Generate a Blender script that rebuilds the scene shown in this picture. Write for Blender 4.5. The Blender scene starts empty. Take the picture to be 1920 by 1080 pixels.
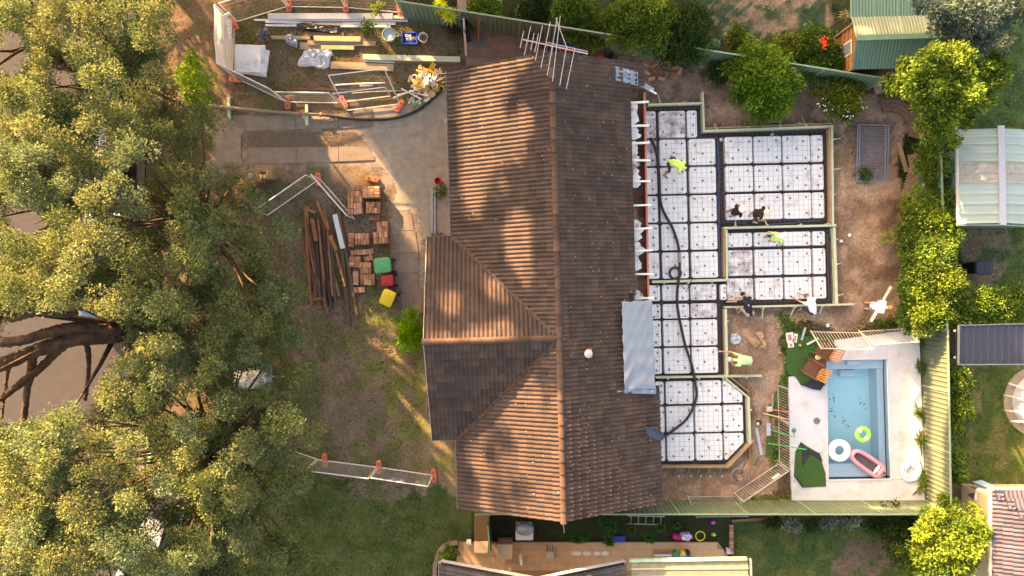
import bpy, bmesh, math, random
import numpy as np
from mathutils import Vector, Matrix

# ------------------------------------------------------------------ camera, sky, sun, exposure
random.seed(7)
rng = np.random.default_rng(7)
scene = bpy.context.scene
COL = scene.collection
H, S = 28.4, 45.0            # drone height in metres, photograph pixels per metre on the ground


def W(px, py, z=0.0):
    """world point that stands at height z above the place seen at photo pixel (px, py)"""
    k = (H - z) / H / S
    return Vector(((px - 960) * k, (540 - py) * k, z))


cam_data = bpy.data.cameras.new('camera')
cam = bpy.data.objects.new('camera', cam_data)
COL.objects.link(cam)
cam.location = (0, 0, H)
cam_data.sensor_width = 36
cam_data.lens = 18 * H / (960 / S)
cam_data.clip_end = 2000
scene.camera = cam

SUN_EL = math.radians(16)
SUN = Vector((-0.6 * math.cos(SUN_EL), 0.8 * math.cos(SUN_EL), math.sin(SUN_EL)))   # towards the sun
world = bpy.data.worlds.new('World')
scene.world = world
world.use_nodes = True
nt = world.node_tree
bg = nt.nodes['Background']
sky = nt.nodes.new('ShaderNodeTexSky')
sky.sky_type = 'NISHITA'
sky.sun_disc = False
sky.sun_elevation = SUN_EL
sky.sun_rotation = math.radians(-36.87)
sky.air_density = 1.0
sky.dust_density = 4.0
sky.ozone_density = 1.0
nt.links.new(sky.outputs[0], bg.inputs[0])
bg.inputs[1].default_value = 0.125
sun_data = bpy.data.lights.new('sun', 'SUN')
sun_data.energy = 5.0
sun_data.angle = math.radians(0.6)
sun_data.color = (1.0, 0.73, 0.47)
sun = bpy.data.objects.new('sun', sun_data)
sun.rotation_euler = (-SUN).to_track_quat('-Z', 'Y').to_euler()
sun.location = SUN * 60
COL.objects.link(sun)
scene.view_settings.view_transform = 'Standard'
scene.view_settings.look = 'None'
scene.view_settings.gamma = 1
scene.view_settings.exposure = 2.86
scene.view_settings.use_curve_mapping = False
scene.view_settings.use_white_balance = True
scene.view_settings.white_balance_temperature = 9200
scene.view_settings.white_balance_tint = 15
scene.cycles.max_bounces = 6
scene.cycles.diffuse_bounces = 3
scene.cycles.transparent_max_bounces = 6
scene.cycles.use_denoising = True


# ------------------------------------------------------------------ helpers
def C(r, g, b, k=1.0):
    f = lambda c: ((c / 255 / 12.92) if c / 255 <= 0.04045 else ((c / 255 + 0.055) / 1.055) ** 2.4) * k
    return (f(r), f(g), f(b))


def tag(o, label=None, cat=None, group=None, kind=None):
    if label: o['label'] = label
    if cat: o['category'] = cat
    if group: o['group'] = group
    if kind: o['kind'] = kind
    elif cat and 'kind' not in o: o['kind'] = 'thing'
    return o


def thing(name, label, cat, loc=(0, 0, 0), group=None):
    o = bpy.data.objects.new(name, None)
    o.empty_display_size = 0.2
    COL.objects.link(o)
    o.location = loc
    return tag(o, label, cat, group)


def world_of(o):
    return (world_of(o.parent) @ o.matrix_parent_inverse @ o.matrix_basis) if o.parent else o.matrix_basis.copy()


def adopt(o, parent):
    """parent without moving: o keeps the world place its own matrix gives it"""
    o.parent = parent
    o.matrix_parent_inverse = world_of(parent).inverted()
    return o


MATS = {}


def mat(name, col, rough=0.8, var=0.15, scale=6.0, bump=0.0, bscale=60.0, metal=0.0, spec=0.3, rand=0.0, col2=None, s2=3.0, t2=0.5, w2=0.1, wave=None):
    """procedural material: base colour, noise mottling, optional second colour in patches, bump, per-piece variation"""
    if name in MATS: return MATS[name]
    m = bpy.data.materials.new(name); m.use_nodes = True
    n = m.node_tree.nodes; l = m.node_tree.links
    p = n['Principled BSDF']
    p.inputs['Roughness'].default_value = rough
    p.inputs['Metallic'].default_value = metal
    p.inputs['Specular IOR Level'].default_value = spec
    geo = n.new('ShaderNodeNewGeometry')
    vec = geo.outputs['Position']
    no = n.new('ShaderNodeTexNoise'); no.inputs['Scale'].default_value = scale; no.inputs['Detail'].default_value = 6; no.inputs['Roughness'].default_value = 0.65
    l.new(vec, no.inputs['Vector'])
    mr = n.new('ShaderNodeMapRange'); mr.inputs[1].default_value = 0.25; mr.inputs[2].default_value = 0.75
    mr.inputs[3].default_value = 1 - var; mr.inputs[4].default_value = 1 + var
    l.new(no.outputs['Fac'], mr.inputs[0])
    fac = mr.outputs[0]
    if rand:
        oi = n.new('ShaderNodeObjectInfo')
        ad = n.new('ShaderNodeMath'); ad.operation = 'ADD'
        l.new(oi.outputs['Random'], ad.inputs[0]); l.new(geo.outputs['Random Per Island'], ad.inputs[1])
        fr = n.new('ShaderNodeMath'); fr.operation = 'FRACT'; l.new(ad.outputs[0], fr.inputs[0])
        m2 = n.new('ShaderNodeMapRange'); m2.inputs[3].default_value = 1 - rand; m2.inputs[4].default_value = 1 + rand
        l.new(fr.outputs[0], m2.inputs[0])
        mu = n.new('ShaderNodeMath'); mu.operation = 'MULTIPLY'; l.new(fac, mu.inputs[0]); l.new(m2.outputs[0], mu.inputs[1])
        fac = mu.outputs[0]
    csrc = None
    if col2 is not None:
        n2 = n.new('ShaderNodeTexNoise'); n2.inputs['Scale'].default_value = s2; n2.inputs['Detail'].default_value = 8; n2.inputs['Roughness'].default_value = 0.7
        l.new(vec, n2.inputs['Vector'])
        m3 = n.new('ShaderNodeMapRange'); m3.inputs[1].default_value = t2 - w2; m3.inputs[2].default_value = t2 + w2
        l.new(n2.outputs['Fac'], m3.inputs[0])
        mx = n.new('ShaderNodeMix'); mx.data_type = 'RGBA'
        mx.inputs[6].default_value = (*col, 1); mx.inputs[7].default_value = (*col2, 1)
        l.new(m3.outputs[0], mx.inputs[0])
        csrc = mx.outputs[2]
    vs = n.new('ShaderNodeVectorMath'); vs.operation = 'SCALE'
    if csrc: l.new(csrc, vs.inputs[0])
    else: vs.inputs[0].default_value = col
    l.new(fac, vs.inputs['Scale'])
    l.new(vs.outputs[0], p.inputs['Base Color'])
    if bump:
        nb = n.new('ShaderNodeTexNoise'); nb.inputs['Scale'].default_value = bscale; nb.inputs['Detail'].default_value = 4
        l.new(vec, nb.inputs['Vector'])
        bp = n.new('ShaderNodeBump'); bp.inputs['Strength'].default_value = bump; bp.inputs['Distance'].default_value = 0.02
        l.new(nb.outputs['Fac'], bp.inputs['Height']); l.new(bp.outputs[0], p.inputs['Normal'])
    MATS[name] = m
    return m


def leafmat(name, trans=0.35):
    """leaf: colour from the leaf's own attribute, part of the light shines through"""
    if name in MATS: return MATS[name]
    m = bpy.data.materials.new(name); m.use_nodes = True
    n = m.node_tree.nodes; l = m.node_tree.links
    n.remove(n['Principled BSDF'])
    at = n.new('ShaderNodeAttribute'); at.attribute_name = 'Col'
    d = n.new('ShaderNodeBsdfDiffuse'); t = n.new('ShaderNodeBsdfTranslucent')
    mx = n.new('ShaderNodeMixShader'); mx.inputs[0].default_value = trans
    l.new(at.outputs['Color'], d.inputs[0]); l.new(at.outputs['Color'], t.inputs[0])
    l.new(d.outputs[0], mx.inputs[1]); l.new(t.outputs[0], mx.inputs[2])
    l.new(mx.outputs[0], n['Material Output'].inputs[0])
    MATS[name] = m
    return m


class MB:
    """collects shapes; make() links them as ONE mesh object"""
    def __init__(s): s.V = []; s.F = []; s.M = []

    def add(s, vs, fs, m=0):
        o = len(s.V)
        s.V += [tuple(v) for v in vs]
        s.F += [tuple(i + o for i in f) for f in fs]
        s.M += [m] * len(fs)
        return s

    def box(s, c, size, rz=0.0, m=0, tilt=None):
        x, y, z = (d / 2 for d in size)
        R = Matrix.Rotation(rz, 3, 'Z')
        if tilt is not None: R = R @ tilt
        c = Vector(c)
        vs = [c + R @ Vector((a * x, b * y, d * z)) for d in (-1, 1) for a, b in ((-1, -1), (1, -1), (1, 1), (-1, 1))]
        return s.add(vs, [(3, 2, 1, 0), (4, 5, 6, 7), (0, 1, 5, 4), (1, 2, 6, 5), (2, 3, 7, 6), (3, 0, 4, 7)], m)

    def beam(s, p0, p1, w, h, m=0, up=(0, 0, 1)):
        p0 = Vector(p0); p1 = Vector(p1); d = p1 - p0
        L = d.length
        if L < 1e-6: return s
        d /= L; u = Vector(up)
        if abs(d.dot(u)) > 0.98: u = Vector((1, 0, 0))
        a = d.cross(u).normalized(); b = a.cross(d).normalized()
        vs = [q + a * (i * w / 2) + b * (j * h / 2) for q in (p0, p1) for i, j in ((-1, -1), (1, -1), (1, 1), (-1, 1))]
        return s.add(vs, [(0, 1, 2, 3), (7, 6, 5, 4), (0, 4, 5, 1), (1, 5, 6, 2), (2, 6, 7, 3), (3, 7, 4, 0)], m)

    def prism(s, poly, z0, z1, m=0):
        a = sum(poly[i][0] * poly[(i + 1) % len(poly)][1] - poly[(i + 1) % len(poly)][0] * poly[i][1] for i in range(len(poly)))
        if a < 0: poly = poly[::-1]
        n = len(poly)
        f = lambda z, p: z(p) if callable(z) else z
        vs = [(p[0], p[1], f(z0, p)) for p in poly] + [(p[0], p[1], f(z1, p)) for p in poly]
        fs = [tuple(range(n - 1, -1, -1)), tuple(range(n, 2 * n))] + [(i, (i + 1) % n, n + (i + 1) % n, n + i) for i in range(n)]
        return s.add(vs, fs, m)

    def tube(s, pts, r, n=6, m=0, cap=True):
        pts = [Vector(p) for p in pts]
        k = len(pts)
        rs = r if isinstance(r, (list, tuple)) else [r] * k
        vs = []; fs = []
        ref = Vector((0, 0, 1))
        for i, p in enumerate(pts):
            d = (pts[min(i + 1, k - 1)] - pts[max(i - 1, 0)]).normalized()
            if abs(d.dot(ref)) > 0.95: ref = Vector((1, 0, 0)) if abs(d.x) < 0.9 else Vector((0, 1, 0))
            a = d.cross(ref).normalized(); b = a.cross(d)
            ref = b
            vs += [p + (a * math.cos(t) + b * math.sin(t)) * rs[i] for t in (2 * math.pi * j / n for j in range(n))]
        for i in range(k - 1):
            for j in range(n):
                fs.append((i * n + j, i * n + (j + 1) % n, (i + 1) * n + (j + 1) % n, (i + 1) * n + j))
        if cap:
            fs.append(tuple(range(n - 1, -1, -1))); fs.append(tuple((k - 1) * n + j for j in range(n)))
        return s.add(vs, fs, m)

    def ell(s, c, r, rz=0.0, n=10, k=6, m=0, tilt=None):
        R = Matrix.Rotation(rz, 3, 'Z')
        if tilt is not None: R = R @ tilt
        c = Vector(c); vs = []; fs = []
        for i in range(1, k):
            t = math.pi * i / k
            for j in range(n):
                a = 2 * math.pi * j / n
                vs.append(c + R @ Vector((r[0] * math.sin(t) * math.cos(a), r[1] * math.sin(t) * math.sin(a), r[2] * math.cos(t))))
        vs += [c + R @ Vector((0, 0, r[2])), c + R @ Vector((0, 0, -r[2]))]
        T, Bm = len(vs) - 2, len(vs) - 1
        for i in range(k - 2):
            for j in range(n):
                fs.append((i * n + j, (i + 1) * n + j, (i + 1) * n + (j + 1) % n, i * n + (j + 1) % n))
        for j in range(n):
            fs.append((T, j, (j + 1) % n)); fs.append((Bm, (k - 2) * n + (j + 1) % n, (k - 2) * n + j))
        return s.add(vs, fs, m)

    def lathe(s, c, prof, n=16, m=0, closed=False):
        c = Vector(c); vs = []; fs = []
        for r, z in prof:
            vs += [c + Vector((r * math.cos(2 * math.pi * j / n), r * math.sin(2 * math.pi * j / n), z)) for j in range(n)]
        k = len(prof)
        for i in range(k - 1 + (1 if closed else 0)):
            i2 = (i + 1) % k
            for j in range(n):
                fs.append((i * n + j, i * n + (j + 1) % n, i2 * n + (j + 1) % n, i2 * n + j))
        if not closed:
            if prof[0][0] > 1e-4: fs.append(tuple(range(n - 1, -1, -1)))
            if prof[-1][0] > 1e-4: fs.append(tuple((k - 1) * n + j for j in range(n)))
        return s.add(vs, fs, m)

    def torus(s, c, R, r, n=24, k=8, m=0, sq=1.0):
        return s.lathe(c, [(R + r * math.cos(t), r * sq * math.sin(t)) for t in (2 * math.pi * i / k for i in range(k))], n, m, closed=True)

    def make(s, name, mats, parent=None, smooth=False, bevel=0.0):
        me = bpy.data.meshes.new(name)
        me.from_pydata(s.V, [], s.F)
        if not isinstance(mats, (list, tuple)): mats = [mats]
        for q in mats: me.materials.append(q)
        if len(mats) > 1: me.polygons.foreach_set('material_index', s.M)
        if smooth: me.polygons.foreach_set('use_smooth', [True] * len(me.polygons))
        if bevel:
            bm = bmesh.new(); bm.from_mesh(me)
            bmesh.ops.remove_doubles(bm, verts=bm.verts, dist=1e-5)
            ed = [e for e in bm.edges if len(e.link_faces) == 2 and e.calc_face_angle(0) > 0.6]
            bmesh.ops.bevel(bm, geom=ed, offset=bevel, segments=2, affect='EDGES', clamp_overlap=True)
            bm.to_mesh(me); bm.free()
        me.update()
        o = bpy.data.objects.new(name, me)
        COL.objects.link(o)
        if parent: adopt(o, parent)
        return o


def link(name, mesh, mw, parent=None):
    """another object on the same mesh data, at matrix mw"""
    o = bpy.data.objects.new(name, mesh)
    o.matrix_basis = mw
    COL.objects.link(o)
    if parent: adopt(o, parent)
    return o


def smooth_path(pts, sub=6):
    P = [Vector(p) for p in pts]
    P = [P[0] * 2 - P[1]] + P + [P[-1] * 2 - P[-2]]
    out = []
    for i in range(1, len(P) - 2):
        for k in range(sub):
            t = k / sub
            a, b, c, d = P[i - 1], P[i], P[i + 1], P[i + 2]
            out.append(0.5 * ((2 * b) + (c - a) * t + (2 * a - 5 * b + 4 * c - d) * t * t + (3 * b - a - 3 * c + d) * t ** 3))
    out.append(P[-2])
    return out


def xy(pts, z=0.0):
    return [tuple(W(x, y, z).xy) for x, y in pts]


# numpy value noise
_lat = np.random.default_rng(3).random((256, 256))


def vnoise(x, y):
    xi = np.floor(x).astype(int); yi = np.floor(y).astype(int)
    fx = x - xi; fy = y - yi
    fx = fx * fx * (3 - 2 * fx); fy = fy * fy * (3 - 2 * fy)
    g = lambda a, b: _lat[a % 256, b % 256]
    return (g(xi, yi) * (1 - fx) + g(xi + 1, yi) * fx) * (1 - fy) + (g(xi, yi + 1) * (1 - fx) + g(xi + 1, yi + 1) * fx) * fy


def fbm(x, y, f=1.0, o=4):
    s = 0; a = 0.5; t = 0
    for i in range(o):
        s = s + a * vnoise(x * f + 17 * i, y * f + 31 * i); t += a; a *= 0.5; f *= 2.1
    return s / t


def inpoly(x, y, poly):
    c = np.zeros(np.shape(x), bool)
    n = len(poly)
    for i in range(n):
        x0, y0 = poly[i]; x1, y1 = poly[(i + 1) % n]
        if y0 == y1: continue
        c ^= ((y0 > y) != (y1 > y)) & (x < (x1 - x0) * (y - y0) / (y1 - y0) + x0)
    return c


def blades_mesh(name, mats, V, col, parent=None, quad=True):
    """many leaf-sized faces as one mesh: V is (n, 4 or 3, 3), col is (n, 3)"""
    n, k = V.shape[0], V.shape[1]
    me = bpy.data.meshes.new(name)
    me.vertices.add(n * k); me.vertices.foreach_set('co', V.reshape(-1).astype(np.float32))
    me.loops.add(n * k); me.loops.foreach_set('vertex_index', np.arange(n * k, dtype=np.int32))
    me.polygons.add(n)
    me.polygons.foreach_set('loop_start', np.arange(0, n * k, k, dtype=np.int32))
    me.polygons.foreach_set('loop_total', np.full(n, k, dtype=np.int32))
    at = me.attributes.new('Col', 'FLOAT_COLOR', 'POINT')
    cc = np.ones((n, k, 4), np.float32); cc[:, :, :3] = col[:, None, :]
    at.data.foreach_set('color', cc.reshape(-1))
    me.materials.append(mats)
    me.update(calc_edges=True)
    o = bpy.data.objects.new(name, me)
    COL.objects.link(o)
    if parent: adopt(o, parent)
    return o


def unit(a):
    return a / np.maximum(np.linalg.norm(a, axis=-1, keepdims=True), 1e-9)


def leaf_cloud(clumps, per, L, Wd, cols, sub=10, jit=0.25, up=0.15, shell=0.45, tuft_r=0.48):
    """clumps: rows of x, y, z, r, flat. Leaves sit in small tufts on every clump, so the crown is lumpy and has gaps"""
    Vs = []; Cs = []
    cols = np.array(cols)
    for (x, y, z, r, fl) in clumps:
        n = max(30, int(per * r * r))
        d = unit(rng.normal(size=(sub, 3))); d[:, 2] = np.abs(d[:, 2]) * 1.1 - 0.35
        d = unit(d)
        cen = d * r * rng.uniform(0.45, 0.8 + (0.48 - tuft_r) * 1.5, (sub, 1))
        idx = rng.integers(0, sub, n)
        e = unit(rng.normal(size=(n, 3)))
        rr = r * tuft_r * (shell + (1 - shell) * rng.random((n, 1)) ** 0.6)
        off = cen[idx] + e * rr
        out = unit(off)
        pos = off * np.array([1, 1, fl]) + np.array([x, y, z])
        ax = unit(e * 0.6 + out * 0.4 + rng.normal(size=(n, 3)) * 0.55 + np.array([0, 0, up]))
        sd = unit(np.cross(ax, rng.normal(size=(n, 3))))
        ll = L * rng.uniform(0.6, 1.3, (n, 1)); ww = Wd * rng.uniform(0.7, 1.3, (n, 1))
        Vs.append(np.stack([pos, pos + ax * ll * 0.5 + sd * ww * 0.5, pos + ax * ll, pos + ax * ll * 0.5 - sd * ww * 0.5], 1))
        base = cols[rng.integers(0, len(cols))]
        tuft = 1 + rng.normal(size=(sub, 1)) * jit * 0.5
        mixc = cols[rng.integers(0, len(cols), n)]
        c = (base * 0.6 + mixc * 0.4) * tuft[idx] * (1 + rng.normal(size=(n, 1)) * jit)
        Cs.append(np.clip(c, 0.004, 0.7))
    return np.concatenate(Vs), np.concatenate(Cs)
# ------------------------------------------------------------------ ground
POOL = [(1547, 674), (1663, 672), (1670, 898), (1551, 900)]
ROADX = 256
Z_DIRT = [(1188, 105), (1300, 112), (1440, 150), (1640, 185), (1712, 240), (1695, 340), (1690, 600), (1590, 616), (1500, 598), (1462, 640), (1474, 700), (1440, 770), (1470, 880), (1440, 930), (1236, 948), (1190, 560)]
zones = [  # polygon in photo pixels, colour, colour patches, patch amount, how ragged the edge is
    ([(-900, -500), (420, -500), (430, 330), (560, 380), (600, 1700), (-900, 1700)], C(104, 86, 72), C(92, 84, 60), 0.4, 10),
    ([(430, -20), (760, -20), (880, 120), (850, 215), (430, 220)], C(106, 89, 73), C(94, 88, 56), 0.5, 6),
    ([(420, 300), (740, 296), (860, 430), (850, 1000), (560, 1000), (540, 420)], C(112, 96, 84), C(94, 90, 66), 0.5, 8),
    ([(650, 560), (790, 540), (830, 640), (880, 960), (800, 930), (740, 800), (660, 640)], C(116, 101, 80), C(104, 102, 62), 0.5, 10),  # drier lawn band, with the sunlit strip put into its lighter colour
    ([(640, 296), (735, 300), (760, 420), (745, 560), (700, 400)], C(120, 100, 76), C(90, 88, 50), 0.5, 6),
    ([(400, 212), (470, 214), (660, 210), (740, 196), (846, 160), (846, 480), (795, 600), (738, 600), (728, 400), (700, 330), (640, 312), (400, 326)], C(132, 118, 106), C(112, 98, 86), 0.5, 6),
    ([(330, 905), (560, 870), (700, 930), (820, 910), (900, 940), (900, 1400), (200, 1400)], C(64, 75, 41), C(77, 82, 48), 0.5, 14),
    ([(860, -400), (2600, -400), (2600, 120), (1665, 150), (1200, 85), (760, 10)], C(58, 60, 42), C(46, 52, 34), 0.5, 6),
    ([(1290, -60), (1560, -60), (1575, 80), (1350, 80)], C(56, 74, 56), C(134, 112, 96), 0.42, 5),
    ([(1330, 8), (1560, 5), (1555, 72), (1400, 66)], C(128, 108, 92), C(60, 76, 58), 0.5, 9),
    ([(1780, -300), (2600, -300), (2600, 240), (1800, 240)], C(50, 70, 44), C(46, 60, 40), 0.4, 6),
    ([(1790, 240), (2600, 240), (2600, 1700), (1780, 1700)], C(72, 86, 46), C(96, 94, 60), 0.35, 6),
    ([(1795, 425), (1890, 420), (1900, 470), (1870, 545), (1795, 550)], C(112, 98, 82), C(70, 82, 58), 0.4, 8),
    ([(1800, 690), (1845, 690), (1840, 760), (1800, 780)], C(116, 106, 76), C(80, 92, 50), 0.5, 6),
    ([(1780, 905), (1870, 905), (1870, 1100), (1780, 1100)], C(118, 106, 88), C(90, 84, 66), 0.5, 4),
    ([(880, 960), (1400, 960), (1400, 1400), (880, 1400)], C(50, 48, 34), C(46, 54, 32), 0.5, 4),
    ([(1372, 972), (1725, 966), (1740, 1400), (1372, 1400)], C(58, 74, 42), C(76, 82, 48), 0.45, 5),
    ([(1560, 1010), (1680, 1000), (1700, 1090), (1540, 1090)], C(60, 74, 44), C(98, 82, 72), 0.36, 8),
    ([(880, 40), (1300, 95), (1300, 112), (1190, 130), (860, 130)], C(96, 80, 70), C(110, 94, 80), 0.5, 4),
    (Z_DIRT, C(150, 122, 104), C(130, 103, 86), 0.5, 6),
    ([(1188, 105), (1340, 112), (1330, 180), (1200, 190)], C(112, 90, 80), C(138, 112, 98), 0.45, 8),
    ([(1480, 170), (1680, 180), (1720, 260), (1670, 300), (1600, 320), (1560, 230), (1400, 230)], C(118, 95, 84), C(146, 118, 104), 0.45, 10),
    ([(1590, 360), (1690, 360), (1690, 520), (1600, 560)], C(154, 122, 100), C(122, 94, 76), 0.5, 10),
    ([(1185, 165), (1215, 165), (1240, 940), (1205, 940)], C(84, 58, 48), C(110, 80, 66), 0.5, 3),
    ([(1452, 590), (1475, 585), (1490, 604), (1530, 625), (1500, 650), (1480, 720), (1440, 790), (1475, 870), (1440, 880), (1436, 770), (1468, 690), (1472, 640)], C(66, 84, 42), C(98, 92, 60), 0.35, 4),
    ([(1400, 930), (1490, 922), (1490, 945), (1400, 948)], C(84, 90, 48), C(120, 104, 70), 0.4, 4),
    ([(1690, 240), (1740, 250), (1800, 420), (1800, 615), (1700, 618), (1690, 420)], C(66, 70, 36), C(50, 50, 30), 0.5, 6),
    ([(800, 330), (850, 330), (850, 450), (800, 450)], C(84, 74, 48), C(66, 74, 36), 0.5, 5),
]
xs = np.concatenate([[-600, -200, -80, -45, -32], np.arange(-25.5, 25.51, 0.125), [32, 45, 80, 200, 600]])
ys = np.concatenate([[-600, -200, -80, -40, -24], np.arange(-15.5, 15.51, 0.125), [24, 40, 80, 200, 600]])
gx, gy = np.meshgrid(xs, ys)
GPX, GPY = gx * S + 960, 540 - gy * S
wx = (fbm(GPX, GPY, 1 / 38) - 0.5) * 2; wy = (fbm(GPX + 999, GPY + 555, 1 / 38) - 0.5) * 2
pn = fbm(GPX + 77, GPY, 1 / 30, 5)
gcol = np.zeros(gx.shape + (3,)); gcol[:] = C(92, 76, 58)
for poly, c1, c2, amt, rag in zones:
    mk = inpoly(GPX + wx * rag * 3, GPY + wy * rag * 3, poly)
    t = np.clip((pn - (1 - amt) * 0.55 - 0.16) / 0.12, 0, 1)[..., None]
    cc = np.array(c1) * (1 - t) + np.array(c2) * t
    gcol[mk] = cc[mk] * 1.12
dirt = inpoly(GPX, GPY, Z_DIRT)
gz = (fbm(GPX, GPY, 1 / 26, 4) - 0.5) * 0.05
gz[dirt] += ((fbm(GPX, GPY, 1 / 60, 5) - 0.35) * 0.22)[dirt]
gz += 0.25 * np.exp(-(((GPX - 1650) / 38) ** 2 + ((GPY - 440) / 90) ** 2)) * (0.6 + fbm(GPX, GPY, 1 / 14))
slab = [(1200, 120), (1330, 180), (1330, 236), (1572, 225), (1580, 580), (1372, 590), (1372, 700), (1415, 740), (1415, 850), (1370, 885), (1200, 885)]
gz[inpoly(GPX, GPY, slab)] = -0.06
gz[inpoly(GPX, GPY, [(1474, 610), (1735, 610), (1740, 948), (1474, 948)])] -= 0.06
gz[inpoly(GPX, GPY, [(1535, 662), (1676, 660), (1684, 912), (1538, 914)])] = -2.4
gz[inpoly(GPX, GPY, [(395, 190), (850, 150), (850, 480), (800, 600), (735, 600), (730, 350), (395, 322)])] = -0.004
gz[inpoly(GPX, GPY, [(850, 1005), (1380, 1005), (1380, 1100), (850, 1100)])] = -0.06
gz[GPX < ROADX + 14] = -0.25
gz[(np.abs(gx) > 26) | (np.abs(gy) > 16)] = -0.3
ny, nx = gx.shape
me = bpy.data.meshes.new('ground')
me.vertices.add(nx * ny); me.vertices.foreach_set('co', np.stack([gx, gy, gz], -1).reshape(-1).astype(np.float32))
ii = np.arange(nx * ny).reshape(ny, nx)
quads = np.stack([ii[:-1, :-1], ii[:-1, 1:], ii[1:, 1:], ii[1:, :-1]], -1).reshape(-1, 4)
nq = len(quads)
me.loops.add(nq * 4); me.loops.foreach_set('vertex_index', quads.reshape(-1).astype(np.int32))
me.polygons.add(nq); me.polygons.foreach_set('loop_start', np.arange(0, nq * 4, 4, dtype=np.int32)); me.polygons.foreach_set('loop_total', np.full(nq, 4, np.int32))
me.polygons.foreach_set('use_smooth', np.ones(nq, bool))
at = me.attributes.new('Col', 'FLOAT_COLOR', 'POINT')
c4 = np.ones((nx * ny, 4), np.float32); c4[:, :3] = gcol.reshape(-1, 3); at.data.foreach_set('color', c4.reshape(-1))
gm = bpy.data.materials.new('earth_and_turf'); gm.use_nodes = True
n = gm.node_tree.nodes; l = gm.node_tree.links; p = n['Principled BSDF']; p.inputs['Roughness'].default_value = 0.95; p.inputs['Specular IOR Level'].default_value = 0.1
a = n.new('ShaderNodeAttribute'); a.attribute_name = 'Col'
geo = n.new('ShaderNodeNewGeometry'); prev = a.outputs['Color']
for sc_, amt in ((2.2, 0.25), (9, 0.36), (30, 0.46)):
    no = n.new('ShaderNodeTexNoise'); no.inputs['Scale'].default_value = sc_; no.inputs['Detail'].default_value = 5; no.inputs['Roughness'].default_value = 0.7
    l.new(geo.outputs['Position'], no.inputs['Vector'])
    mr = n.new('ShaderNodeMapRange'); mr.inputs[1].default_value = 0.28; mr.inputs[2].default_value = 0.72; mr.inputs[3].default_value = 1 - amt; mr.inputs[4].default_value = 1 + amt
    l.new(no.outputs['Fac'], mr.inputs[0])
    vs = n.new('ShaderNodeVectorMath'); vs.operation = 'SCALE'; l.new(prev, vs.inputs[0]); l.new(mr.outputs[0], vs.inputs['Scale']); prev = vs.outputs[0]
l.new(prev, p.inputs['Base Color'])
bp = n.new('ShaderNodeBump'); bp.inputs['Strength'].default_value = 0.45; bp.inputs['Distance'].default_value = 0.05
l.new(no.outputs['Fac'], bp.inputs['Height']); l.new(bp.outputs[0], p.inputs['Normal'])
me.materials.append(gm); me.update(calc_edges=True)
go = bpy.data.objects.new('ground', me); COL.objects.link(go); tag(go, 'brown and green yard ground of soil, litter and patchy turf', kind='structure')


def gsample(px, py):
    ix = np.clip(np.searchsorted(xs, (np.asarray(px) - 960) / S), 0, nx - 1); iy = np.clip(np.searchsorted(ys, (540 - np.asarray(py)) / S), 0, ny - 1)
    return gcol[iy, ix], gz[iy, ix]


LM = leafmat('leaf'); GR = leafmat('grass_blade', 0.25)


def grass(name, label, polys, dens, hgt, tint=(1, 1, 1), lighten=1.5, jit=0.45, avoid=()):
    Vs = []; Cs = []
    for poly in polys:
        P = np.array(poly); lo = P.min(0); hi = P.max(0)
        n_ = int((hi[0] - lo[0]) * (hi[1] - lo[1]) / S / S * dens)
        q = rng.uniform(lo, hi, (n_, 2))
        k = inpoly(q[:, 0] + (fbm(q[:, 0], q[:, 1], 1 / 20) - .5) * 30, q[:, 1], poly)
        k &= fbm(q[:, 0], q[:, 1], 1 / 16) > 0.38
        for av in avoid: k &= ~inpoly(q[:, 0], q[:, 1], av)
        q = q[k]; n_ = len(q)
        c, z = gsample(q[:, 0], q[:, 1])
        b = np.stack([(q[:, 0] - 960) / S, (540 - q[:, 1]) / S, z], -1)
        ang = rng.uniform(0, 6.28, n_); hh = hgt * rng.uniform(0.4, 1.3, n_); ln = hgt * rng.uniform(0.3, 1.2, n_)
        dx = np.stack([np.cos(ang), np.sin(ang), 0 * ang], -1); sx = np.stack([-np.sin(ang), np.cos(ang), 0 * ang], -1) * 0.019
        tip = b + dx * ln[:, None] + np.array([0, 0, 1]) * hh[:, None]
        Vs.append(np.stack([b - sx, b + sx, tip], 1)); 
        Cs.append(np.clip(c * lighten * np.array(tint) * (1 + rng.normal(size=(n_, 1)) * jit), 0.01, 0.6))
    return tag(blades_mesh(name, GR, np.concatenate(Vs), np.concatenate(Cs)), label, 'grass', kind='stuff')


PAVED = [[(395, 190), (850, 150), (850, 480), (800, 600), (735, 600), (730, 350), (395, 322)], [(780, 440), (1250, 440), (1250, 980), (790, 980)]]
grass('lawn_grass', 'short green and straw coloured grass over the front yard', [[(430, 0), (870, 0), (870, 210), (430, 215)], [(430, 300), (870, 300), (870, 960), (560, 900)], [(330, 880), (900, 880), (900, 1090), (330, 1090)]], 330, 0.05, (1, 1.04, 0.9), 1.45, avoid=PAVED)
grass('neighbour_lawn_grass', 'short mown grass of the neighbouring lawns', [[(1290, 0), (1570, 0), (1570, 80), (1300, 80)], [(1780, 0), (1925, 0), (1925, 240), (1780, 240)], [(1800, 425), (1925, 425), (1925, 545), (1800, 545)], [(1795, 690), (1925, 690), (1925, 910), (1795, 910)], [(1375, 975), (1740, 970), (1740, 1085), (1375, 1085)]], 300, 0.045, (0.95, 1.08, 0.85), 1.3)
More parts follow.
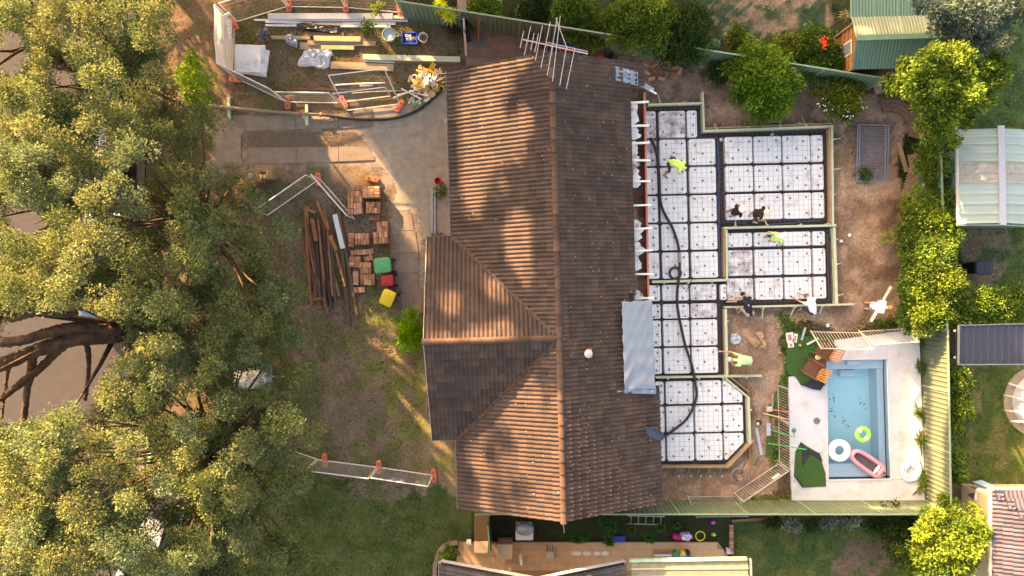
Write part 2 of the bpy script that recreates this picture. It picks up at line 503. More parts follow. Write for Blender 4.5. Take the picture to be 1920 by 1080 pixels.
grass('weedy_grass', 'long weedy grass around the pool paving and fence foot', [[(1450, 585), (1540, 590), (1520, 640), (1480, 660), (1480, 870), (1440, 880), (1470, 690)], [(1400, 925), (1490, 918), (1490, 945), (1400, 948)], [(1722, 615), (1738, 615), (1742, 945), (1728, 945)], [(1685, 250), (1720, 250), (1705, 330), (1700, 610), (1686, 610)], [(1480, 936), (1740, 934), (1740, 944), (1480, 946)], [(1620, 590), (1700, 590), (1700, 618), (1600, 618)]], 420, 0.12, (1, 1.1, 0.75), 1.7)

# ------------------------------------------------------------------ road, kerb, driveway, paths
asphalt = mat('asphalt', C(64, 61, 64), 0.9, 0.15, 3, 0.4, 150)
conc = mat('concrete', C(136, 122, 111), 0.9, 0.22, 3, 0.4, 60, rand=0.05, col2=C(118, 105, 95), s2=1.3, t2=0.5, w2=0.2)
concl = mat('pale_concrete', C(142, 129, 119), 0.9, 0.26, 3.2, 0.4, 50, col2=C(158, 146, 128), s2=0.55, t2=0.53, w2=0.16)
rd = MB().prism(xy([(-2600, -1800), (ROADX, -1800), (ROADX, 2900), (-2600, 2900)]), -0.16, -0.12).make('road', asphalt); tag(rd, 'grey asphalt street under the trees', kind='structure')
kb = MB()
for y in range(-3, 16): kb.prism(xy([(ROADX + 1, y * 90 + 1), (ROADX + 15, y * 90 + 1), (ROADX + 15, y * 90 + 89), (ROADX + 1, y * 90 + 89)]), -0.2, 0.015)
tag(kb.make('kerb', conc), 'concrete kerb along the street', kind='structure')
def ragged(poly, amp=2.2, step=5):
    out = []
    for i in range(len(poly)):
        a, b = Vector(poly[i]), Vector(poly[(i + 1) % len(poly)]); n_ = max(1, int((b - a).length / step))
        for k in range(n_): out.append(tuple(a.lerp(b, k / n_) + Vector((random.gauss(0, amp), random.gauss(0, amp))) * (1 if k else 0)))
    return out


dw = MB().prism(xy([(405, 217), (452, 217), (461, 246), (452, 254), (452, 298), (461, 309), (405, 316)]), -0.05, 0.02).make('driveway', conc); tag(dw, 'concrete strip driveway with slabs and gravel middle', kind='structure')
for i, q in enumerate([[(462.5, 218), (553.5, 216), (553.5, 243), (462.5, 246)], [(554.5, 216), (633.5, 214), (633.5, 241), (554.5, 243)], [(634.5, 214), (698, 205), (698, 236), (634.5, 241)],
          [(463, 277), (556.5, 276), (556.5, 306), (463, 308)], [(557.5, 276), (634.5, 274), (634.5, 303), (557.5, 306)], [(635.5, 274), (690, 273), (704, 300), (635.5, 303)]]):
    MB().prism(xy(q), -0.05, 0.022 + 0.004 * (i % 3)).make('slab', conc, dw)
MB().prism(xy(ragged([(699, 205), (760, 198), (845, 160), (851, 470), (802, 470), (790, 424), (771, 391), (743, 391), (741, 345), (705, 300), (691, 273), (669, 246), (699, 237)])), -0.05, 0.016).make('slab', concl, dw)
gv = MB().prism(xy([(463, 247), (668, 245), (690, 272), (463, 276)]), -0.05, 0.012).make('gravel_strip', mat('gravel_bed', C(126, 110, 98), 0.95, 0.4, 25, 0.8, 60), dw)
peb = []; pc = []
for i in range(3500):
    x = random.uniform(464, 688); y = random.uniform(247.5, 275.5)
    if x > 668 and y < 246 + (x - 668) * 1.25: continue
    c = np.array(W(x, y, 0.02)); r = random.uniform(0.012, 0.03); a_ = random.uniform(0, 3)
    peb.append([c + r * np.array([math.cos(a_ + k * 1.57), math.sin(a_ + k * 1.57), random.uniform(-0.3, 0.6)]) for k in range(4)]); pc.append(np.array(C(130, 112, 98)) * random.uniform(0.5, 1.6))
tag(blades_mesh('gravel', mat('gravel_stone', C(116, 98, 82), 0.95, 0.5, 30), np.array(peb), np.array(pc), dw), kind='stuff')
pt = MB().prism(xy([(744, 392), (771, 392), (776, 432), (749, 432)]), -0.05, 0.014).make('footpath', conc); tag(pt, 'narrow concrete path of slabs beside the house', kind='structure')
for y0, y1 in ((433, 474), (475, 512), (513, 549), (550, 598)):
    f = lambda y: (746 + (y - 392) * 0.042, 772 + min((y - 392) * 0.16, 13))
    a0, b0 = f(y0); a1, b1 = f(y1)
    MB().prism(xy([(a0, y0), (b0, y0), (b1, y1), (a1, y1)]), -0.05, 0.014 + random.uniform(0, .006)).make('slab', conc, pt)

# ------------------------------------------------------------------ the house being extended
TH = math.radians(1.52)
HO = Vector((1.62, 0, 0)); EX = Vector((math.cos(TH), math.sin(TH), 0)); EY = Vector((-math.sin(TH), math.cos(TH), 0)); EZ = Vector((0, 0, 1))
HW, ZE, TP = 3.8, 2.5, 0.455
ZR = ZE + HW * TP
YT, YB = 8.35, -8.27
WY, WX = -1.79, -4.8
hp = lambda x, y, z: HO + EX * x + EY * y + EZ * z
tilem = mat('roof_tile', C(71, 53, 46), 0.75, 0.25, 2.5, 0.3, 60, rand=0.3, col2=C(52, 41, 38), s2=1.2, t2=0.55, w2=0.15, spec=0.35)
ridgem = mat('ridge_tile', C(80, 60, 51), 0.8, 0.22, 4, 0.3, 60, rand=0.3)
lichen = mat('lichen', C(176, 170, 158), 0.95, 0.2)


def tile_mesh(w=0.32, ln=0.36, t=0.06, roll=0.036):
    b = MB(); prof = []
    for i in range(9):
        f = i / 8; prof.append((-w / 2 + w * f, roll * (0.5 + 0.5 * math.cos(f * 4 * math.pi)) ** 0.8))
    top = [(x, 0, z + 0.004) for x, z in prof] + [(x, ln, z + t) for x, z in prof] + [(x, ln, z + 0.002) for x, z in prof]
    fs = [(i, i + 9, i + 10, i + 1) for i in range(8)] + [(i + 9, i + 18, i + 19, i + 10) for i in range(8)]
    fs = [f[::-1] for f in fs]
    b.add(top, fs)
    return b


def tiles(parent, m, org, du, dv, nu, nv, keep=lambda u, v: True, tw=0.32, tl=0.32, jit=0.004, budget=10 ** 6, roll=0.036):
    """rows of roof tiles on a slope: org = point on the ridge, du along the ridge, dv down the slope"""
    base = tile_mesh(tw, tl * 1.12, roll=roll)
    src = base.make('roof_tile', m); me = src.data; bpy.data.objects.remove(src)
    nn = du.cross(dv).normalized()
    if nn.z < 0: nn = -nn
    out = []
    for v in range(nv):
        for u in range(nu):
            if not keep((u + .5) * tw, (v + .5) * tl): continue
            p_ = org + du * ((u + .5) * tw) + dv * (v * tl + random.uniform(-jit, jit)) + nn * (0.012 + random.uniform(0, jit))
            R = Matrix((du, dv, nn)).transposed() @ Matrix.Rotation(random.uniform(-.012, .012), 3, 'Z')
            out.append((p_, R.to_4x4()))
    cp = Vector((0, 0, H))
    out.sort(key=lambda q: (q[0] - cp).length)
    return me, out, base, parent


def lay(batches, limit=300):
    allp = sorted([((q[0] - Vector((0, 0, H))).length, bi, q) for bi, (me, out, base, par) in enumerate(batches) for q in out], key=lambda t: t[0])
    rest = {}
    for i, (d, bi, (p_, R)) in enumerate(allp):
        me, _, base, par = batches[bi]
        if i < limit:
            link('roof_tile', me, Matrix.Translation(p_) @ R, par)
        else: rest.setdefault(bi, []).append(Matrix.Translation(p_) @ R)
    for bi, ms in rest.items():
        me, _, base, par = batches[bi]
        B = np.array(base.V); F = np.array(base.F); nb = len(B)
        V = np.concatenate([B @ np.array(M.to_3x3()).T + np.array(M.translation) for M in ms])
        FF = np.concatenate([F + k * nb for k in range(len(ms))])
        b = MB(); b.V = V.tolist(); b.F = FF.tolist(); b.M = [0] * len(b.F)
        o = b.make('roof_tiles', me.materials[0], par); tag(o, kind='stuff')


house = thing('house', 'long brown tiled house with a front gable wing, being extended at the back', 'house', hp(0, 0, 0))
brickw = mat('house_brick', C(150, 92, 70), 0.9, 0.25, 14, 0.4, 60)
white = mat('white_paint', C(214, 212, 208), 0.6, 0.08, 5)
for x0, x1, y0, y1 in ((-3.2, 2.95, YB + .35, YT - .35),):
    MB().prism([hp(x0, y0, 0).xy[:], hp(x1, y0, 0).xy[:], hp(x1, y1, 0).xy[:], hp(x0, y1, 0).xy[:]], -0.1, 2.42).make('wall', brickw, house)
MB().prism([hp(-4.5, -5.2, 0).xy[:], hp(-3.21, -5.2, 0).xy[:], hp(-3.21, 1.6, 0).xy[:], hp(-4.5, 1.6, 0).xy[:]], -0.1, 2.42).make('wall', brickw, house)
for yy in (YB + .4, YT - .4):
    b = MB(); b.add([hp(-3.2, yy, 2.42), hp(2.9, yy, 2.42), hp(0, yy, ZR - .2)], [(0, 1, 2)]); b.make('gable', brickw, house)
sark = mat('roof_batten', C(70, 52, 44), 0.9)
roof = thing('roof', None, None, hp(0, 0, ZE)); roof.empty_display_size = .5
adopt(roof, house)
roofbase = MB()
e = 0.03
R_ = lambda x, y: hp(x, y, ZR - abs(x) * TP - 0.015)
roofbase.add([R_(-HW, YB + e), R_(0, YB + e), R_(0, YT - e), R_(-HW, YT - e)], [(0, 1, 2, 3)])
roofbase.add([R_(0, YB + e), R_(3.6, YB + e), R_(3.6, -3.75), R_(2.75, -3.75), R_(2.75, -0.35), R_(3.02, -0.35), R_(3.02, 7.45), R_(3.5, 7.45), R_(3.5, YT - e), R_(0, YT - e)], [tuple(range(10))])
Wr = lambda x, y: hp(x, y, ZR - abs(y - WY) * TP - 0.015)
hw2 = 3.76
roofbase.add([Wr(WX + e, WY + hw2), Wr(-HW - .02 + .0, WY + hw2), Wr(0, WY), Wr(WX + e, WY)], [(0, 1, 2, 3)])
roofbase.add([Wr(WX + e, WY), Wr(0, WY), Wr(-HW, WY - hw2), Wr(WX + e, WY - hw2)], [(0, 1, 2, 3)])
roofbase.make('batten_layer', sark, roof)
cosP = 1 / math.hypot(1, TP)
dl = (-EX - EZ * TP).normalized(); dr = (EX - EZ * TP).normalized(); dn = (EY - EZ * TP).normalized(); ds = (-EY - EZ * TP).normalized()
valley = lambda xl, yl: abs(yl - WY) < abs(xl) - 0.25      # inside the wing's own roof
nv = 13; tl = HW / cosP / nv
bat = []
bat.append(tiles(roof, tilem, hp(0, YB, ZR), EY, dl, 52, nv, lambda u, v: not valley(v * cosP, YB + u), tl=tl))


def keep_right(u, v):
    y = YB + u; x = v * cosP
    if y < -3.7: return x < 3.7
    if y < -0.25: return x < 2.75
    if y < 7.5: return x < 3.05
    return x < 3.6


bat.append(tiles(roof, tilem, hp(0, YB, ZR), EY, dr, 52, nv, keep_right, tl=tl))
nw = 15
bat.append(tiles(roof, tilem, hp(WX, WY, ZR), EX, dn, nw, nv, lambda u, v: -(WX + u) > v * cosP - 0.2, tl=tl))
bat.append(tiles(roof, tilem, hp(WX, WY, ZR), EX, ds, nw, nv, lambda u, v: -(WX + u) > v * cosP - 0.2, tl=tl))


lay(bat, 300)
cap = MB()
for i in range(7):
    a_ = math.pi * i / 6
    for y in (0, .46): cap.V.append((0.12 * math.cos(a_), y, 0.09 * math.sin(a_) + (0.045 if y else 0)))
cap.F = [(2 * i, 2 * i + 2, 2 * i + 3, 2 * i + 1) for i in range(6)] + [(1, 3, 5, 7, 9, 11, 13)]
cap.F = [f[::-1] for f in cap.F]; cap.M = [0] * len(cap.F)
co = cap.make('ridge_tile', ridgem); cme = co.data; bpy.data.objects.remove(co)
for i in range(38):
    link('ridge_tile', cme, Matrix.Translation(hp(random.uniform(-.008, .008), YT - .02 - i * 0.4385, ZR - .03)) @ Matrix((-EX, -EY, EZ)).transposed().to_4x4(), roof)
for i in range(11):
    link('ridge_tile', cme, Matrix.Translation(hp(-0.1 - i * 0.43, WY, ZR - .03)) @ Matrix((EY, -EX, EZ)).transposed().to_4x4(), roof)
leafl = mat('dry_leaf_litter', C(120, 84, 58), 0.95, 0.4, 20)
for sgn in (1, -1):      # valleys: metal tray with leaf litter
    b = MB(); d0 = hp(-.15, WY + sgn * .15, ZR - .15 * TP + .10); d1 = hp(-HW, WY + sgn * HW, ZE + .10)
    b.beam(d0, d1, 0.10, 0.012); b.make('valley_tray', mat('valley_metal', C(66, 58, 54), 0.5, 0.2, 6, metal=.3), roof)
    q = MB()
    for _ in range(260):
        t = random.random() ** 0.7; c = d0.lerp(d1, t) + EX * random.gauss(0, .05) + EY * random.gauss(0, .05) + EZ * random.uniform(.01, .05)
        a_ = random.uniform(0, 6.3); r = random.uniform(.02, .05)
        q.add([c + Vector((math.cos(a_) * r, math.sin(a_) * r, 0)), c + Vector((math.cos(a_ + 2) * r * .5, math.sin(a_ + 2) * r * .5, .02)), c + Vector((-math.cos(a_) * r, -math.sin(a_) * r, 0))], [(0, 1, 2)])
    o = q.make('leaf_litter', leafl, roof); tag(o, kind='stuff')
b = MB()                 # lichen flecks and fallen leaves lying on the tiles
for _ in range(1100):
    y = random.uniform(YB, YT); x = random.uniform(.15, 3.6) * (1 if random.random() < .72 else -1)
    if x > 3.0 and y > -3.7: continue
    if x < 0 and valley(-x, y): continue
    c = hp(x, y, ZR - abs(x) * TP + .065); r = random.uniform(.012, .032); a_ = random.uniform(0, 6)
    b.add([c + Vector((math.cos(a_ + k * 2.1) * r, math.sin(a_ + k * 2.1) * r, -TP * math.cos(a_ + k * 2.1) * r * (1 if x > 0 else -1))) for k in range(3)], [(0, 1, 2)])
tag(b.make('lichen_flecks', lichen, roof), kind='stuff')
for a0, a1 in ((hp(-HW - .07, YT, ZE - .04), hp(-HW - .07, WY + hw2 + .1, ZE - .04)), (hp(-HW - .07, WY - hw2 - .1, ZE - .04), hp(-HW - .07, YB, ZE - .04)), (hp(WX - .02, WY + hw2 + .07, ZE - .04), hp(-HW - .05, WY + hw2 + .07, ZE - .04)), (hp(WX - .02, WY - hw2 - .07, ZE - .04), hp(-HW - .05, WY - hw2 - .07, ZE - .04)), (hp(3.72, -3.8, ZE - .04), hp(3.72, YB, ZE - .04))):
    g = MB(); d = (a1 - a0).normalized(); sd = d.cross(EZ)
    for o_, z_, w_, h_ in ((0, -.05, .11, .01), (.055, 0, .012, .1), (-.055, 0, .012, .1)):
        g.beam(a0 + sd * o_ + EZ * z_, a1 + sd * o_ + EZ * z_, w_, h_)
    g.make('gutter', mat('gutter_metal', C(150, 138, 134), 0.5, 0.15, 4, metal=.2), house)
for x_, y0, y1 in ((WX - .01, WY - hw2, WY), (WX - .01, WY, WY + hw2)):
    za, zb = ZR - abs(y0 - WY) * TP - .07, ZR - abs(y1 - WY) * TP - .07
    MB().beam(hp(x_, y0, za), hp(x_, y1, zb), .03, .16).make('barge_board', white, house)
for y_ in (YT + .0, YB - .0):
    for s_ in (-1, 1):
        MB().beam(hp(s_ * HW, y_, ZE - .07), hp(0, y_, ZR - .07), .03, .16).make('barge_board', mat('barge_paint', C(110, 84, 72), .7), house)
# roof vent and collars
v = MB(); c = hp(1.05, -2.38, ZR - 1.05 * TP + .05)
v.box(c, (.3, .34, .08)); v.make('vent_base', mat('vent_flashing', C(150, 96, 78), .7), roof)
v = MB(); v.lathe(c + EZ * .04, [(.11, 0), (.11, .16), (.15, .17), (.15, .2), (.05, .24), (0, .25)], 14); v.make('roof_vent', mat('vent_metal', C(168, 168, 168), .4, .08), roof, smooth=False)
# stripped eave: torn lining, rafter tails and red beam
rust = mat('torn_lining', C(206, 204, 206), 0.9, 0.2, 5, 0.5, 40, col2=C(140, 92, 66), s2=1.6, t2=0.56, w2=0.07)
redb = mat('red_primed_timber', C(172, 104, 86), 0.8, 0.18, 3)
y = 7.0
while y > -0.3:
    L = random.uniform(.5, 1.1); w_ = random.uniform(.22, .42)
    if random.random() < .86:
        n_ = 7; left = []; right = []
        for k in range(n_):
            yy = y - L * k / (n_ - 1); left.append(hp(3.06 + random.uniform(-.03, .03), yy, 0).xy[:]); right.append(hp(3.06 + w_ * random.uniform(.6, 1.1) * (1 if 0 < k < n_ - 1 else .5), yy, 0).xy[:])
        zc = random.uniform(2.5, 2.58)
        MB().prism(left + right[::-1], zc - .012, zc).make('torn_eave_lining', rust, house)
    y -= L * random.uniform(.95, 1.12)
MB().beam(hp(3.62, 7.35, 2.44), hp(3.56, -0.35, 2.44), .07, .14).make('eave_beam', redb, house)
for py in (193, 236, 269, 300, 340, 385, 429, 470, 513, 559):
    yl = (540 - py) / 49.3 - .1
    MB().beam(hp(3.0, yl, 2.56), hp(3.75, yl + random.uniform(-.03, .03), 2.54), .07, .09).make('rafter_tail', white, house)
MB().prism([hp(2.96, -3.6, 0).xy[:], hp(3.0, 7.9, 0).xy[:], hp(2.99, 7.9, 0).xy[:], hp(2.97, -3.6, 0).xy[:]], 0, 2.4).make('stripped_wall', brickw, house)
# lead flashing and loose tiles at the corner
fl = mat('lead_flashing', C(120, 132, 150), 0.35, 0.3, 6, 0.5, 25, metal=.5, col2=C(196, 180, 170), s2=4, t2=.58, w2=.05)
b = MB(); N = 7
for i in range(N):
    for j in range(5):
        b.V.append(hp(2.42 + i * .15, 7.62 + j * .13 - .02 * i, ZR - (2.42 + i * .15) * TP + .09 + random.uniform(-.02, .03)))
b.F = [(i * 5 + j, (i + 1) * 5 + j, (i + 1) * 5 + j + 1, i * 5 + j + 1) for i in range(N - 1) for j in range(4)]; b.M = [0] * len(b.F)
b.make('flashing_sheet', fl, house)
b = MB(); b.beam(W(1192, 152, 2.75), W(1225, 170, 2.6), .22, .02, up=(.1, .3, 1)); b.make('flashing_strip', fl, house)
MB().beam(W(1193, 155, 2.62), W(1231, 176, 2.62), .05, .06).make('bent_gutter_end', white, house)
# tarp over the torn roof edge
tarpm = mat('tarp_plastic', C(130, 137, 150), 0.38, 0.08, 2, 0.25, 5, spec=.5)
b = MB(); NU, NV = 34, 60
cor = [W(1165, 566, 3.32), W(1221, 563, 2.63), W(1228, 730, 2.63), W(1170, 730, 3.32)]
for i in range(NU):
    for j in range(NV):
        u, v_ = i / (NU - 1), j / (NV - 1)
        p_ = (cor[0] * (1 - u) + cor[1] * u) * (1 - v_) + (cor[3] * (1 - u) + cor[2] * u) * v_
        cr = .05 * math.sin(9 * (v_ * 3.2 + u * .9) + 3 * math.sin(u * 4)) * max(0, (v_ - .35)) * 2 + .012 * math.sin(30 * (v_ + u * .5) + 5 * u) + .02 * (vnoise(np.float64(u * 9), np.float64(v_ * 14)) - .5)
        b.V.append(p_ + Vector((0, 0, cr + .09)) + Vector((.012 * math.sin(v_ * 40), .02 * math.sin(u * 17) if v_ in (0, 1) else 0, 0)))
b.F = [(i * NV + j, (i + 1) * NV + j, (i + 1) * NV + j + 1, i * NV + j + 1) for i in range(NU - 1) for j in range(NV - 1)]; b.M = [0] * len(b.F)
tp = b.make('tarp', tarpm, smooth=True); tag(tp, 'pale grey plastic tarp draped over the torn roof edge', 'tarp')
md = tp.modifiers.new('thickness', 'SOLIDIFY'); md.thickness = .006
bt_ = MB(); bt_.beam(W(1157, 733, 3.3), W(1230, 735, 2.72), .16, .02); bt_.make('tarp_end_flashing', fl, house)
# satellite dish
dt = thing('satellite_dish', 'dark blue satellite dish on the lower right roof edge', 'satellite dish', W(1222, 800, 2.6))
q = MB(); prof = [(0.0, 0.0)] + [(r, .12 * (r / .36) ** 2) for r in (.1, .2, .3, .36)] + [(.365, .11), (.3, .07), (.2, .03), (.1, -.005), (0, -.02)]
q.lathe((0, 0, 0), prof, 20)
d = q.make('reflector', mat('dish_paint', C(66, 78, 96), .45, .08), dt, smooth=True)
Md = Matrix.Translation(W(1230, 809, 3.15)) @ Matrix.Rotation(math.radians(-36), 4, 'Z') @ Matrix.Rotation(math.radians(52), 4, 'X')
d.data.transform(Md); 
MB().tube([W(1224, 800, 2.55), W(1226, 804, 2.9), Md @ Vector((0, 0, -.02))], .022).make('mast', mat('galvanised', C(150, 152, 156), .4, .1, metal=.6), dt)
MB().tube([Md @ Vector((0, -.34, .1)), Md @ Vector((0, -.1, .42))], .012).make('feed_arm', MATS['galvanised'], dt)
# ------------------------------------------------------------------ the slab: membrane, foam pods, formwork, reinforcement
membm = mat('black_membrane', C(46, 44, 56), 0.55, 0.3, 7, 0.4, 12, col2=C(66, 54, 52), s2=4, t2=.55, w2=.12)
mb_ = MB().prism(xy([(1208, 194), (1316, 194), (1319, 245), (1557, 237), (1567, 571), (1358, 578), (1360, 706), (1403, 743), (1406, 830), (1364, 873), (1236, 873)]), -0.04, 0.02).make('plastic_membrane', membm)
tag(mb_, 'dark plastic membrane under the foam pods', 'membrane')
bluem = mat('blue_membrane_edge', C(50, 76, 112), 0.5, 0.25, 6)
tear = [((1345, 262), (1348, 520)), ((1358, 258), (1361, 415)), ((1440, 421), (1535, 415)), ((1225, 528), (1300, 526)), ((1362, 417), (1400, 421)), ((1219, 570), (1240, 569))]
for k_, (a_, b_) in enumerate(tear):
    p0, p1 = W(*a_, .04), W(*b_, .04); q = MB(); pts = []
    for i in range(15):
        t = i / 14; pts.append(p0.lerp(p1, t) + Vector((random.gauss(0, .015), random.gauss(0, .015), .12 + random.uniform(0, .05))))
    nn_ = Vector((-(p1 - p0).y, (p1 - p0).x, 0)).normalized() * .022
    q.V = [v for p_ in pts for v in (p_ - nn_, p_ + nn_)]; q.F = [(2 * i, 2 * i + 1, 2 * i + 3, 2 * i + 2) for i in range(14)]; q.M = [0] * 14
    q.make('blue_fold', bluem, mb_)

podm = mat('foam_pod', C(228, 225, 226), 0.85, 0.05, 5, 0.15, 60, col2=C(176, 150, 142), s2=1.7, t2=.64, w2=.1)
podd = mat('muddy_foam_pod', C(226, 222, 226), 0.85, 0.09, 9, 0.15, 60, col2=C(132, 100, 88), s2=2.6, t2=.56, w2=.14)
PZ = 0.24
pods = []


def pod_poly(x0, x1, y0, y1, xr, yr, clip=None):
    sh = lambda x, y: (x + (y - yr) * 0.0245, y - (x - xr) * 0.022)
    c = 2.2
    P = [(x0 + c, y0), (x1 - c, y0), (x1, y0 + c), (x1, y1 - c), (x1 - c, y1), (x0 + c, y1), (x0, y1 - c), (x0, y0 + c)]
    if clip == 'ur': P = [(x0 + c, y0), (x0 + 5, y0), (x1, y0 + 27), (x1, y1 - c), (x1 - c, y1), (x0 + c, y1), (x0, y1 - c), (x0, y0 + c)]
    if clip == 'lr': P = [(x0 + c, y0), (x1 - c, y0), (x1, y0 + c), (x1, y0 + 18), (x0 + 4, y1), (x0 + c, y1), (x0, y1 - c), (x0, y0 + c)]
    return [sh(x, y) for x, y in P]


def pod(x0, x1, y0, y1, xr, yr, where, clip=None, dirty=False):
    poly = pod_poly(x0, x1, y0, y1, xr, yr, clip)
    b = MB(); P = xy(poly, PZ)
    b.prism(P, 0.02, PZ)
    o = b.make('foam_pod', podd if dirty else podm, bevel=.012)
    tag(o, f'white foam waffle pod, {where}', 'foam pod', 'foam pods laid in rows for the new slab')
    pods.append((poly, (x0, x1, y0, y1), where))
    return o


names = ['first', 'second', 'third', 'fourth', 'fifth', 'sixth']
A_rows = [(208, 258), (261.5, 310), (314, 363), (367, 416), (420, 469), (473, 522)]
A_cols = [(1210, 1231), (1237, 1286), (1292, 1341)]
cn = ['half column along the house', 'column next to the house column', 'column beside the wide dark beam']
for ri, (y0, y1) in enumerate(A_rows):
    for ci, (x0, x1) in enumerate(A_cols):
        if ri == 0 and ci == 2: x0, x1 = 1290, 1308
        pod(x0, x1, y0, y1, 1262, 285, f'{names[ri]} from the top in the {cn[ci]}', dirty=(ri, ci) in ((0, 0), (0, 1), (1, 0)))
B_rows = [(256.5, 306), (311, 359), (364, 412)]
B_cols = [(1360, 1411), (1414.5, 1465), (1468, 1519), (1521.5, 1543.5)]
bn = ['first', 'second', 'third', 'narrow last']
for ri, (y0, y1) in enumerate(B_rows):
    for ci, (x0, x1) in enumerate(B_cols):
        pod(x0, x1, y0, y1, 1385, 300, f'upper right bay, {["top", "middle", "bottom"][ri]} row, {bn[ci]} from the left')
C_rows = [(437, 463), (469, 517), (522, 563)]
C_cols = [(1362.5, 1411.5), (1416, 1467), (1471, 1521), (1525, 1548)]
for ri, (y0, y1) in enumerate(C_rows):
    for ci, (x0, x1) in enumerate(C_cols):
        pod(x0, x1, y0, y1, 1385, 500, f'lower right bay, {["short top", "middle", "bottom"][ri]} row, {bn[ci]} from the left', dirty=(ri, ci) in ((1, 0), (2, 0)))
D_rows = [(534, 563.5), (570, 597), (600.5, 649), (652.5, 700.5)]
D_cols = [(1218, 1239.5), (1244, 1293), (1297, 1345)]
for ri, (y0, y1) in enumerate(D_rows):
    for ci, (x0, x1) in enumerate(D_cols):
        pod(x0, x1, y0, y1, 1270, 625, f'block beside the tarp, {names[ri]} row, {["narrow left", "middle", "right"][ci]} one', dirty=(ri, ci) in ((0, 2), (1, 2)))
pod(1351.5, 1362, 533, 562.5, 1356, 548, 'small offcut between the tarp block and the lower right bay')
E_rows = [(715, 757.5), (762, 811), (815, 864)]
E_cols = [(1230, 1246), (1250, 1300), (1304, 1353.5), (1357, 1393)]
for ri, (y0, y1) in enumerate(E_rows):
    for ci, (x0, x1) in enumerate(E_cols):
        pod(x0, x1, y0, y1, 1275, 785, f'bottom bay, {["top", "middle", "bottom"][ri]} row, {bn[ci]} from the left', clip='ur' if (ri, ci) == (0, 3) else 'lr' if (ri, ci) == (2, 3) else None)

# bar chairs standing on the pods
chair_me = None
chm = mat('bar_chair_plastic', C(118, 116, 122), 0.6, 0.1)
bc = MB(); bc.lathe((0, 0, 0), [(.042, 0), (.042, .008), (.03, .02), (.018, .045), (.022, .05), (.0, .05)], 10)
for k in range(4): bc.beam((.05 * math.cos(k * 1.57), .05 * math.sin(k * 1.57), .004), (.012 * math.cos(k * 1.57), .012 * math.sin(k * 1.57), .04), .008, .008)
for poly, (x0, x1, y0, y1), where in pods:
    w_, h_ = x1 - x0, y1 - y0
    cx = sum(p_[0] for p_ in poly) / len(poly); cy = sum(p_[1] for p_ in poly) / len(poly)
    sp = [(-.3, -.32), (.32, -.33), (-.3, .33), (.31, .32), (0.02, .02)] if w_ > 32 else [(.2, -.34), (.12, .34), (.1, .0)]
    if h_ < 35: sp = sp[:4]
    for sx, sy in sp:
        if random.random() < .06: continue
        spot = 'centre' if abs(sx) < .08 and abs(sy) < .1 else ('upper' if sy < -.1 else 'lower' if sy > .1 else 'middle') + (' left' if sx < 0 else ' right')
        q = W(cx + sx * w_ + random.gauss(0, 1.5), cy + sy * h_ + random.gauss(0, 1.5), PZ)
        if chair_me is None:
            o = bc.make('bar_chair', chm); chair_me = o.data; o.matrix_basis = Matrix.Translation(q)
        else: o = link('bar_chair', chair_me, Matrix.Translation(q))
        tag(o, f'bar chair, {spot}, {where}', 'bar chair', 'bar chairs on the foam pods')

# reinforcing mesh sheets over the pods
wire = mat('rebar', C(124, 112, 110), 0.7, 0.2, 8, metal=.3)


def mesh_sheet(label, poly, cx, cy, step=9.2, z=.3, r=.0032):
    P = [tuple(W(*q, z).xy) for q in poly]
    cen = W(cx, cy, z); b = MB(); R = 9.0
    for ax, bx in ((EX, EY), (EY, EX)):
        k = -60
        while k <= 60:
            o_ = cen + ax * (k * .204) + Vector((0, 0, .006 if ax is EX else 0)); k += 1
            ts = []
            for i in range(len(P)):
                p0 = Vector((*P[i], z)) - o_; p1 = Vector((*P[(i + 1) % len(P)], z)) - o_
                a0, a1 = p0.dot(ax), p1.dot(ax)
                if (a0 > 0) != (a1 > 0):
                    t = a0 / (a0 - a1); ts.append(p0.dot(bx) * (1 - t) + p1.dot(bx) * t)
            ts.sort()
            for i in range(0, len(ts) - 1, 2):
                b.beam(o_ + bx * ts[i], o_ + bx * ts[i + 1], r * 2, r * 2)
    o = b.make('reinforcing_mesh', wire); tag(o, label, 'steel mesh', 'reinforcing mesh sheets over the slab'); return o


mesh_sheet('thin steel mesh over the pods along the house above the cross board', [(1215, 202), (1312, 200), (1315, 252), (1346, 254), (1350, 518), (1222, 520)], 1280, 380)
mesh_sheet('thin steel mesh over the upper right pod bay', [(1350, 247), (1548, 242), (1550, 414), (1354, 418)], 1450, 330)
mesh_sheet('thin steel mesh over the lower right pod bay', [(1364, 434), (1554, 430), (1558, 566), (1366, 570)], 1460, 500)
mesh_sheet('thin steel mesh over the pod block beside the tarp', [(1224, 532), (1352, 530), (1352, 702), (1230, 703)], 1290, 620)
mesh_sheet('thin steel mesh over the bottom pod bay', [(1234, 711), (1354, 711), (1396, 748), (1400, 826), (1362, 867), (1240, 867)], 1310, 790)
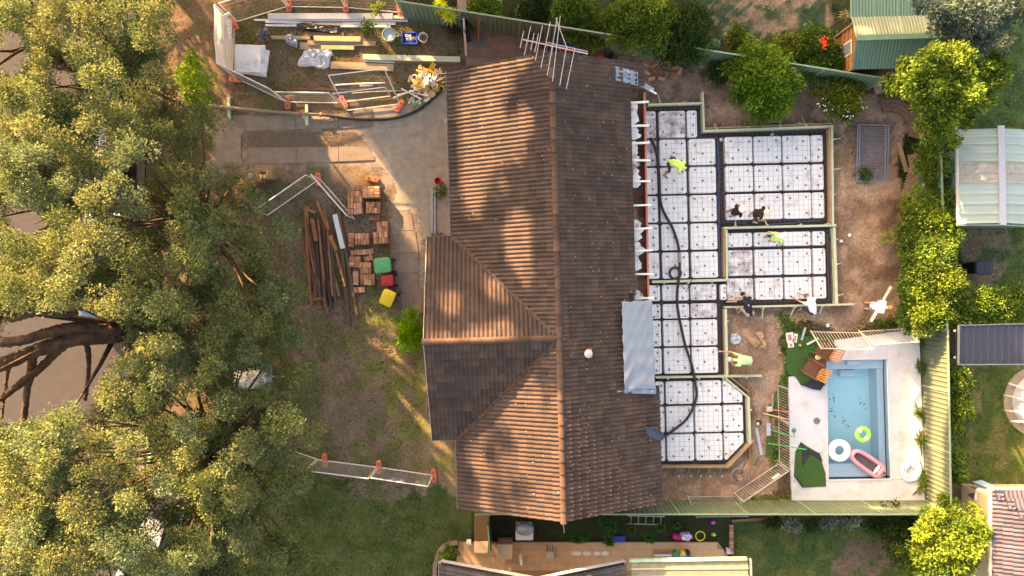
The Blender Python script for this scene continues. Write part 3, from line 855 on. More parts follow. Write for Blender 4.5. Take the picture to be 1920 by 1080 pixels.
# trench reinforcement in the edge beams
tm = mat('rusty_bar', C(88, 70, 62), 0.8, 0.3, 10)
tr = [('beam between the two pod blocks', (1352, 262), (1356, 420), 14), ('top edge beam of the upper right bay', (1325, 249), (1545, 243), 9), ('right edge beam of the upper right bay', (1550, 250), (1552, 415), 9), ('beam above the lower right bay', (1362, 419), (1545, 414), 9), ('right edge beam of the lower right bay', (1555, 440), (1560, 565), 11), ('bottom edge beam of the lower right bay', (1366, 569), (1555, 566), 9), ('beam right of the block beside the tarp', (1351, 570), (1353, 700), 12), ('top edge beam beside the stripped eave', (1220, 202), (1310, 200), 6), ('beam of the lower board row', (1232, 709), (1356, 708), 6)]
for nm, a_, b_, w_ in tr:
    t_ = thing('trench_mesh', f'rusty brown trench mesh lying in the {nm}', 'steel mesh', W(*a_, .02), 'trench mesh in the edge beams')
    p0, p1 = W(*a_, .14), W(*b_, .14); d = (p1 - p0); L = d.length; d.normalize(); sd = Vector((-d.y, d.x, 0)); ww = w_ / S
    for k in range(4): MB().beam(p0 + sd * ww * (k / 3 - .5), p1 + sd * ww * (k / 3 - .5), .016, .016).make('long_bar', tm, t_)
    q = MB(); s_ = .1
    while s_ < L: q.beam(p0 + d * s_ - sd * ww * .55 + EZ * .012, p0 + d * s_ + sd * ww * .55 + EZ * .012, .012, .012); s_ += .21
    tag(q.make('cross_ties', tm, t_), kind='stuff')

# formwork boards with pegs
pine = mat('treated_pine', C(186, 188, 160), 0.8, 0.12, 3, 0.2, 40, rand=.08)
pineb = mat('brown_pine', C(158, 128, 98), 0.85, 0.2, 3, 0.2, 40, rand=.1)
formw = [('top board beside the stripped eave', (1214, 198), (1314, 195), pine, 3.6), ('short upright board at the corner of the narrow top bay', (1315.5, 174), (1318.5, 249), pine, 4), ('long top board of the upper right bay', (1319, 247), (1560, 238), pine, 4), ('outer rail behind the long top board', (1322, 242), (1556, 233), pineb, 2.5),
         ('right board of the upper right bay', (1557, 240), (1559, 424), pine, 4), ('brown inner board of the upper right bay', (1552.5, 242), (1554.5, 420), pineb, 3.5), ('long board above the lower right bay', (1355, 428), (1565, 423), pine, 4), ('left board of the lower right bay', (1360, 431), (1361, 526), pine, 4), ('brown left board of the lower right bay', (1355.5, 431), (1356, 520), pineb, 3.5),
         ('cross board below the upper house block', (1221, 528.5), (1361, 525), pine, 5), ('right board of the lower right bay', (1561, 427), (1566, 571), pine, 5), ('long bottom board of the lower right bay', (1357, 576), (1598, 570.5), pine, 3.5), ('board left of the sandy corner', (1358.5, 579), (1361.5, 704), pine, 4.5), ('cross board above the bottom bay', (1228, 707), (1426, 704), pine, 3.5),
         ('upper slanting board of the bottom bay', (1358, 708), (1403, 746), pine, 3.2), ('right board of the bottom bay', (1401, 745), (1404, 830), pine, 5), ('lower slanting board of the bottom bay', (1410, 824), (1363, 874), pineb, 5), ('bottom board of the bottom bay', (1236, 873.5), (1366, 874), pineb, 4), ('top slanting brown rail outside the bottom bay', (1367, 706), (1402, 734), pineb, 2)]
for nm, a_, b_, m_, w_ in formw:
    t_ = thing('formwork_board', f'{"pale green" if m_ is pine else "brown"} timber formwork, {nm}', 'formwork', W(*a_, 0), 'formwork boards round the slab')
    p0, p1 = W(*a_, .18), W(*b_, .18)
    MB().beam(p0, p1, w_ / S, .3 + random.uniform(0, .02)).make('board', m_, t_, bevel=.004)
    if m_ is pine and 'upright' not in nm:
        d = p1 - p0; L = d.length; d.normalize(); sd = Vector((d.y, -d.x, 0))
        out = 1
        mid = (p0 + p1) / 2; ctr = W(1330, 480, .18)
        if (mid + sd - ctr).length < (mid - sd - ctr).length: out = -1
        s_ = .5
        while s_ < L - .2:
            q = p0 + d * s_ + sd * out * (w_ / S / 2 + .03)
            MB().box((q.x, q.y, .17), (.05, .05, .42), math.atan2(d.y, d.x)).make('peg', pine, t_)
            if random.random() < .6:
                MB().beam((q.x, q.y, .28), q + sd * out * random.uniform(.3, .5) + d * random.uniform(-.15, .15) + Vector((0, 0, -.16)), .045, .03).make('brace', pine if random.random() < .6 else pineb, t_)
            s_ += random.uniform(.9, 1.4)
# row of pegs and struts below the bottom board
for i, px in enumerate((1243, 1270, 1293, 1312, 1330, 1352)):
    t_ = thing('formwork_strut', f'green timber strut and peg propping the bottom board, {names[i]} from the house', 'strut', W(px, 886), 'struts propping the bottom formwork board')
    MB().beam(W(px + 1, 876, .3), W(px - 6, 892, .03), .06, .03).make('strut', mat('green_timber', C(112, 128, 106), .8, .15), t_)
    MB().beam(W(px + 2, 893, -.05), W(px + 2, 893, .3), .05, .05).make('peg', pine, t_)

# concrete hose over the slab and its coil
hosem = mat('black_rubber', C(52, 46, 48), 0.6, 0.25, 9, .2, 60)
path = smooth_path([W(x, y, .36) for x, y in ((1219, 258), (1230, 282), (1236, 330), (1240, 385), (1262, 430), (1273, 468), (1274, 510), (1270, 545), (1271, 580), (1283, 640), (1297, 685), (1304, 720), (1305, 748), (1288, 785), (1255, 812), (1240, 822))], 7)
ho = thing('concrete_hose', 'long black rubber concrete hose snaking over the white pods', 'hose', W(1274, 510))
MB().tube(path, .055, 9).make('hose', hosem, ho, smooth=True)
MB().tube([path[36], path[37], path[38], path[39]], .075, 10).make('coupling', mat('coupling_metal', C(150, 138, 132), .6, .2), ho)
ring = MB().torus(W(1266, 512, .30), .23, .05, 28, 9).make('coiled_hose_ring', hosem, smooth=True); tag(ring, 'black hose ring lying on a pod beside the long hose', 'hose')
loose = mat('dark_bar', C(50, 44, 46), .7, .2)
for i, (a_, b_, nm) in enumerate((((1286, 548), (1300, 519), 'across the cross board'), ((1318, 206), (1345, 206), 'near the corner of the narrow top bay'), ((1405, 612), (1356, 600), 'over the left board of the sandy corner'))[:1]):
    o = MB().tube([W(*a_, .34), W(*b_, .42)], .014).make('loose_bar', loose); tag(o, f'dark loose steel bar {nm}', 'bar')
for i, (x, y) in enumerate(((1330, 204), (1336, 214), (1347, 240), (1352, 236), (1382, 240), (1390, 231), (1430, 235), (1438, 229), (1532, 232), (1565, 303), (1572, 297))[:9]):
    o = MB().tube([W(x, y, .02), W(x + random.uniform(-6, 6), y - random.uniform(5, 9), .32)], .012).make('steel_stake', loose); tag(o, f'dark steel stake outside the top formwork, {(names + ["seventh", "eighth", "ninth"])[i]} from the left', 'stake', 'steel stakes outside the top formwork')

# ------------------------------------------------------------------ people
skin = mat('skin', C(196, 142, 112), 0.6, 0.08, 12)


def capsule(b, p0, p1, r0, r1, n=8):
    p0, p1 = Vector(p0), Vector(p1)
    b.tube([p0, p0.lerp(p1, .33), p0.lerp(p1, .66), p1], [r0, r0 * .67 + r1 * .33, r0 * .33 + r1 * .67, r1], n)
    b.ell(p0, (r0, r0, r0), n=n, k=6); b.ell(p1, (r1, r1, r1), n=n, k=6)


def person(label, px, py, zb, face, shirt, pants, hair, pose, hat=None, hr=.108, emblem=None, shoe=(50, 44, 40), sleeves=False, longp=False):
    """one continuous body from joints (forward, left, up) in metres, then coloured by the bone it lies on"""
    base = W(px, py, zb)
    f = Vector((math.cos(face), math.sin(face), 0)); lf = Vector((-f.y, f.x, 0))
    J = {k: base + f * v[0] + lf * v[1] + EZ * v[2] for k, v in pose.items()}
    root = thing('person', label, 'person', base, 'people working on the site')
    seg = []; b = MB()
    def cp(a, c, r0, r1, tagc):
        capsule(b, a, c, r0, r1); seg.append((Vector(a), Vector(c), tagc))
    for s in 'LR':
        cp(J['hip' + s], J['knee' + s], .088, .062, 'p'); cp(J['knee' + s], J['foot' + s] + EZ * .07, .058, .042, 'p' if longp else 's')
        cp(J['foot' + s] + EZ * .035, J['foot' + s] + EZ * .03 + f * .17, .045, .036, 'b')
        cp(J['sho' + s], J['elb' + s], .056, .045, 't' if sleeves else 'h'); cp(J['elb' + s], J['hand' + s], .042, .03, 's')
        hd = (J['hand' + s] - J['elb' + s]).normalized(); sd = hd.cross(EZ)
        if sd.length < .1: sd = hd.cross(f)
        sd.normalize(); pm = J['hand' + s] + hd * .06; nrm = sd.cross(hd)
        cp(J['hand' + s], pm, .03, .036, 's')
        for k, (o_, L_) in enumerate(((-.03, .07), (-.01, .082), (.01, .078), (.03, .06))):
            k0 = pm + sd * o_ + hd * .02; k1 = k0 + hd * L_ * .5 - nrm * .008; k2 = k1 + hd * L_ * .4 - nrm * .025
            cp(k0, k1, .011, .010, 's'); cp(k1, k2, .010, .009, 's')
        cp(J['hand' + s] + sd * .025, J['hand' + s] + sd * .06 + hd * .045, .013, .010, 's')
    cp(J['hipL'], J['hipR'], .105, .105, 'p')
    pel = (J['hipL'] + J['hipR']) / 2; ch = J['chest']
    cp(pel, pel.lerp(ch, .5), .125, .13, 't'); cp(pel.lerp(ch, .35) + lf * .05, ch + lf * .06, .11, .12, 't'); cp(pel.lerp(ch, .35) - lf * .05, ch - lf * .06, .11, .12, 't')
    cp(J['shoL'], J['shoR'], .078, .078, 't')
    cp(ch, J['neck'], .09, .06, 't'); cp(J['neck'], J['head'], .055, .06, 's')
    up = (J['head'] - J['neck']).normalized(); fw = J['look'] if 'look' in J else None
    look = (f * .8 - EZ * .6) if 'look' not in pose else (f * pose['look'][0] + lf * pose['look'][1] + EZ * pose['look'][2])
    look = (look - up * look.dot(up)).normalized()
    hc = J['head'] + up * .09
    tl_ = up.to_track_quat('Z', 'Y').to_matrix()
    b.ell(hc, (.078, .078, .115), n=12, k=8, tilt=tl_); seg.append((hc - up * .02, hc + up * .02, 's'))
    b.ell(hc - look * .02 + up * .02, (.086, .086, .1), n=12, k=8, tilt=tl_)
    b.ell(hc + look * .085 - up * .015, (.016, .016, .02), n=6, k=5)
    lat = look.cross(up)
    for s_ in (-1, 1): b.ell(hc + lat * s_ * .085, (.02, .02, .03), n=6, k=5)
    o = b.make('body', [skin])
    md = o.modifiers.new('r', 'REMESH'); md.mode = 'VOXEL'; md.voxel_size = .0135; md.use_smooth_shade = True
    m2 = o.modifiers.new('s', 'SMOOTH'); m2.iterations = 2; m2.factor = .5
    dg = bpy.context.evaluated_depsgraph_get(); dg.update()
    me2 = bpy.data.meshes.new_from_object(o.evaluated_get(dg))
    bpy.data.objects.remove(o)
    body = bpy.data.objects.new('body', me2); COL.objects.link(body)
    cl = lambda nm, c: mat(f'{nm}_{c[0]}_{c[1]}_{c[2]}', C(*c), .85, .14, 9, .5, 14)
    me2.materials.clear()
    mats = [skin, cl('cloth', shirt), cl('cloth', pants), cl('cloth', shoe)]
    for q in mats: me2.materials.append(q)
    nv_ = len(me2.polygons); cen = np.empty(nv_ * 3); me2.polygons.foreach_get('center', cen); cen = cen.reshape(-1, 3)
    best = np.full(nv_, 9.0); idx = np.zeros(nv_, int); tt = np.zeros(nv_)
    for i, (a_, c_, tg) in enumerate(seg):
        a0 = np.array(a_); d = np.array(c_) - a0; t = np.clip(((cen - a0) @ d) / max(d @ d, 1e-9), 0, 1)
        dist = np.linalg.norm(cen - a0 - t[:, None] * d, axis=1) - {'t': .09, 'p': .07, 'h': .045}.get(tg, .035)
        k = dist < best; best[k] = dist[k]; idx[k] = i; tt[k] = t[k]
    mi = np.zeros(nv_, np.int32)
    for i, (a_, c_, tg) in enumerate(seg):
        k = idx == i
        mi[k] = {'t': 1, 'p': 2, 'b': 3, 's': 0, 'h': 0}[tg]
        if tg == 'h': mi[k & (tt < .6)] = 1
    me2.polygons.foreach_set('material_index', mi); me2.polygons.foreach_set('use_smooth', np.ones(nv_, bool)); me2.update()
    adopt(body, root)
    if hat:
        q = MB(); q.ell(hc + up * .055 - look * .008, (hr, hr, .085 + (hr - .1) * .4), n=18, k=8, tilt=tl_)
        hb = q.make('cap', cl('cap', hat), root, smooth=True)
        q = MB(); q.beam(hc + look * .06 + up * .05, hc + look * (hr + .075) + up * .03, .15, .016, up=up); q.make('cap_brim', cl('cap', hat), root, bevel=.005)
    else:
        q = MB(); q.ell(hc + up * .03 - look * .018, (.094, .094, .105), n=16, k=8, tilt=tl_)
        for _ in range(26):
            d_ = Vector((random.gauss(0, 1), random.gauss(0, 1), random.gauss(0, 1))).normalized()
            if d_.dot(up) < -.1 or d_.dot(look) > .55: continue
            q.ell(hc + up * .03 - look * .018 + d_ * .085, (.026, .026, .022), n=6, k=4)
        q.make('hair', cl('hair', hair), root, smooth=True)
    if emblem:
        nb = (lf.cross(J['neck'] - pel)).normalized()
        if nb.z < 0: nb = -nb
        ax = (J['neck'] - pel).normalized(); q = MB(); c_ = pel.lerp(J['neck'], .66) + nb * .128
        for a0, a1 in (((-.07, -.05), (.07, -.03)), ((-.05, -.01), (.06, .02)), ((-.06, .04), (-.01, -.08)), ((.0, .05), (.05, -.08)), ((.03, .06), (.09, 0))):
            q.beam(c_ + lf * a0[0] + ax * a0[1], c_ + lf * a1[0] + ax * a1[1], .02, .02, up=nb)
        tag(q.make('shirt_print', cl('cloth', emblem), root), 'white print on the back of the shirt')
    return J


def stand(lean=.1, arms=None, spread=.12, hunch=0.0):
    P = dict(footL=(0, spread, 0), footR=(0.04, -spread, 0), kneeL=(.03, spread, .46), kneeR=(.08, -spread, .46), hipL=(-.04 - lean * .3, .09, .88), hipR=(-.04 - lean * .3, -.09, .88),
             chest=(lean * .55, 0, 1.25 - lean * .18), neck=(lean, 0, 1.44 - lean * .3), head=(lean * 1.25 + .02, 0, 1.51 - lean * .4),
             shoL=(lean * .9, .19, 1.37 - lean * .28), shoR=(lean * .9, -.19, 1.37 - lean * .28), elbL=(lean + .05, .27, 1.1 - lean * .3), elbR=(lean + .05, -.27, 1.1 - lean * .3), handL=(lean + .24, .2, .95 - lean * .4), handR=(lean + .24, -.2, .95 - lean * .4))
    P.update(arms or {}); return P


def bend(reach=.5, hz=.5, spread=.14, **kw):
    P = dict(footL=(0, spread, 0), footR=(0, -spread, 0), kneeL=(.1, spread * 1.05, .44), kneeR=(.1, -spread * 1.05, .44), hipL=(-.16, .09, .80), hipR=(-.16, -.09, .80),
             chest=(.2, 0, 1.0), neck=(.38, 0, 1.03), head=(.45, 0, 1.0), shoL=(.32, .19, 1.0), shoR=(.32, -.19, 1.0), elbL=(.42, .24, .76), elbR=(.42, -.24, .76), handL=(reach, .16, hz), handR=(reach, -.16, hz))
    P.update(kw); return P


D2 = math.radians
person('worker in a lime high visibility shirt with dark hair, lunging near the stripped eave', 1254, 313, PZ, D2(-28), (206, 240, 120), (62, 60, 84), (58, 40, 36), bend(.42, .62, kneeL=(-.02, .3, .44), kneeR=(.05, -.26, .44), footL=(-.12, .42, 0), footR=(-.02, -.42, 0), hipL=(-.14, .1, .8), hipR=(-.14, -.1, .8)), shoe=(170, 120, 84))
person('worker in black shirt and white cap beside the wide beam, left of the pair', 1364, 402, PZ, D2(25), (38, 32, 34), (140, 128, 128), (40, 34, 34), stand(.0, dict(handL=(.3, .1, .98), elbL=(.15, .25, 1.08), handR=(.32, -.14, .95))), hr=.14, hat=(222, 218, 210), shoe=(110, 116, 116), longp=False)
person('worker in black shirt and cream cap, right of the pair', 1405, 405, PZ, D2(-15), (38, 34, 36), (52, 48, 50), (60, 44, 40), stand(.04, dict(footR=(.2, -.2, 0), kneeR=(.2, -.17, .46), handL=(.36, .14, .86))), hr=.135, hat=(220, 206, 180), shoe=(176, 166, 160))
person('worker in a lime shirt and white cap with arms akimbo below the cross board', 1436, 449, PZ, D2(38), (204, 230, 140), (60, 66, 62), (70, 54, 50), stand(-.02, dict(elbL=(-.12, .36, 1.12), handL=(.02, .17, .98), elbR=(-.05, -.36, 1.1), handR=(.05, -.18, .96))), hr=.14, hat=(222, 216, 206), shoe=(176, 160, 152))
person('worker in a black shirt with white print, bending over the bottom board', 1391, 580, -0.04, D2(112), (36, 36, 42), (168, 156, 150), (44, 38, 40), bend(.6, .38, handL=(.55, .5, .38), elbL=(.5, .32, .62), handR=(.55, .12, .4), elbR=(.48, -.16, .66), footL=(-.08, .22, 0), chest=(.3, 0, .95), neck=(.5, 0, .96), head=(.58, 0, .92), shoL=(.44, .19, .94), shoR=(.44, -.19, .94)), emblem=(225, 222, 220), shoe=(214, 140, 96))
person('worker in a white shirt and grey cap, leaning over the bottom board', 1506, 577, -0.02, D2(118), (232, 230, 232), (50, 50, 66), (90, 84, 84), bend(.62, .42, handL=(.62, .3, .42), handR=(.68, .02, .45), elbR=(.5, -.12, .7), footL=(.02, .26, 0)), hat=(98, 92, 96), shoe=(150, 110, 88))
person('worker in a pale green shirt reaching over the board left of the sandy corner', 1386, 672, -0.04, D2(176), (186, 232, 160), (196, 186, 176), (200, 196, 200), bend(.95, .4, handR=(.92, -.26, .42), elbR=(.62, -.3, .66), handL=(.5, .1, .5), elbL=(.45, .24, .7), chest=(.22, 0, .98), neck=(.46, 0, .95), head=(.54, 0, .92)), hat=(206, 200, 208), shoe=(120, 96, 80))
J8 = person('worker in a white shirt with red hair carrying a timber plank across the soil', 1619, 573, 0.06, D2(-12), (236, 232, 234), (176, 146, 124), (168, 96, 56), stand(.12, dict(handR=(.14, -.12, 1.2), elbR=(.0, -.22, 1.04), handL=(.18, .1, 1.22), elbL=(.0, .22, 1.05))), shoe=(140, 104, 84))
o = MB().beam(W(1633, 603, 1.27), W(1671, 537, 1.3), .09, .05).make('plank', pine, bevel=.004); tag(o, 'pale timber plank carried by the red haired worker', 'plank')
# ------------------------------------------------------------------ temporary fencing
wmetal = mat('white_coated_steel', C(214, 206, 204), 0.5, 0.08, 6)
thin = mat('fence_wire', C(150, 142, 138), 0.6, 0.15, 6, metal=.2)
foot = mat('orange_plastic', C(198, 112, 82), 0.6, 0.14, 6)


def temp_panel(label, a, b, h=1.8, lean=(0, 0), step=.075, zb=.08, mesh=True, group='temporary fence panels', cross=False, hstep=.3, frame=.022):
    """upright panel: frame tubes and fine wires, standing on the line a-b"""
    p0, p1 = W(*a, zb), W(*b, zb); t_ = thing('temporary_fence_panel', label, 'fence panel', W(*a), group)
    up = Vector((lean[0], lean[1], math.sqrt(max(.01, h * h - lean[0] ** 2 - lean[1] ** 2))))
    for nm, q0, q1 in (('bottom_rail', p0, p1), ('top_rail', p0 + up, p1 + up), ('upright', p0, p0 + up), ('upright', p1, p1 + up)):
        MB().tube([q0, q1], frame, 6).make(nm, wmetal, t_)
    d = p1 - p0; L = d.length; d.normalize(); m_ = MB(); s_ = step
    while s_ < L: m_.beam(p0 + d * s_, p0 + d * s_ + up, .005, .005); s_ += step
    k = hstep
    while k < h - .05: m_.beam(p0 + up * (k / h), p1 + up * (k / h), .005, .005); k += hstep
    tag(m_.make('wire_infill', thin, t_), kind='stuff')
    return t_, p0, p1, up


def fence_foot(label, x, y, ang=0, sz=(.23, .56)):
    t_ = thing('fence_foot', label, 'fence foot', W(x, y), 'orange plastic fence feet')
    q = MB(); P = []
    for i in range(20):
        a = 2 * math.pi * i / 20; c, s = math.cos(a), math.sin(a)
        P.append((math.copysign(abs(c) ** .5, c) * sz[0] / 2, math.copysign(abs(s) ** .4, s) * sz[1] / 2))
    R = Matrix.Rotation(math.radians(ang), 2); cc = W(x, y).xy
    q.prism([tuple(R @ Vector(p_) + cc) for p_ in P], 0.0, .13); q.make('block', foot, t_, bevel=.02)
    w_ = W(x, y, .13); q = MB()
    for s in (-1, 1): q.lathe(Vector((*(R @ Vector((0, s * .14)) + cc), .131)), [(.045, 0), (.045, .012), (.02, .012), (.02, 0)], 10)
    q.make('socket', mat('orange_socket', C(150, 78, 56), .7), t_)


tp_, p0, p1, up = temp_panel('temporary fence panel with a small white sign at the top left corner', (445, 40), (538, 12))
MB().box(W(425, 28, 1.5), (.34, .03, .2), .45).make('sign', white, tp_)
temp_panel('temporary fence panel above the steel beams, left one', (542, 12), (648, 14), 1.8)
temp_panel('temporary fence panel above the steel beams, right one', (652, 14), (750, 23), 1.8)
tp_, p0, p1, up = temp_panel('temporary fence panel covered by a white advertising banner', (438, 42), (441, 143))


def sheer(name, c, tr=.45):
    m = bpy.data.materials.new(name); m.use_nodes = True; n = m.node_tree.nodes; l = m.node_tree.links; n.remove(n['Principled BSDF'])
    d = n.new('ShaderNodeBsdfDiffuse'); t = n.new('ShaderNodeBsdfTranslucent'); mx = n.new('ShaderNodeMixShader'); mx.inputs[0].default_value = tr
    d.inputs[0].default_value = (*c, 1); t.inputs[0].default_value = (*c, 1); l.new(d.outputs[0], mx.inputs[1]); l.new(t.outputs[0], mx.inputs[2]); l.new(mx.outputs[0], n['Material Output'].inputs[0]); return m


ban = sheer('banner_fabric', C(206, 202, 202)); bang = sheer('banner_print', C(178, 176, 182)); banw = mat('banner_letter', C(238, 236, 236), .7, .03)
bn_ = MB(); NN = 12; MM = 8
for i in range(NN):
    for j in range(MM):
        u, v = i / (NN - 1), j / (MM - 1)
        bn_.V.append(p0.lerp(p1, u) + up * v + Vector((-.05 - .09 * math.sin(math.pi * u) * math.sin(math.pi * v) - .03 * math.sin(u * 9 + v * 3), 0, 0)))
bn_.F = [(i * MM + j, (i + 1) * MM + j, (i + 1) * MM + j + 1, i * MM + j + 1) for i in range(NN - 1) for j in range(MM - 1)]
bn_.M = [1 if f[0] % MM < 3 or f[0] // MM == 5 else 0 for f in bn_.F]
sh_ = bn_.make('banner', [ban, bang], tp_, smooth=True)
d_ = (p1 - p0)
sc_ = []
for t in np.linspace(0, 1, 60):     # a line of cursive lettering, too faint to read
    sc_.append(p0 + d_ * (.1 + .27 * t) + up * (.33 + .07 * math.sin(t * 38) + .03 * math.sin(t * 17)) + Vector((.03, 0, 0)))
MB().tube(sc_, .018, 5).make('banner_lettering', banw, sh_)
temp_panel('temporary fence panel running down from the banner to the driveway fence', (441, 145), (534, 190))
temp_panel('temporary fence panel above the driveway, left of the pair', (537, 191), (634, 193), 1.45)
temp_panel('temporary fence panel above the driveway, right of the pair', (638, 192), (732, 180), 1.25)
temp_panel('temporary fence panel lying back over the driveway edge', (651, 207), (750, 195), 1.9, lean=(-.35, .95), zb=.1)
for i, (x, y, a, nm) in enumerate(((543, 12, 2, 'at the top left between two panels'), (649, 13, 4, 'at the top above the steel beams'), (750, 22, 12, 'at the corner of the green fence'), (441, 46, 25, 'at the top of the banner'), (444, 150, 88, 'below the stack of white sheets'), (540, 194, 4, 'left above the driveway'), (645, 192, 28, 'in the middle above the driveway'), (750, 200, -30, 'beside the rubbish pile'), (598, 337, 4, 'where two panels meet below the driveway'), (699, 336, 78, 'above the brick stacks'), (610, 862, 2, 'left of the lower lawn fence'), (711, 875, 2, 'in the middle of the lower lawn fence'), (814, 891, 6, 'at the house end of the lower lawn fence'), (446, 361, 10, 'by the curved wall under the tree'))):
    fence_foot(f'orange plastic fence foot {nm}', x, y, a)
temp_panel('temporary fence panel below the driveway reaching under the tree', (502, 403), (594, 339), 1.5)
temp_panel('temporary fence panel pointing at the brick stacks', (602, 338), (666, 411), 1.5)
temp_panel('temporary fence panel on the lower lawn, middle one', (596, 862), (706, 876), 1.7, step=.05, hstep=.1)
temp_panel('temporary fence panel on the lower lawn, house end', (710, 876), (811, 891), 1.6, step=.05, hstep=.1)
temp_panel('temporary fence panel on the lower lawn, end under the tree', (528, 838), (594, 861), 1.7, step=.06)

# ------------------------------------------------------------------ materials stacked at the front
lilac = mat('zinc_sheet', C(176, 176, 188), 0.45, .08, 3, metal=.25); grn = mat('weathered_timber', C(148, 130, 106), .85, .2, 4, .2, 50, rand=.1)
yel = mat('fresh_timber', C(172, 148, 114), .8, .15, 4, .2, 50, rand=.1); brown = mat('brown_timber', C(128, 100, 78), .85, .2, 4, .2, 50, rand=.12)


def plank(name, label, cat, a, b, w, h, z, m, group=None, z2=None):
    o = MB().beam(W(*a, z + h / 2), W(*b, (z if z2 is None else z2) + h / 2), w, h).make(name, m, bevel=.004); return tag(o, label, cat, group)


G = 'steel lengths stacked along the front fence'
plank('steel_purlin', 'wide lilac grey steel length at the top of the stack', 'steel length', (503, 31), (737, 31), .24, .12, .02, lilac, G)
plank('steel_purlin', 'short cream end of steel beside the orange foot', 'steel length', (738, 32.5), (763, 33), .12, .1, .02, mat('cream_metal', C(206, 196, 182), .6), G)
plank('steel_purlin', 'longest thin white steel length of the stack', 'steel length', (477, 37.5), (765, 39), .07, .06, .02, wmetal, G)
plank('steel_purlin', 'bright white steel length left of the black plastic, upper', 'steel length', (498, 41), (590, 43.5), .09, .06, .02, white, G)
plank('steel_purlin', 'bright white steel length left of the black plastic, lower', 'steel length', (498, 47.5), (556, 48), .08, .05, .02, white, G)
plank('steel_purlin', 'dull grey steel length behind the black plastic', 'steel length', (585, 44), (642, 44.5), .16, .06, .02, mat('dull_zinc', C(150, 146, 142), .6, .2), G)
plank('steel_purlin', 'white steel length right of the black plastic, upper', 'steel length', (640, 44), (742, 44), .1, .05, .02, wmetal, G)
plank('steel_purlin', 'white steel length right of the black plastic, lower', 'steel length', (638, 49), (732, 49.5), .09, .05, .02, wmetal, G)


def crumple(name, label, cat, poly, z, amp, m, n=16, group=None, seed=0):
    P = [W(x, y, 0).xy for x, y in poly]; c = sum((Vector(p_) for p_ in P), Vector((0, 0))) / len(P)
    b = MB(); K = 7; r_ = random.Random(seed)
    per = []
    tot = len(P)
    for i in range(n):
        t = i / n * tot; k = int(t); per.append(Vector(P[k % tot]).lerp(Vector(P[(k + 1) % tot]), t - k))
    b.V.append((c.x, c.y, z + amp * .8))
    for k in range(1, K + 1):
        for q in per:
            p_ = c.lerp(q, k / K); b.V.append((p_.x + r_.gauss(0, .012), p_.y + r_.gauss(0, .012), .015 + (z + amp * r_.random()) * (1 if k < K else .15)))
    for j in range(n): b.F.append((0, 1 + j, 1 + (j + 1) % n))
    for k in range(K - 1):
        for j in range(n): b.F.append((1 + k * n + j, 1 + (k + 1) * n + j, 1 + (k + 1) * n + (j + 1) % n, 1 + k * n + (j + 1) % n))
    b.M = [0] * len(b.F)
    return tag(b.make(name, m), label, cat, group)


clear = mat('clear_plastic', C(186, 188, 196), .25, .12, 5, .4, 9, spec=.7)
blackp = mat('black_plastic', C(36, 36, 42), .35, .2, 5, .5, 9, spec=.6)
crumple('plastic_sheet', 'crumpled black plastic lying over the white steel lengths', 'plastic sheet', [(555, 45), (575, 43), (600, 47), (640, 50), (641, 65), (610, 64), (580, 57), (560, 55)], .11, .05, blackp, 18)
crumple('plastic_sheet', 'crumpled clear plastic sheet lying by the long plank', 'plastic sheet', [(570, 96), (583, 92), (600, 94), (622, 91), (625, 103), (619, 108), (618, 127), (606, 130), (590, 126), (557, 124), (561, 112)], .06, .09, clear, 26, seed=3)
crumple('plastic_bag', 'silver plastic bag beside the timber offcuts', 'plastic bag', [(537, 66), (552, 66), (559, 76), (558, 90), (545, 86), (536, 80)], .12, .1, mat('silver_plastic', C(146, 152, 166), .25, .25, 6, .5, 10, spec=.7), 16, seed=5)
crumple('plastic_bag', 'clear plastic bag lying on the soil below the lower right bay', 'plastic bag', [(1369, 627), (1382, 625), (1389, 634), (1386, 643), (1376, 647), (1367, 640)], .05, .08, clear, 14, seed=8)
G = 'timber lengths on the front yard'
for lab, a, b, w, h, z, m in (('weathered grey timber with the silver bag on it', (509, 70.5), (582, 71), .15, .05, .02, grn), ('brown timber under the black plastic', (572, 64), (645, 65), .16, .05, .02, brown), ('pale greenish board at the top of the offcut pile', (588, 72), (676, 73.5), .22, .04, .12, yel), ('long tan board in the middle of the offcut pile', (577, 80), (705, 82), .2, .05, .06, grn), ('dark grey board at the right of the offcut pile', (680, 74.5), (710, 76), .13, .05, .05, mat('dark_timber', C(104, 84, 70), .9, .2)), ('yellow board at the bottom of the offcut pile', (602, 88), (664, 89), .2, .05, .06, yel), ('pinkish board sheet left of the offcut pile', (562, 86), (603, 88), .3, .04, .02, mat('pinkish_board', C(150, 128, 118), .85, .15)), ('long wide tan plank below the clear plastic', (620, 122), (738, 127), .29, .06, .02, yel), ('long pale green beam pointing at the house', (681, 107.5), (863, 112), .22, .15, .02, pine), ('narrow brown lath below the pale green beam', (740, 117.5), (858, 119), .06, .04, .02, brown), ('thin white lath below the pale green beam', (682, 114.5), (742, 117.5), .05, .04, .02, wmetal)):
    plank('timber', lab, 'timber', a, b, w, h, z, m, G)
t_ = thing('foam_sheet_stack', 'stack of white foam sheets beside the banner', 'foam sheets', W(468, 113))
for k, (x, y, r, w, h) in enumerate(((477, 116, 8, 1.12, 1.1), (473, 112, -3, 1.12, 1.14), (470, 112, 1, 1.1, 1.13), (465, 110, 2, 1.06, 1.12))):
    MB().box(W(x, y, .06 + k * .115), (w, h, .11), math.radians(-r)).make('sheet', podm, t_, bevel=.01)
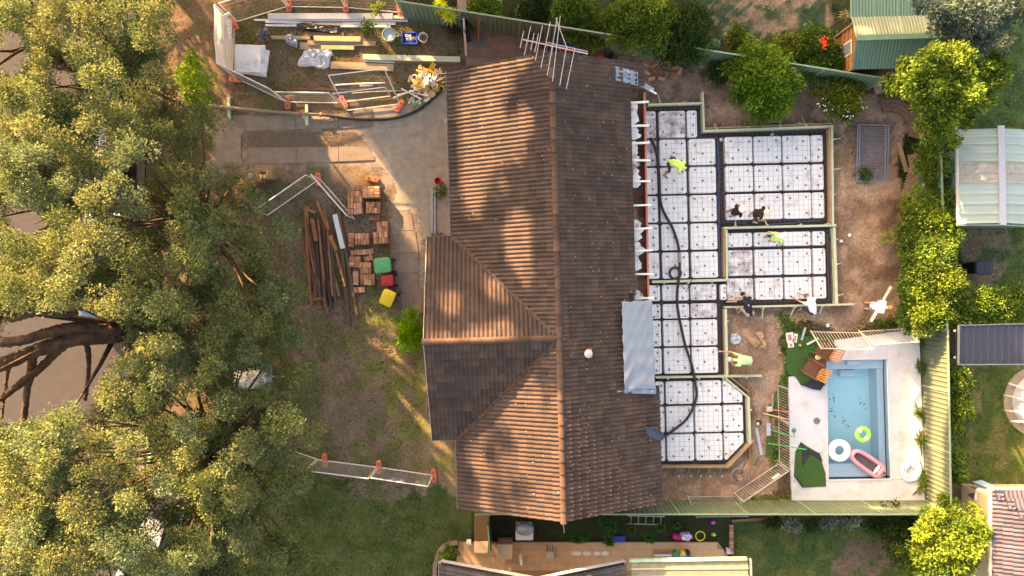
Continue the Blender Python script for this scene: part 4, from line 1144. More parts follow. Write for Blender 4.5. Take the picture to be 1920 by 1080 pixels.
# tubs
def tub(name, label, cat, x, y, r, h, m, fill, fz=.6, n=18, lip=.015):
    t_ = thing(name, label, cat, W(x, y)); q = MB()
    q.lathe(W(x, y), [(r * .8, 0), (r, h), (r + lip, h), (r + lip, h - .02), (r - .012, h - .021), (r * .8 - .005, .012), (0, .012)], n); q.make('shell', m, t_, smooth=False)
    if fill is not None:
        q = MB(); q.lathe(W(x, y), [(r * .8 + (r - r * .8) * fz - .016, h * fz), (r * .5, h * fz + .02), (0, h * fz + .03)], n); q.make('contents', fill, t_)
    return t_
tubm = mat('pale_green_plastic', C(166, 190, 176), .5, .06)
t_ = tub('tub', 'pale green round tub with white plastic inside', 'tub', 732, 70, .27, .36, tubm, clear, .7)
for s in (-1, 1): MB().torus(W(732, 70, .35) + Vector((s * .27, s * .12, 0)), .07, .014, 12, 6).make('handle', tubm, t_)
bw = mat('white_bucket_plastic', C(206, 200, 196), .5, .06)
t_ = tub('bucket', 'white bucket with brown contents beside the blue crate', 'bucket', 795, 75, .185, .36, bw, mat('muddy_water', C(120, 88, 66), .4, .2), .55)
t_ = tub('bucket', 'red bucket on the garden bed by the front eave', 'bucket', 822, 341, .13, .28, mat('red_plastic', C(206, 44, 50), .45, .08), mat('red_dark', C(176, 30, 36), .5), .3)
t_ = thing('crate', 'blue plastic crate holding white bags', 'crate', W(769.5, 75)); bl = mat('blue_plastic', C(54, 76, 176), .45, .1)
q = MB(); c = W(769.5, 75); w_, d_, h_ = .58, .42, .25
for sx, sy, a, b in ((0, d_ / 2, w_, .02), (0, -d_ / 2, w_, .02), (w_ / 2, 0, .02, d_ - .02), (-w_ / 2, 0, .02, d_ - .02)): q.box(c + Vector((sx, sy, h_ / 2)), (a, b, h_))
q.box(c + Vector((0, 0, .012)), (w_ - .02, d_ - .02, .02)); 
for sx, sy, a, b in ((0, d_ / 2 + .02, w_ + .06, .03), (0, -d_ / 2 - .02, w_ + .06, .03), (w_ / 2 + .02, 0, .03, d_), (-w_ / 2 - .02, 0, .03, d_)): q.box(c + Vector((sx, sy, h_ - .01)), (a, b, .025))
q.make('shell', bl, t_)
crumple('bag', 'white bag inside the blue crate', 'bag', [(760, 67), (774, 68), (775, 80), (762, 80)], .2, .06, white, 12, seed=2)
crumple('bag', 'dark mottled bag inside the blue crate', 'bag', [(775.5, 70), (780, 70), (780, 80), (775.5, 80)], .18, .06, mat('speckled_bag', C(120, 120, 140), .7, .5, 30), 10, seed=4)
# pump line: grey steel pipe on green blocks, then black hose
pipe = mat('concrete_pipe', C(136, 118, 108), .7, .15, 6)
t_ = thing('pump_pipe', 'grey brown steel pump pipe laid along the driveway on green blocks', 'pipe', W(398, 198))
MB().tube([W(392, 197.5, .2), W(437, 203, .2), W(500, 208.5, .2), W(562, 213.5, .2), W(606, 215.5, .18)], .065, 10).make('pipe', pipe, t_, smooth=True)
for x, y in ((437, 203), (562, 213.5), (602, 215.3)): MB().tube([W(x - 2, y - .2, .2), W(x + 2, y + .2, .2)], .095, 10).make('coupling', mat('clamp', C(146, 104, 94), .7), t_)
t_ = thing('pump_hose', 'black rubber pump hose curving across the driveway to the rubbish pile', 'hose', W(700, 222))
MB().tube(smooth_path([W(606, 215.5, .18), W(640, 220, .1), (W(690, 224, .09)), W(740, 221, .09), W(780, 208, .09), W(805, 190, .09), W(838, 160, .1), W(850, 146, .1)], 8), .062, 10).make('hose', hosem, t_, smooth=True)
for x, y0, y1, nm in ((429, 183, 223, 'left'), (575, 196, 235, 'right')):
    o = MB().beam(W(x, y0, .07), W(x + 1, y1, .07), .12, .11).make('timber_block', mat('mint_timber', C(178, 196, 172), .8, .1), bevel=.005); tag(o, f'pale green timber block under the pump pipe, {nm} one', 'timber block', 'blocks under the pump pipe')
o = MB().beam(W(583, 220, .045), W(626, 223.5, .045), .16, .04).make('timber_block', yel, bevel=.004); tag(o, 'tan timber board under the start of the black hose', 'timber block')
G = 'pipes and rods lying above the driveway'
teal = mat('teal_plastic', C(52, 132, 110), .5, .12); rod = mat('rust_rod', C(128, 88, 72), .8, .2)
for i, (lab, pts, r, m) in enumerate((('green plastic conduit, upper of the bundle', ((550, 178), (640, 168), (765, 160)), .018, teal), ('green plastic conduit, lower of the bundle', ((525, 181), (640, 171), (762, 164)), .02, teal), ('brown rod above the green conduits', ((545, 166), (650, 165), (758, 157)), .02, rod), ('brown rod, second above the green conduits', ((555, 169), (660, 168), (740, 163)), .016, rod), ('pinkish rod across the leaning panel', ((660, 175), (700, 172), (755, 170)), .02, mat('pink_rod', C(190, 158, 140), .7)), ('white pipe at the top of the rods', ((628, 159.5), (675, 157), (722, 155.5)), .035, white))):
    o = MB().tube(smooth_path([W(x, y, .05 + .02 * i) for x, y in pts], 5), r, 7).make('conduit', m, smooth=True); tag(o, lab, 'pipe', G)
plank('plastic_offcut', 'short white flat plastic offcut below the white pipe', 'offcut', (674, 160.5), (699, 160.5), .07, .03, .03, white)
# rubbish pile
ybag = mat('yellow_plastic', C(204, 158, 60), .5, .15); tan = mat('cardboard', C(208, 172, 136), .85, .12)
t_ = thing('rubbish_pile', 'rubbish pile of yellow plastic, cardboard and timber offcuts at the house corner', 'rubbish pile', W(797, 158))
for _ in range(58):
    x, y = random.gauss(796, 15), random.gauss(150, 14); z = .08 + .42 * math.exp(-((x - 796) ** 2 / 700 + (y - 152) ** 2 / 420)) * random.uniform(.6, 1)
    if x > 832: continue
    m_ = random.choice([ybag, ybag, tan, tan, tan, white]); L = random.uniform(.15, .42); a = random.uniform(0, 3.1)
    q = MB(); c = W(x, y, z)
    tilt = Matrix.Rotation(random.uniform(-.5, .5), 3, 'X') @ Matrix.Rotation(random.uniform(-.4, .4), 3, 'Y')
    if random.random() < .1: q.torus((0, 0, 0), .12, .03, 12, 5); q.V = [tuple(c + tilt @ Vector(v)) for v in q.V]
    else: q.box(c, (L, random.uniform(.06, .2), random.uniform(.02, .08)), a, tilt=tilt)
    q.make('rubbish_piece', m_, t_, bevel=0)
for a, b, m_ in (((737, 183), (797, 163), pine), ((797, 163), (837, 143), yel), ((752, 166), (790, 186), wmetal), ((768, 172), (803, 180), tan), ((745, 178), (776, 170), white)):
    MB().beam(W(*a, .25), W(*b, .42), .05, .03).make('lath', m_, t_)
for _ in range(26):
    x, y = random.gauss(778, 9), random.gauss(187, 6); MB().beam(W(x, y, random.uniform(.05, .15)), W(x + random.gauss(0, 6), y + random.gauss(0, 6), random.uniform(.05, .2)), random.uniform(.03, .08), .025).make('offcut', random.choice([pine, pine, white, grn]), t_)
for _ in range(20):
    x, y = random.gauss(820, 6), random.gauss(148, 8); MB().beam(W(x, y, random.uniform(.06, .2)), W(x + random.gauss(0, 7), y + random.gauss(0, 5), random.uniform(.06, .2)), .03, .02).make('metal_scrap', random.choice([lilac, rod, lilac]), t_)
# yucca, post with black cloth, garden rake
# paving behind the house
pav = MB().prism(xy([(872, 66), (1060, 66), (1085, 96), (1085, 122), (870, 132)]), -.06, -.005).make('paving', mat('paving_joint', C(78, 64, 56), .95)); tag(pav, 'brown square paving beside the house gable', kind='structure')
pv = mat('paver', C(124, 100, 86), .9, .15, 4, .3, 60, rand=.14)
for i in range(16):
    for j in range(5):
        x, y = 874 + i * 13.2, 68 + j * 13.2
        if x > 1060 and y < 92: continue
        MB().box(W(x + 6.5, y + 6.5, .008), (.283, .283, .04), 0).make('paver', pv, pav)
t_ = thing('post', 'white post with crossed timber feet holding black cloth', 'post', W(871, 100))
MB().beam(W(874, 104, .02), W(869, 34, 1.5), .08, .05).make('pole', mat('greywhite_timber', C(196, 186, 176), .8, .1), t_)
MB().beam(W(869, 34, 1.5), W(872, 60, .05), .06, .04).make('leg', grn, t_)
o = crumple('cloth', 'black cloth bundle slung on the white post', 'cloth', [(866, 52), (873, 50), (881, 64), (884, 80), (876, 82), (868, 70)], .9, .25, mat('black_cloth', C(46, 38, 42), .9, .2), 16, seed=6)
t_ = thing('garden_rake', 'timber handled rake with teal head leaning on the green fence', 'rake', W(897, 80))
MB().tube([W(898, 30, 1.5), W(897, 80, .05)], .018).make('handle', mat('orange_handle', C(196, 132, 70), .6), t_)
q = MB()
for k in range(5): q.beam(W(885, 73 + k * 3.4, .06), W(910, 73 + k * 3.4, .06), .02, .015)
for k in range(4): q.beam(W(886 + k * 8, 71, .07), W(886 + k * 8, 88, .07), .015, .015)
q.make('head', mat('teal_metal', C(96, 118, 112), .5, .1), t_)
o = MB().beam(W(873, 32, 1.5), W(908, 62, .05), .05, .03).make('timber_lath', brown); tag(o, 'brown lath leaning on the green fence beside the rake', 'lath')
# lying ladder and things behind the gable
alu = mat('aluminium', C(176, 172, 172), .4, .08, metal=.5)
def ladder(label, a, b, w, z, n, m=alu, group=None):
    t_ = thing('ladder', label, 'ladder', W(*a), group); p0, p1 = W(*a, z), W(*b, z); d = (p1 - p0); sd = Vector((-d.y, d.x, 0)).normalized() * w / 2
    for s in (-1, 1): MB().beam(p0 + sd * s, p1 + sd * s, .035, .07).make('rail', m, t_)
    for k in range(n): MB().tube([p0 + d * ((k + .5) / n) - sd, p0 + d * ((k + .5) / n) + sd], .018).make('rung', m, t_)
    return t_
t_ = ladder('aluminium extension ladder lying along the house gable', (1021, 92), (1098, 104), .42, .1, 9)
MB().box(W(1099, 105, .1), (.08, .5, .1), -.1).make('end_cap', mat('orange_cap', C(222, 104, 60), .6), t_)
plank('plastic_board', 'long blue board beside the lying ladder', 'board', (1043, 79), (1100, 92), .3, .05, .02, mat('blue_board', C(56, 96, 170), .5, .1))
plank('dark_plank', 'dark plank at the left end of the lying ladder', 'plank', (1000, 85), (1043, 93), .16, .05, .02, mat('charcoal_board', C(62, 60, 66), .7))
o = MB().box(W(1126, 108, .07), (.3, .17, .14), 0).make('toolbox', mat('red_box', C(196, 62, 58), .5, .1), bevel=.02); tag(o, 'small red toolbox between ladder and round tub', 'toolbox')
tub('tub', 'dark round tub beside the red toolbox', 'tub', 1143, 108, .16, .3, mat('brown_rubber', C(88, 72, 64), .7), mat('tub_mud', C(70, 56, 48), .9), .4)
t_ = thing('wire_rack', 'small wire rack with a long handle by the green fence', 'rack', W(1170, 108))
for k in range(4): MB().beam(W(1159 + k * .8, 104 + k * 4, .04), W(1181, 109 + k * 3.4, .04), .02, .02).make('bar', mat('rack_metal', C(150, 148, 120), .6), t_)
for k in range(4): MB().beam(W(1160 + k * 7, 102 + k * 1.2, .05), W(1160 + k * 6.6, 116 + k * 1.2, .05), .015, .015).make('cross_bar', MATS['rack_metal'], t_)
MB().tube([W(1172, 104, .05), W(1184, 81, .5)], .015).make('handle', MATS['rack_metal'], t_)
# television antenna on the ridge end
t_ = thing('television_antenna', 'large television antenna with many long rods above the gable', 'antenna', W(1030, 112, ZR)); q = W(1030, 95, 6.2)
rodm = mat('antenna_rod', C(190, 182, 182), .4, .08, metal=.4); orc = mat('orange_clip', C(226, 120, 84), .5)
za = 6.0
MB().tube([hp(.0, YT - .1, ZR - .2), W(1036, 88, za)], .025).make('mast', rodm, t_)
MB().beam(W(980, 74, za), W(1102, 101, za), .03, .03).make('boom', rodm, t_)
MB().beam(W(1024, 79, za), W(1102, 97, za - .12), .02, .02).make('lower_boom', rodm, t_)
for a, b in (((982, 58), (975, 90)), ((995, 49.5), (983, 103.5)), ((1001.6, 61.8), (995, 94)), ((1009.7, 62.8), (1002.6, 97.4)), ((1017, 48.5), (1003.6, 113.7)), ((1032, 40.4), (1013.8, 128)), ((1045, 33), (1026, 142)), ((1050.5, 30), (1036, 152.4)), ((1061.7, 90), (1049.5, 160.6)), ((1078, 90), (1061.7, 166.7)), ((1042, 33), (1063.7, 92.3))):
    MB().tube([W(*a, za + .03), W(*b, za + .03)], .012, 6).make('rod', rodm, t_)
for x, y in ((989, 77), (1010, 81), (1024, 84), (1050, 89.5), (1063, 92.5), (1077, 95)): MB().box(W(x, y, za + .03), (.07, .06, .05), .2).make('clip', orc, t_)

# ------------------------------------------------------------------ curved wall, timber pile, brick stacks, bins
cwm = mat('sandstone_block', C(170, 128, 84), .9, .2, 6, .3, 40, rand=.2)
t_ = thing('curved_garden_wall', 'low curved sandstone block wall with odds and ends on top', 'wall', W(490, 345))
for k in range(13):
    a0 = math.radians(88 + k * 8.6); cx, cy = 497, 368; r0, r1 = 25, 46
    P = [(cx + r * math.cos(a) * 1.02, cy - r * math.sin(a)) for r, a in ((r0, a0), (r1, a0), (r1, a0 + .137), (r0, a0 + .137))]
    MB().prism(xy(P), -.02, .5 + random.uniform(0, .03)).make('block', cwm, t_, bevel=.012)
for k in range(3):
    MB().prism(xy([(499 + k * 6.6, 322), (505 + k * 6.6, 322), (505 + k * 6.6, 338), (499 + k * 6.6, 338)]), -.02, .5 + random.uniform(0, .02)).make('block', cwm, t_, bevel=.012)
for k, x in enumerate((490, 496)):
    t2 = thing('boot', f'pale work boot standing on the curved wall, {["left", "right"][k]} of the pair', 'boot', W(x, 327, .54), 'pair of boots on the curved wall')
    MB().ell(W(x, 329, .6), (.05, .14, .06), n=10, k=6).make('shoe', mat('pale_leather', C(206, 188, 160), .8), t2, smooth=True)
    MB().lathe(W(x, 325, .6), [(.05, -.05), (.05, .09), (.035, .09), (.03, .02), (0, .02)], 10).make('opening', mat('dark_opening', C(40, 34, 34), .9), t2)
o = MB().lathe(W(471, 330, .53), [(.0, .0), (.07, 0), (.09, .05), (.07, .06), (.05, .02), (0, .02)], 14).make('dish', mat('teal_dish', C(110, 190, 184), .5)); tag(o, 'small teal dish lying on the curved wall', 'dish')
beamc = [mat(f'old_beam_{i}', c, .9, .3, 5, .3, 40, rand=.12) for i, c in enumerate((C(126, 84, 62), C(100, 70, 58), C(76, 60, 55), C(142, 98, 68)))]
pile = [((563.6, 426), (583, 547), .1, 0), ((573, 387), (586, 485), .16, 3), ((586, 485), (598, 538), .14, 3), ((585.8, 410.6), (593, 452), .16, 0), ((593, 452), (604, 551), .16, 0), ((594, 377), (614, 430), .09, 3), ((598, 420), (610, 570), .12, 2), ((606, 391), (617, 430), .1, 0), ((606.6, 421), (627, 540), .13, 1), ((610, 420), (622, 575), .11, 2), ((616, 470), (636, 555), .1, 3), ((619, 442), (631, 470), .14, 3), ((603, 455), (614, 570), .1, 2), ((575, 470), (590, 540), .1, 1), ((580, 420), (600, 560), .12, 2), ((622, 440), (647, 537), .09, 0), ((599, 400), (604, 470), .1, 1), ((613, 520), (622, 580), .12, 2), ((588, 480), (592, 560), .12, 1), ((608, 560), (620, 604), .1, 1), ((624, 500), (630, 560), .08, 2), ((570, 440), (580, 500), .1, 1), ((576, 560), (603, 560), .08, 3), ((575, 392), (592, 399), .1, 3), ((583, 538), (603, 536), .08, 3), ((594, 545), (602, 580), .14, 0), ((576, 398), (580, 386), .1, 3)] + [((x_ + .3, 400 + (x_ * 7) % 40), (x_ + 12, 520 + (x_ * 13) % 60), .09, int(x_) % 4) for x_ in (572, 578, 584, 590, 596, 601, 607, 612, 618)]
bl_ = sorted(range(len(pile)), key=lambda i: pile[i][0][0] + pile[i][1][0])
ordw = 'first second third fourth fifth sixth seventh eighth ninth tenth eleventh twelfth thirteenth fourteenth fifteenth sixteenth seventeenth eighteenth nineteenth twentieth'.split()
for i, (a, b, w, c) in enumerate(pile):
    z = .04 + (i % 4) * .1
    o = MB().beam(W(*a, z), W(*b, z + random.uniform(-.02, .1)), w, w * random.uniform(.6, .9)).make('old_beam', beamc[c], bevel=.006)
    rk = bl_.index(i)
    tag(o, f'old {["brown", "dull brown", "blackish", "orange brown"][c]} beam in the heap, ' + (f'{ordw[rk]} from the left' if rk < 19 else f'{ordw[len(pile) - 1 - rk]} from the right'), 'timber beam', 'old beams heaped left of the brick stacks')
plank('painted_beam', 'beam with peeling white paint beside the heap of old beams', 'timber beam', (628, 402), (643, 466), .2, .12, .12, mat('peeling_white', C(206, 204, 206), .8, .1, 6, col2=C(120, 100, 90), s2=5, t2=.63, w2=.04))
plank('long_beam', 'long grey brown beam right of the heap, left of two', 'timber beam', (641, 466), (655, 613), .16, .14, .03, mat('grey_brown_timber', C(92, 76, 62), .9, .2), 'two long beams right of the heap')
plank('long_beam', 'long grey brown beam right of the heap, right of two', 'timber beam', (633, 380), (670, 594), .13, .12, .05, MATS['grey_brown_timber'], 'two long beams right of the heap')
bricks = [mat(f'red_brick_{i}', c, .9, .22, 20, .3, 60, rand=.16) for i, c in enumerate((C(178, 124, 94), C(154, 104, 82), C(190, 142, 112)))]
bsrc = MB().box((0, 0, 0), (.225, .108, .074)).make('brick', bricks[0], bevel=.006); bme = [bsrc.data]; bpy.data.objects.remove(bsrc)
for k in (1, 2): m2 = bme[0].copy(); m2.materials[0] = bricks[k]; bme.append(m2)


def brick_stack(label, x0, y0, x1, y1, layers, rot, along='x', ragged=.0, lean=0):
    c = W((x0 + x1) / 2, (y0 + y1) / 2); t_ = thing('brick_stack', label, 'brick stack', c, 'brick stacks in the front yard')
    w, d = (x1 - x0) / S, (y1 - y0) / S
    for k in range(layers):
        al = (along == 'x') != (k % 2 == 1 and ragged > .2)
        bx, by = (.236, .117) if al else (.117, .236)
        nx_, ny_ = max(1, round(w / bx)), max(1, round(d / by))
        for i in range(nx_):
            for j in range(ny_):
                edge = 0 < i < nx_ - 1 and 0 < j < ny_ - 1
                if k < layers - 1 and edge: continue
                if k == layers - 1 and random.random() < ragged: continue
                q = Vector(((i - (nx_ - 1) / 2) * bx + random.gauss(0, .006), (j - (ny_ - 1) / 2) * by + random.gauss(0, .006), .04 + k * .076 + (random.uniform(0, .004))))
                M = Matrix.Translation(c) @ Matrix.Rotation(math.radians(rot), 4, 'Z') @ Matrix.Translation(q) @ Matrix.Rotation((0 if al else math.pi / 2) + random.gauss(0, .03), 4, 'Z')
                link('brick', random.choice(bme), M, t_)
    return t_


brick_stack('neat red brick stack by the fence corner, left of the top two', 655, 360, 683, 404, 5, 2, 'y')
brick_stack('red brick stack at the top right of the stacks', 685, 352, 714, 373, 6, 1, 'x')
brick_stack('red brick stack below the top right one, with gaps', 690, 379, 714, 402, 4, 0, 'x', .25)
brick_stack('low scatter of red bricks below the upper stacks', 692, 403, 713, 413, 1, 3, 'x', .1)
brick_stack('red brick stack right of the middle, upper half', 709, 417, 729, 437, 4, 1, 'y')
brick_stack('red brick stack right of the middle, taller lower half', 703, 438, 731, 457, 6, 3, 'y')
brick_stack('red brick stack beside the long beams, left half', 653, 437, 668, 464, 3, 0, 'x', .1)
brick_stack('red brick stack beside the long beams, taller right half', 668, 438, 696, 460, 5, 1, 'y')
brick_stack('long low row of red bricks below the middle stacks', 659, 468, 702, 478, 2, 5, 'y')
brick_stack('loose red brick stack left of the green bin', 659, 481, 676, 502, 3, -1, 'x')
brick_stack('small red brick stack touching the green bin', 683, 480, 701, 490, 2, 18, 'y', .2)
brick_stack('red brick stack left of the red bin, upper', 677, 493, 698, 513, 4, 0, 'y')
brick_stack('red brick stack left of the red bin, low left', 661, 504, 676, 534, 2, 0, 'x', .1)
brick_stack('red brick stack left of the red bin, lower', 678, 515, 704, 533, 3, 1, 'y')
brick_stack('smallest red brick stack above the yellow bin', 665, 539, 684, 548, 2, 2, 'y')
for i, (x, y, r) in enumerate(((1226, 124, 30), (1229, 132, 10), (1221, 148, 15), (1240, 148, -20), (1261, 142, 60), (1275, 133, 70), (1205, 120, 40), (1245, 128, 80), (1213, 137, -30), (1266, 128, 20))):
    o = link('loose_brick', bme[i % 3], Matrix.Translation(W(x, y, .05)) @ Matrix.Rotation(math.radians(r), 4, 'Z') @ Matrix.Scale(1.3, 4)); tag(o, f'loose tan brick on the soil by the back gable corner, {(names + ["seventh", "eighth", "ninth", "tenth"])[sorted((1226, 1229, 1221, 1240, 1261, 1275, 1205, 1245, 1213, 1266)).index(x)]} from the left', 'brick', 'loose bricks by the back gable corner')


def wheelie_bin(label, x, y, ang, mb, ml, w=.5, d=.56, h=1.02, group='wheelie bins in the front yard'):
    """x, y: base. tapered body, domed lid with rim and ribs, hinge handle, two wheels"""
    c = W(x, y); t_ = thing('wheelie_bin', label, 'wheelie bin', c, group); R = Matrix.Rotation(math.radians(ang), 4, 'Z')
    def put(b): b.V = [tuple(c + (R @ Vector(v))) for v in b.V]; return b
    q = MB(); b0 = .74
    def ringp(sx, sy, z, rr=.06):
        o_ = []
        for i in range(24):
            a = 2 * math.pi * i / 24; cc, ss = math.cos(a), math.sin(a); o_.append((math.copysign(abs(cc) ** .35, cc) * sx / 2, math.copysign(abs(ss) ** .35, ss) * sy / 2, z))
        return o_
    rings = [ringp(w * b0, d * b0, .03), ringp(w * .98, d * .96, h - .08), ringp(w * 1.05, d * 1.04, h - .07), ringp(w * 1.05, d * 1.04, h - .02)]
    for r_ in rings: q.V += r_
    for i in range(3):
        for j in range(24): q.F.append((i * 24 + j, i * 24 + (j + 1) % 24, (i + 1) * 24 + (j + 1) % 24, (i + 1) * 24 + j))
    q.F += [tuple(range(23, -1, -1)), tuple(range(72, 96))]; q.M = [0] * len(q.F); put(q).make('body', mb, t_)
    q = MB(); rings = [ringp(w * 1.09, d * 1.08, h - .03), ringp(w * 1.09, d * 1.08, h + .005), ringp(w * .98, d * .97, h + .04), ringp(w * .6, d * .6, h + .06)]
    for r_ in rings: q.V += r_
    for i in range(3):
        for j in range(24): q.F.append((i * 24 + j, i * 24 + (j + 1) % 24, (i + 1) * 24 + (j + 1) % 24, (i + 1) * 24 + j))
    q.F += [tuple(range(72, 96))]; q.M = [0] * len(q.F)
    lid = put(q).make('lid', ml, t_)
    q = MB(); q.box((0, d * .1, h + .066), (w * .5, d * .34, .02)); put(q).make('lid_panel', ml, lid, bevel=.008)
    q = MB(); q.tube([(-w * .42, -d * .6, h - .04), (w * .42, -d * .6, h - .04)], .02); put(q).make('handle', mb, t_)
    for s in (-1, 1):
        q = MB(); q.tube([(s * w * .4, -d * .45, .1), (s * w * .4 + s * .06, -d * .45, .1)], .1, 14); put(q).make('wheel', mat('bin_wheel', C(40, 40, 42), .8), t_)


gb = mat('bin_green', C(44, 52, 44), .5, .08)
wheelie_bin('wheelie bin with a bright green lid beside the brick stacks', 726, 499, 96, gb, mat('lid_green', C(68, 150, 98), .55, .14, 9), .56, .64, 1.0)
wheelie_bin('smaller wheelie bin with a red lid between the green and yellow ones', 733, 526, 94, gb, mat('lid_red', C(178, 48, 52), .55, .14, 9), .44, .46, .85)
wheelie_bin('wheelie bin with a yellow lid below the red one', 735, 558, 156, gb, mat('lid_yellow', C(208, 178, 48), .55, .14, 9), .5, .6, 1.0)
# things along the front wall
ladder('narrow metal rails lying beside the front eave', (813, 356), (813, 441), .12, .08, 3)
t_ = thing('timber_steps', 'two grey timber step boards beside the front wing', 'step', W(792, 566))
for k in range(2): MB().beam(W(787.5 + k * 8, 546, .1), W(788 + k * 8, 586, .1), .16, .06).make('board', mat('grey_deck', C(136, 116, 98), .85, .15), t_)
t_ = thing('garden_edging', 'low brown timber bed edging with orange bricks along the front wing', 'edging', W(799, 720))
MB().beam(W(797, 660, .1), W(801, 772, .1), .06, .16).make('board', brown, t_)
for k in range(9): MB().box(W(803 + random.uniform(-1, 1), 676 + k * 10, .06), (.1, .2, .07), random.gauss(0, .1)).make('brick', bricks[k % 3], t_)
for nm, P in (('lying on the lawn beside the round shrub', [(650, 618), (760, 612), (758, 655), (690, 660), (660, 640)]), ('narrow strip on the lawn beside the front wing', [(764, 682), (776, 682), (776, 782), (764, 782)])):
    cx = sum(p_[0] for p_ in P) / len(P); cy = sum(p_[1] for p_ in P) / len(P); o = mesh_sheet(f'rusty steel mesh {nm}', P, cx, cy, z=.04, r=.0035)
    o['group'] = 'steel mesh sheets on the front lawn'
# ------------------------------------------------------------------ pool and paving
deckm = mat('pool_paving', C(200, 198, 203), .7, .06, 2, .1, 60, col2=C(182, 172, 164), s2=1.2, t2=.6, w2=.1)
shell = mat('pool_shell', C(220, 248, 250), .5, .04, 2)
DK = [(1478, 707), (1500, 706), (1512, 722), (1547, 733), (1547, 674), (1556, 660), (1563, 638), (1722, 618), (1732, 937), (1484, 941)]
o = MB()
xa = lambda pts: xy(pts)
for k_, P in enumerate(([(1478, 707), (1488, 704), (1506, 716), (1546.6, 722), (1551, 900.5), (1483, 902)], [(1483, 902.5), (1669.8, 898.6), (1731, 898), (1732, 937), (1484, 941)], [(1663.4, 672), (1663.2, 624), (1722, 618), (1731, 897.4), (1669.8, 897.8)], [(1547, 673.6), (1547, 640), (1662.7, 625), (1662.9, 671.8)])):
    q = MB().prism(xy(P), -.3, .06 + .003 * k_)
    if k_ == 0: pd = q.make('pool_paving', deckm); tag(pd, 'white paving round the swimming pool', kind='structure')
    else: q.make('paving_section', deckm, pd)
pool = thing('swimming_pool', 'rectangular pale blue swimming pool with steps and side ledges', 'swimming pool', W(1608, 786))
q = MB(); P = xy(POOL); P2 = xy([(1548, 675), (1662, 673), (1669, 897), (1552, 899)])
q.V = [(x, y, .058) for x, y in P] + [(x, y, -.9) for x, y in P2]
q.F = [(4, 5, 6, 7)] + [(i, i + 4, (i + 1) % 4 + 4, (i + 1) % 4) for i in range(4)]; q.M = [0] * 5
q.make('shell', shell, pool)
led = mat('pool_ledge', C(222, 230, 236), .5, .04)
MB().prism(xy([(1549, 676), (1661.6, 674), (1661.8, 692), (1549.4, 694)]), -.89, -.24).make('top_ledge', led, pool)
MB().prism(xy([(1650, 693), (1661.8, 692.6), (1668, 896), (1656, 896)]), -.89, -.28).make('side_ledge', led, pool)
MB().prism(xy([(1552.5, 872), (1655.5, 871.4), (1656, 896), (1553, 897.5)]), -.89, -.22).make('bottom_ledge', led, pool)
MB().prism(xy([(1588, 675.8), (1611, 675.4), (1611, 684), (1588, 684.4)], -.1), -.23, -.08).make('step', led, pool)
MB().prism(xy([(1578, 694.5), (1606, 694), (1606, 706), (1578, 706)], -.5), -.89, -.6).make('step', led, pool)
for i in range(4):
    a, b = Vector((*P[i], .075)), Vector((*P[(i + 1) % 4], .075)); MB().beam(a, b, .07, .03).make('coping', mat('coping', C(200, 196, 198), .6, .04), pool, bevel=.01)
wm = bpy.data.materials.new('pool_water'); wm.use_nodes = True
n = wm.node_tree.nodes; l = wm.node_tree.links; n.remove(n['Principled BSDF'])
tb = n.new('ShaderNodeBsdfTransparent'); tb.inputs[0].default_value = (.95, .985, 1, 1)
gl = n.new('ShaderNodeBsdfGlossy'); gl.inputs['Roughness'].default_value = .04
fr = n.new('ShaderNodeFresnel'); fr.inputs['IOR'].default_value = 1.33; mx = n.new('ShaderNodeMixShader')
nz = n.new('ShaderNodeTexNoise'); nz.inputs['Scale'].default_value = 5; nz.inputs['Detail'].default_value = 3; bpn = n.new('ShaderNodeBump'); bpn.inputs['Strength'].default_value = .12; bpn.inputs['Distance'].default_value = .03
l.new(nz.outputs['Fac'], bpn.inputs['Height']); l.new(bpn.outputs[0], gl.inputs['Normal']); l.new(bpn.outputs[0], fr.inputs['Normal'])
va = n.new('ShaderNodeVolumeAbsorption'); va.inputs['Color'].default_value = (.36, .84, .92, 1); va.inputs['Density'].default_value = .2
l.new(fr.outputs[0], mx.inputs[0]); l.new(tb.outputs[0], mx.inputs[1]); l.new(gl.outputs[0], mx.inputs[2]); l.new(mx.outputs[0], n['Material Output'].inputs['Surface']); l.new(va.outputs[0], n['Material Output'].inputs['Volume'])
MB().prism(xy([(1547.6, 674.6), (1662.4, 672.6), (1669.4, 897.4), (1551.6, 899.4)]), -1.05, -.04).make('water', wm, pool)
b = MB()
for _ in range(30):       # leaves lying on the floor of the pool
    cx, cy = random.choice([(1565, 748), (1560, 775), (1585, 795), (1583, 790), (1615, 755)]); x, y = random.gauss(cx, 5), random.gauss(cy, 6); c = W(x, y, -.88); r = random.uniform(.02, .06); a = random.uniform(0, 6)
    b.add([c + Vector((math.cos(a + k * 1.57) * r * (1 if k % 2 else .45), math.sin(a + k * 1.57) * r * (1 if k % 2 else .45), 0)) for k in range(4)], [(0, 1, 2, 3)])
tag(b.make('sunken_leaves', mat('wet_leaf', C(84, 104, 106), .8), pool), kind='stuff')
o = MB().lathe(W(1531.5, 789, .066), [(.0, .012), (.09, .012), (.095, .02), (.13, .02), (.135, 0)], 20).make('skimmer_lid', mat('skimmer_grey', C(110, 112, 122), .5, .2)); tag(o, 'round grey skimmer lid in the pool paving', 'skimmer lid')
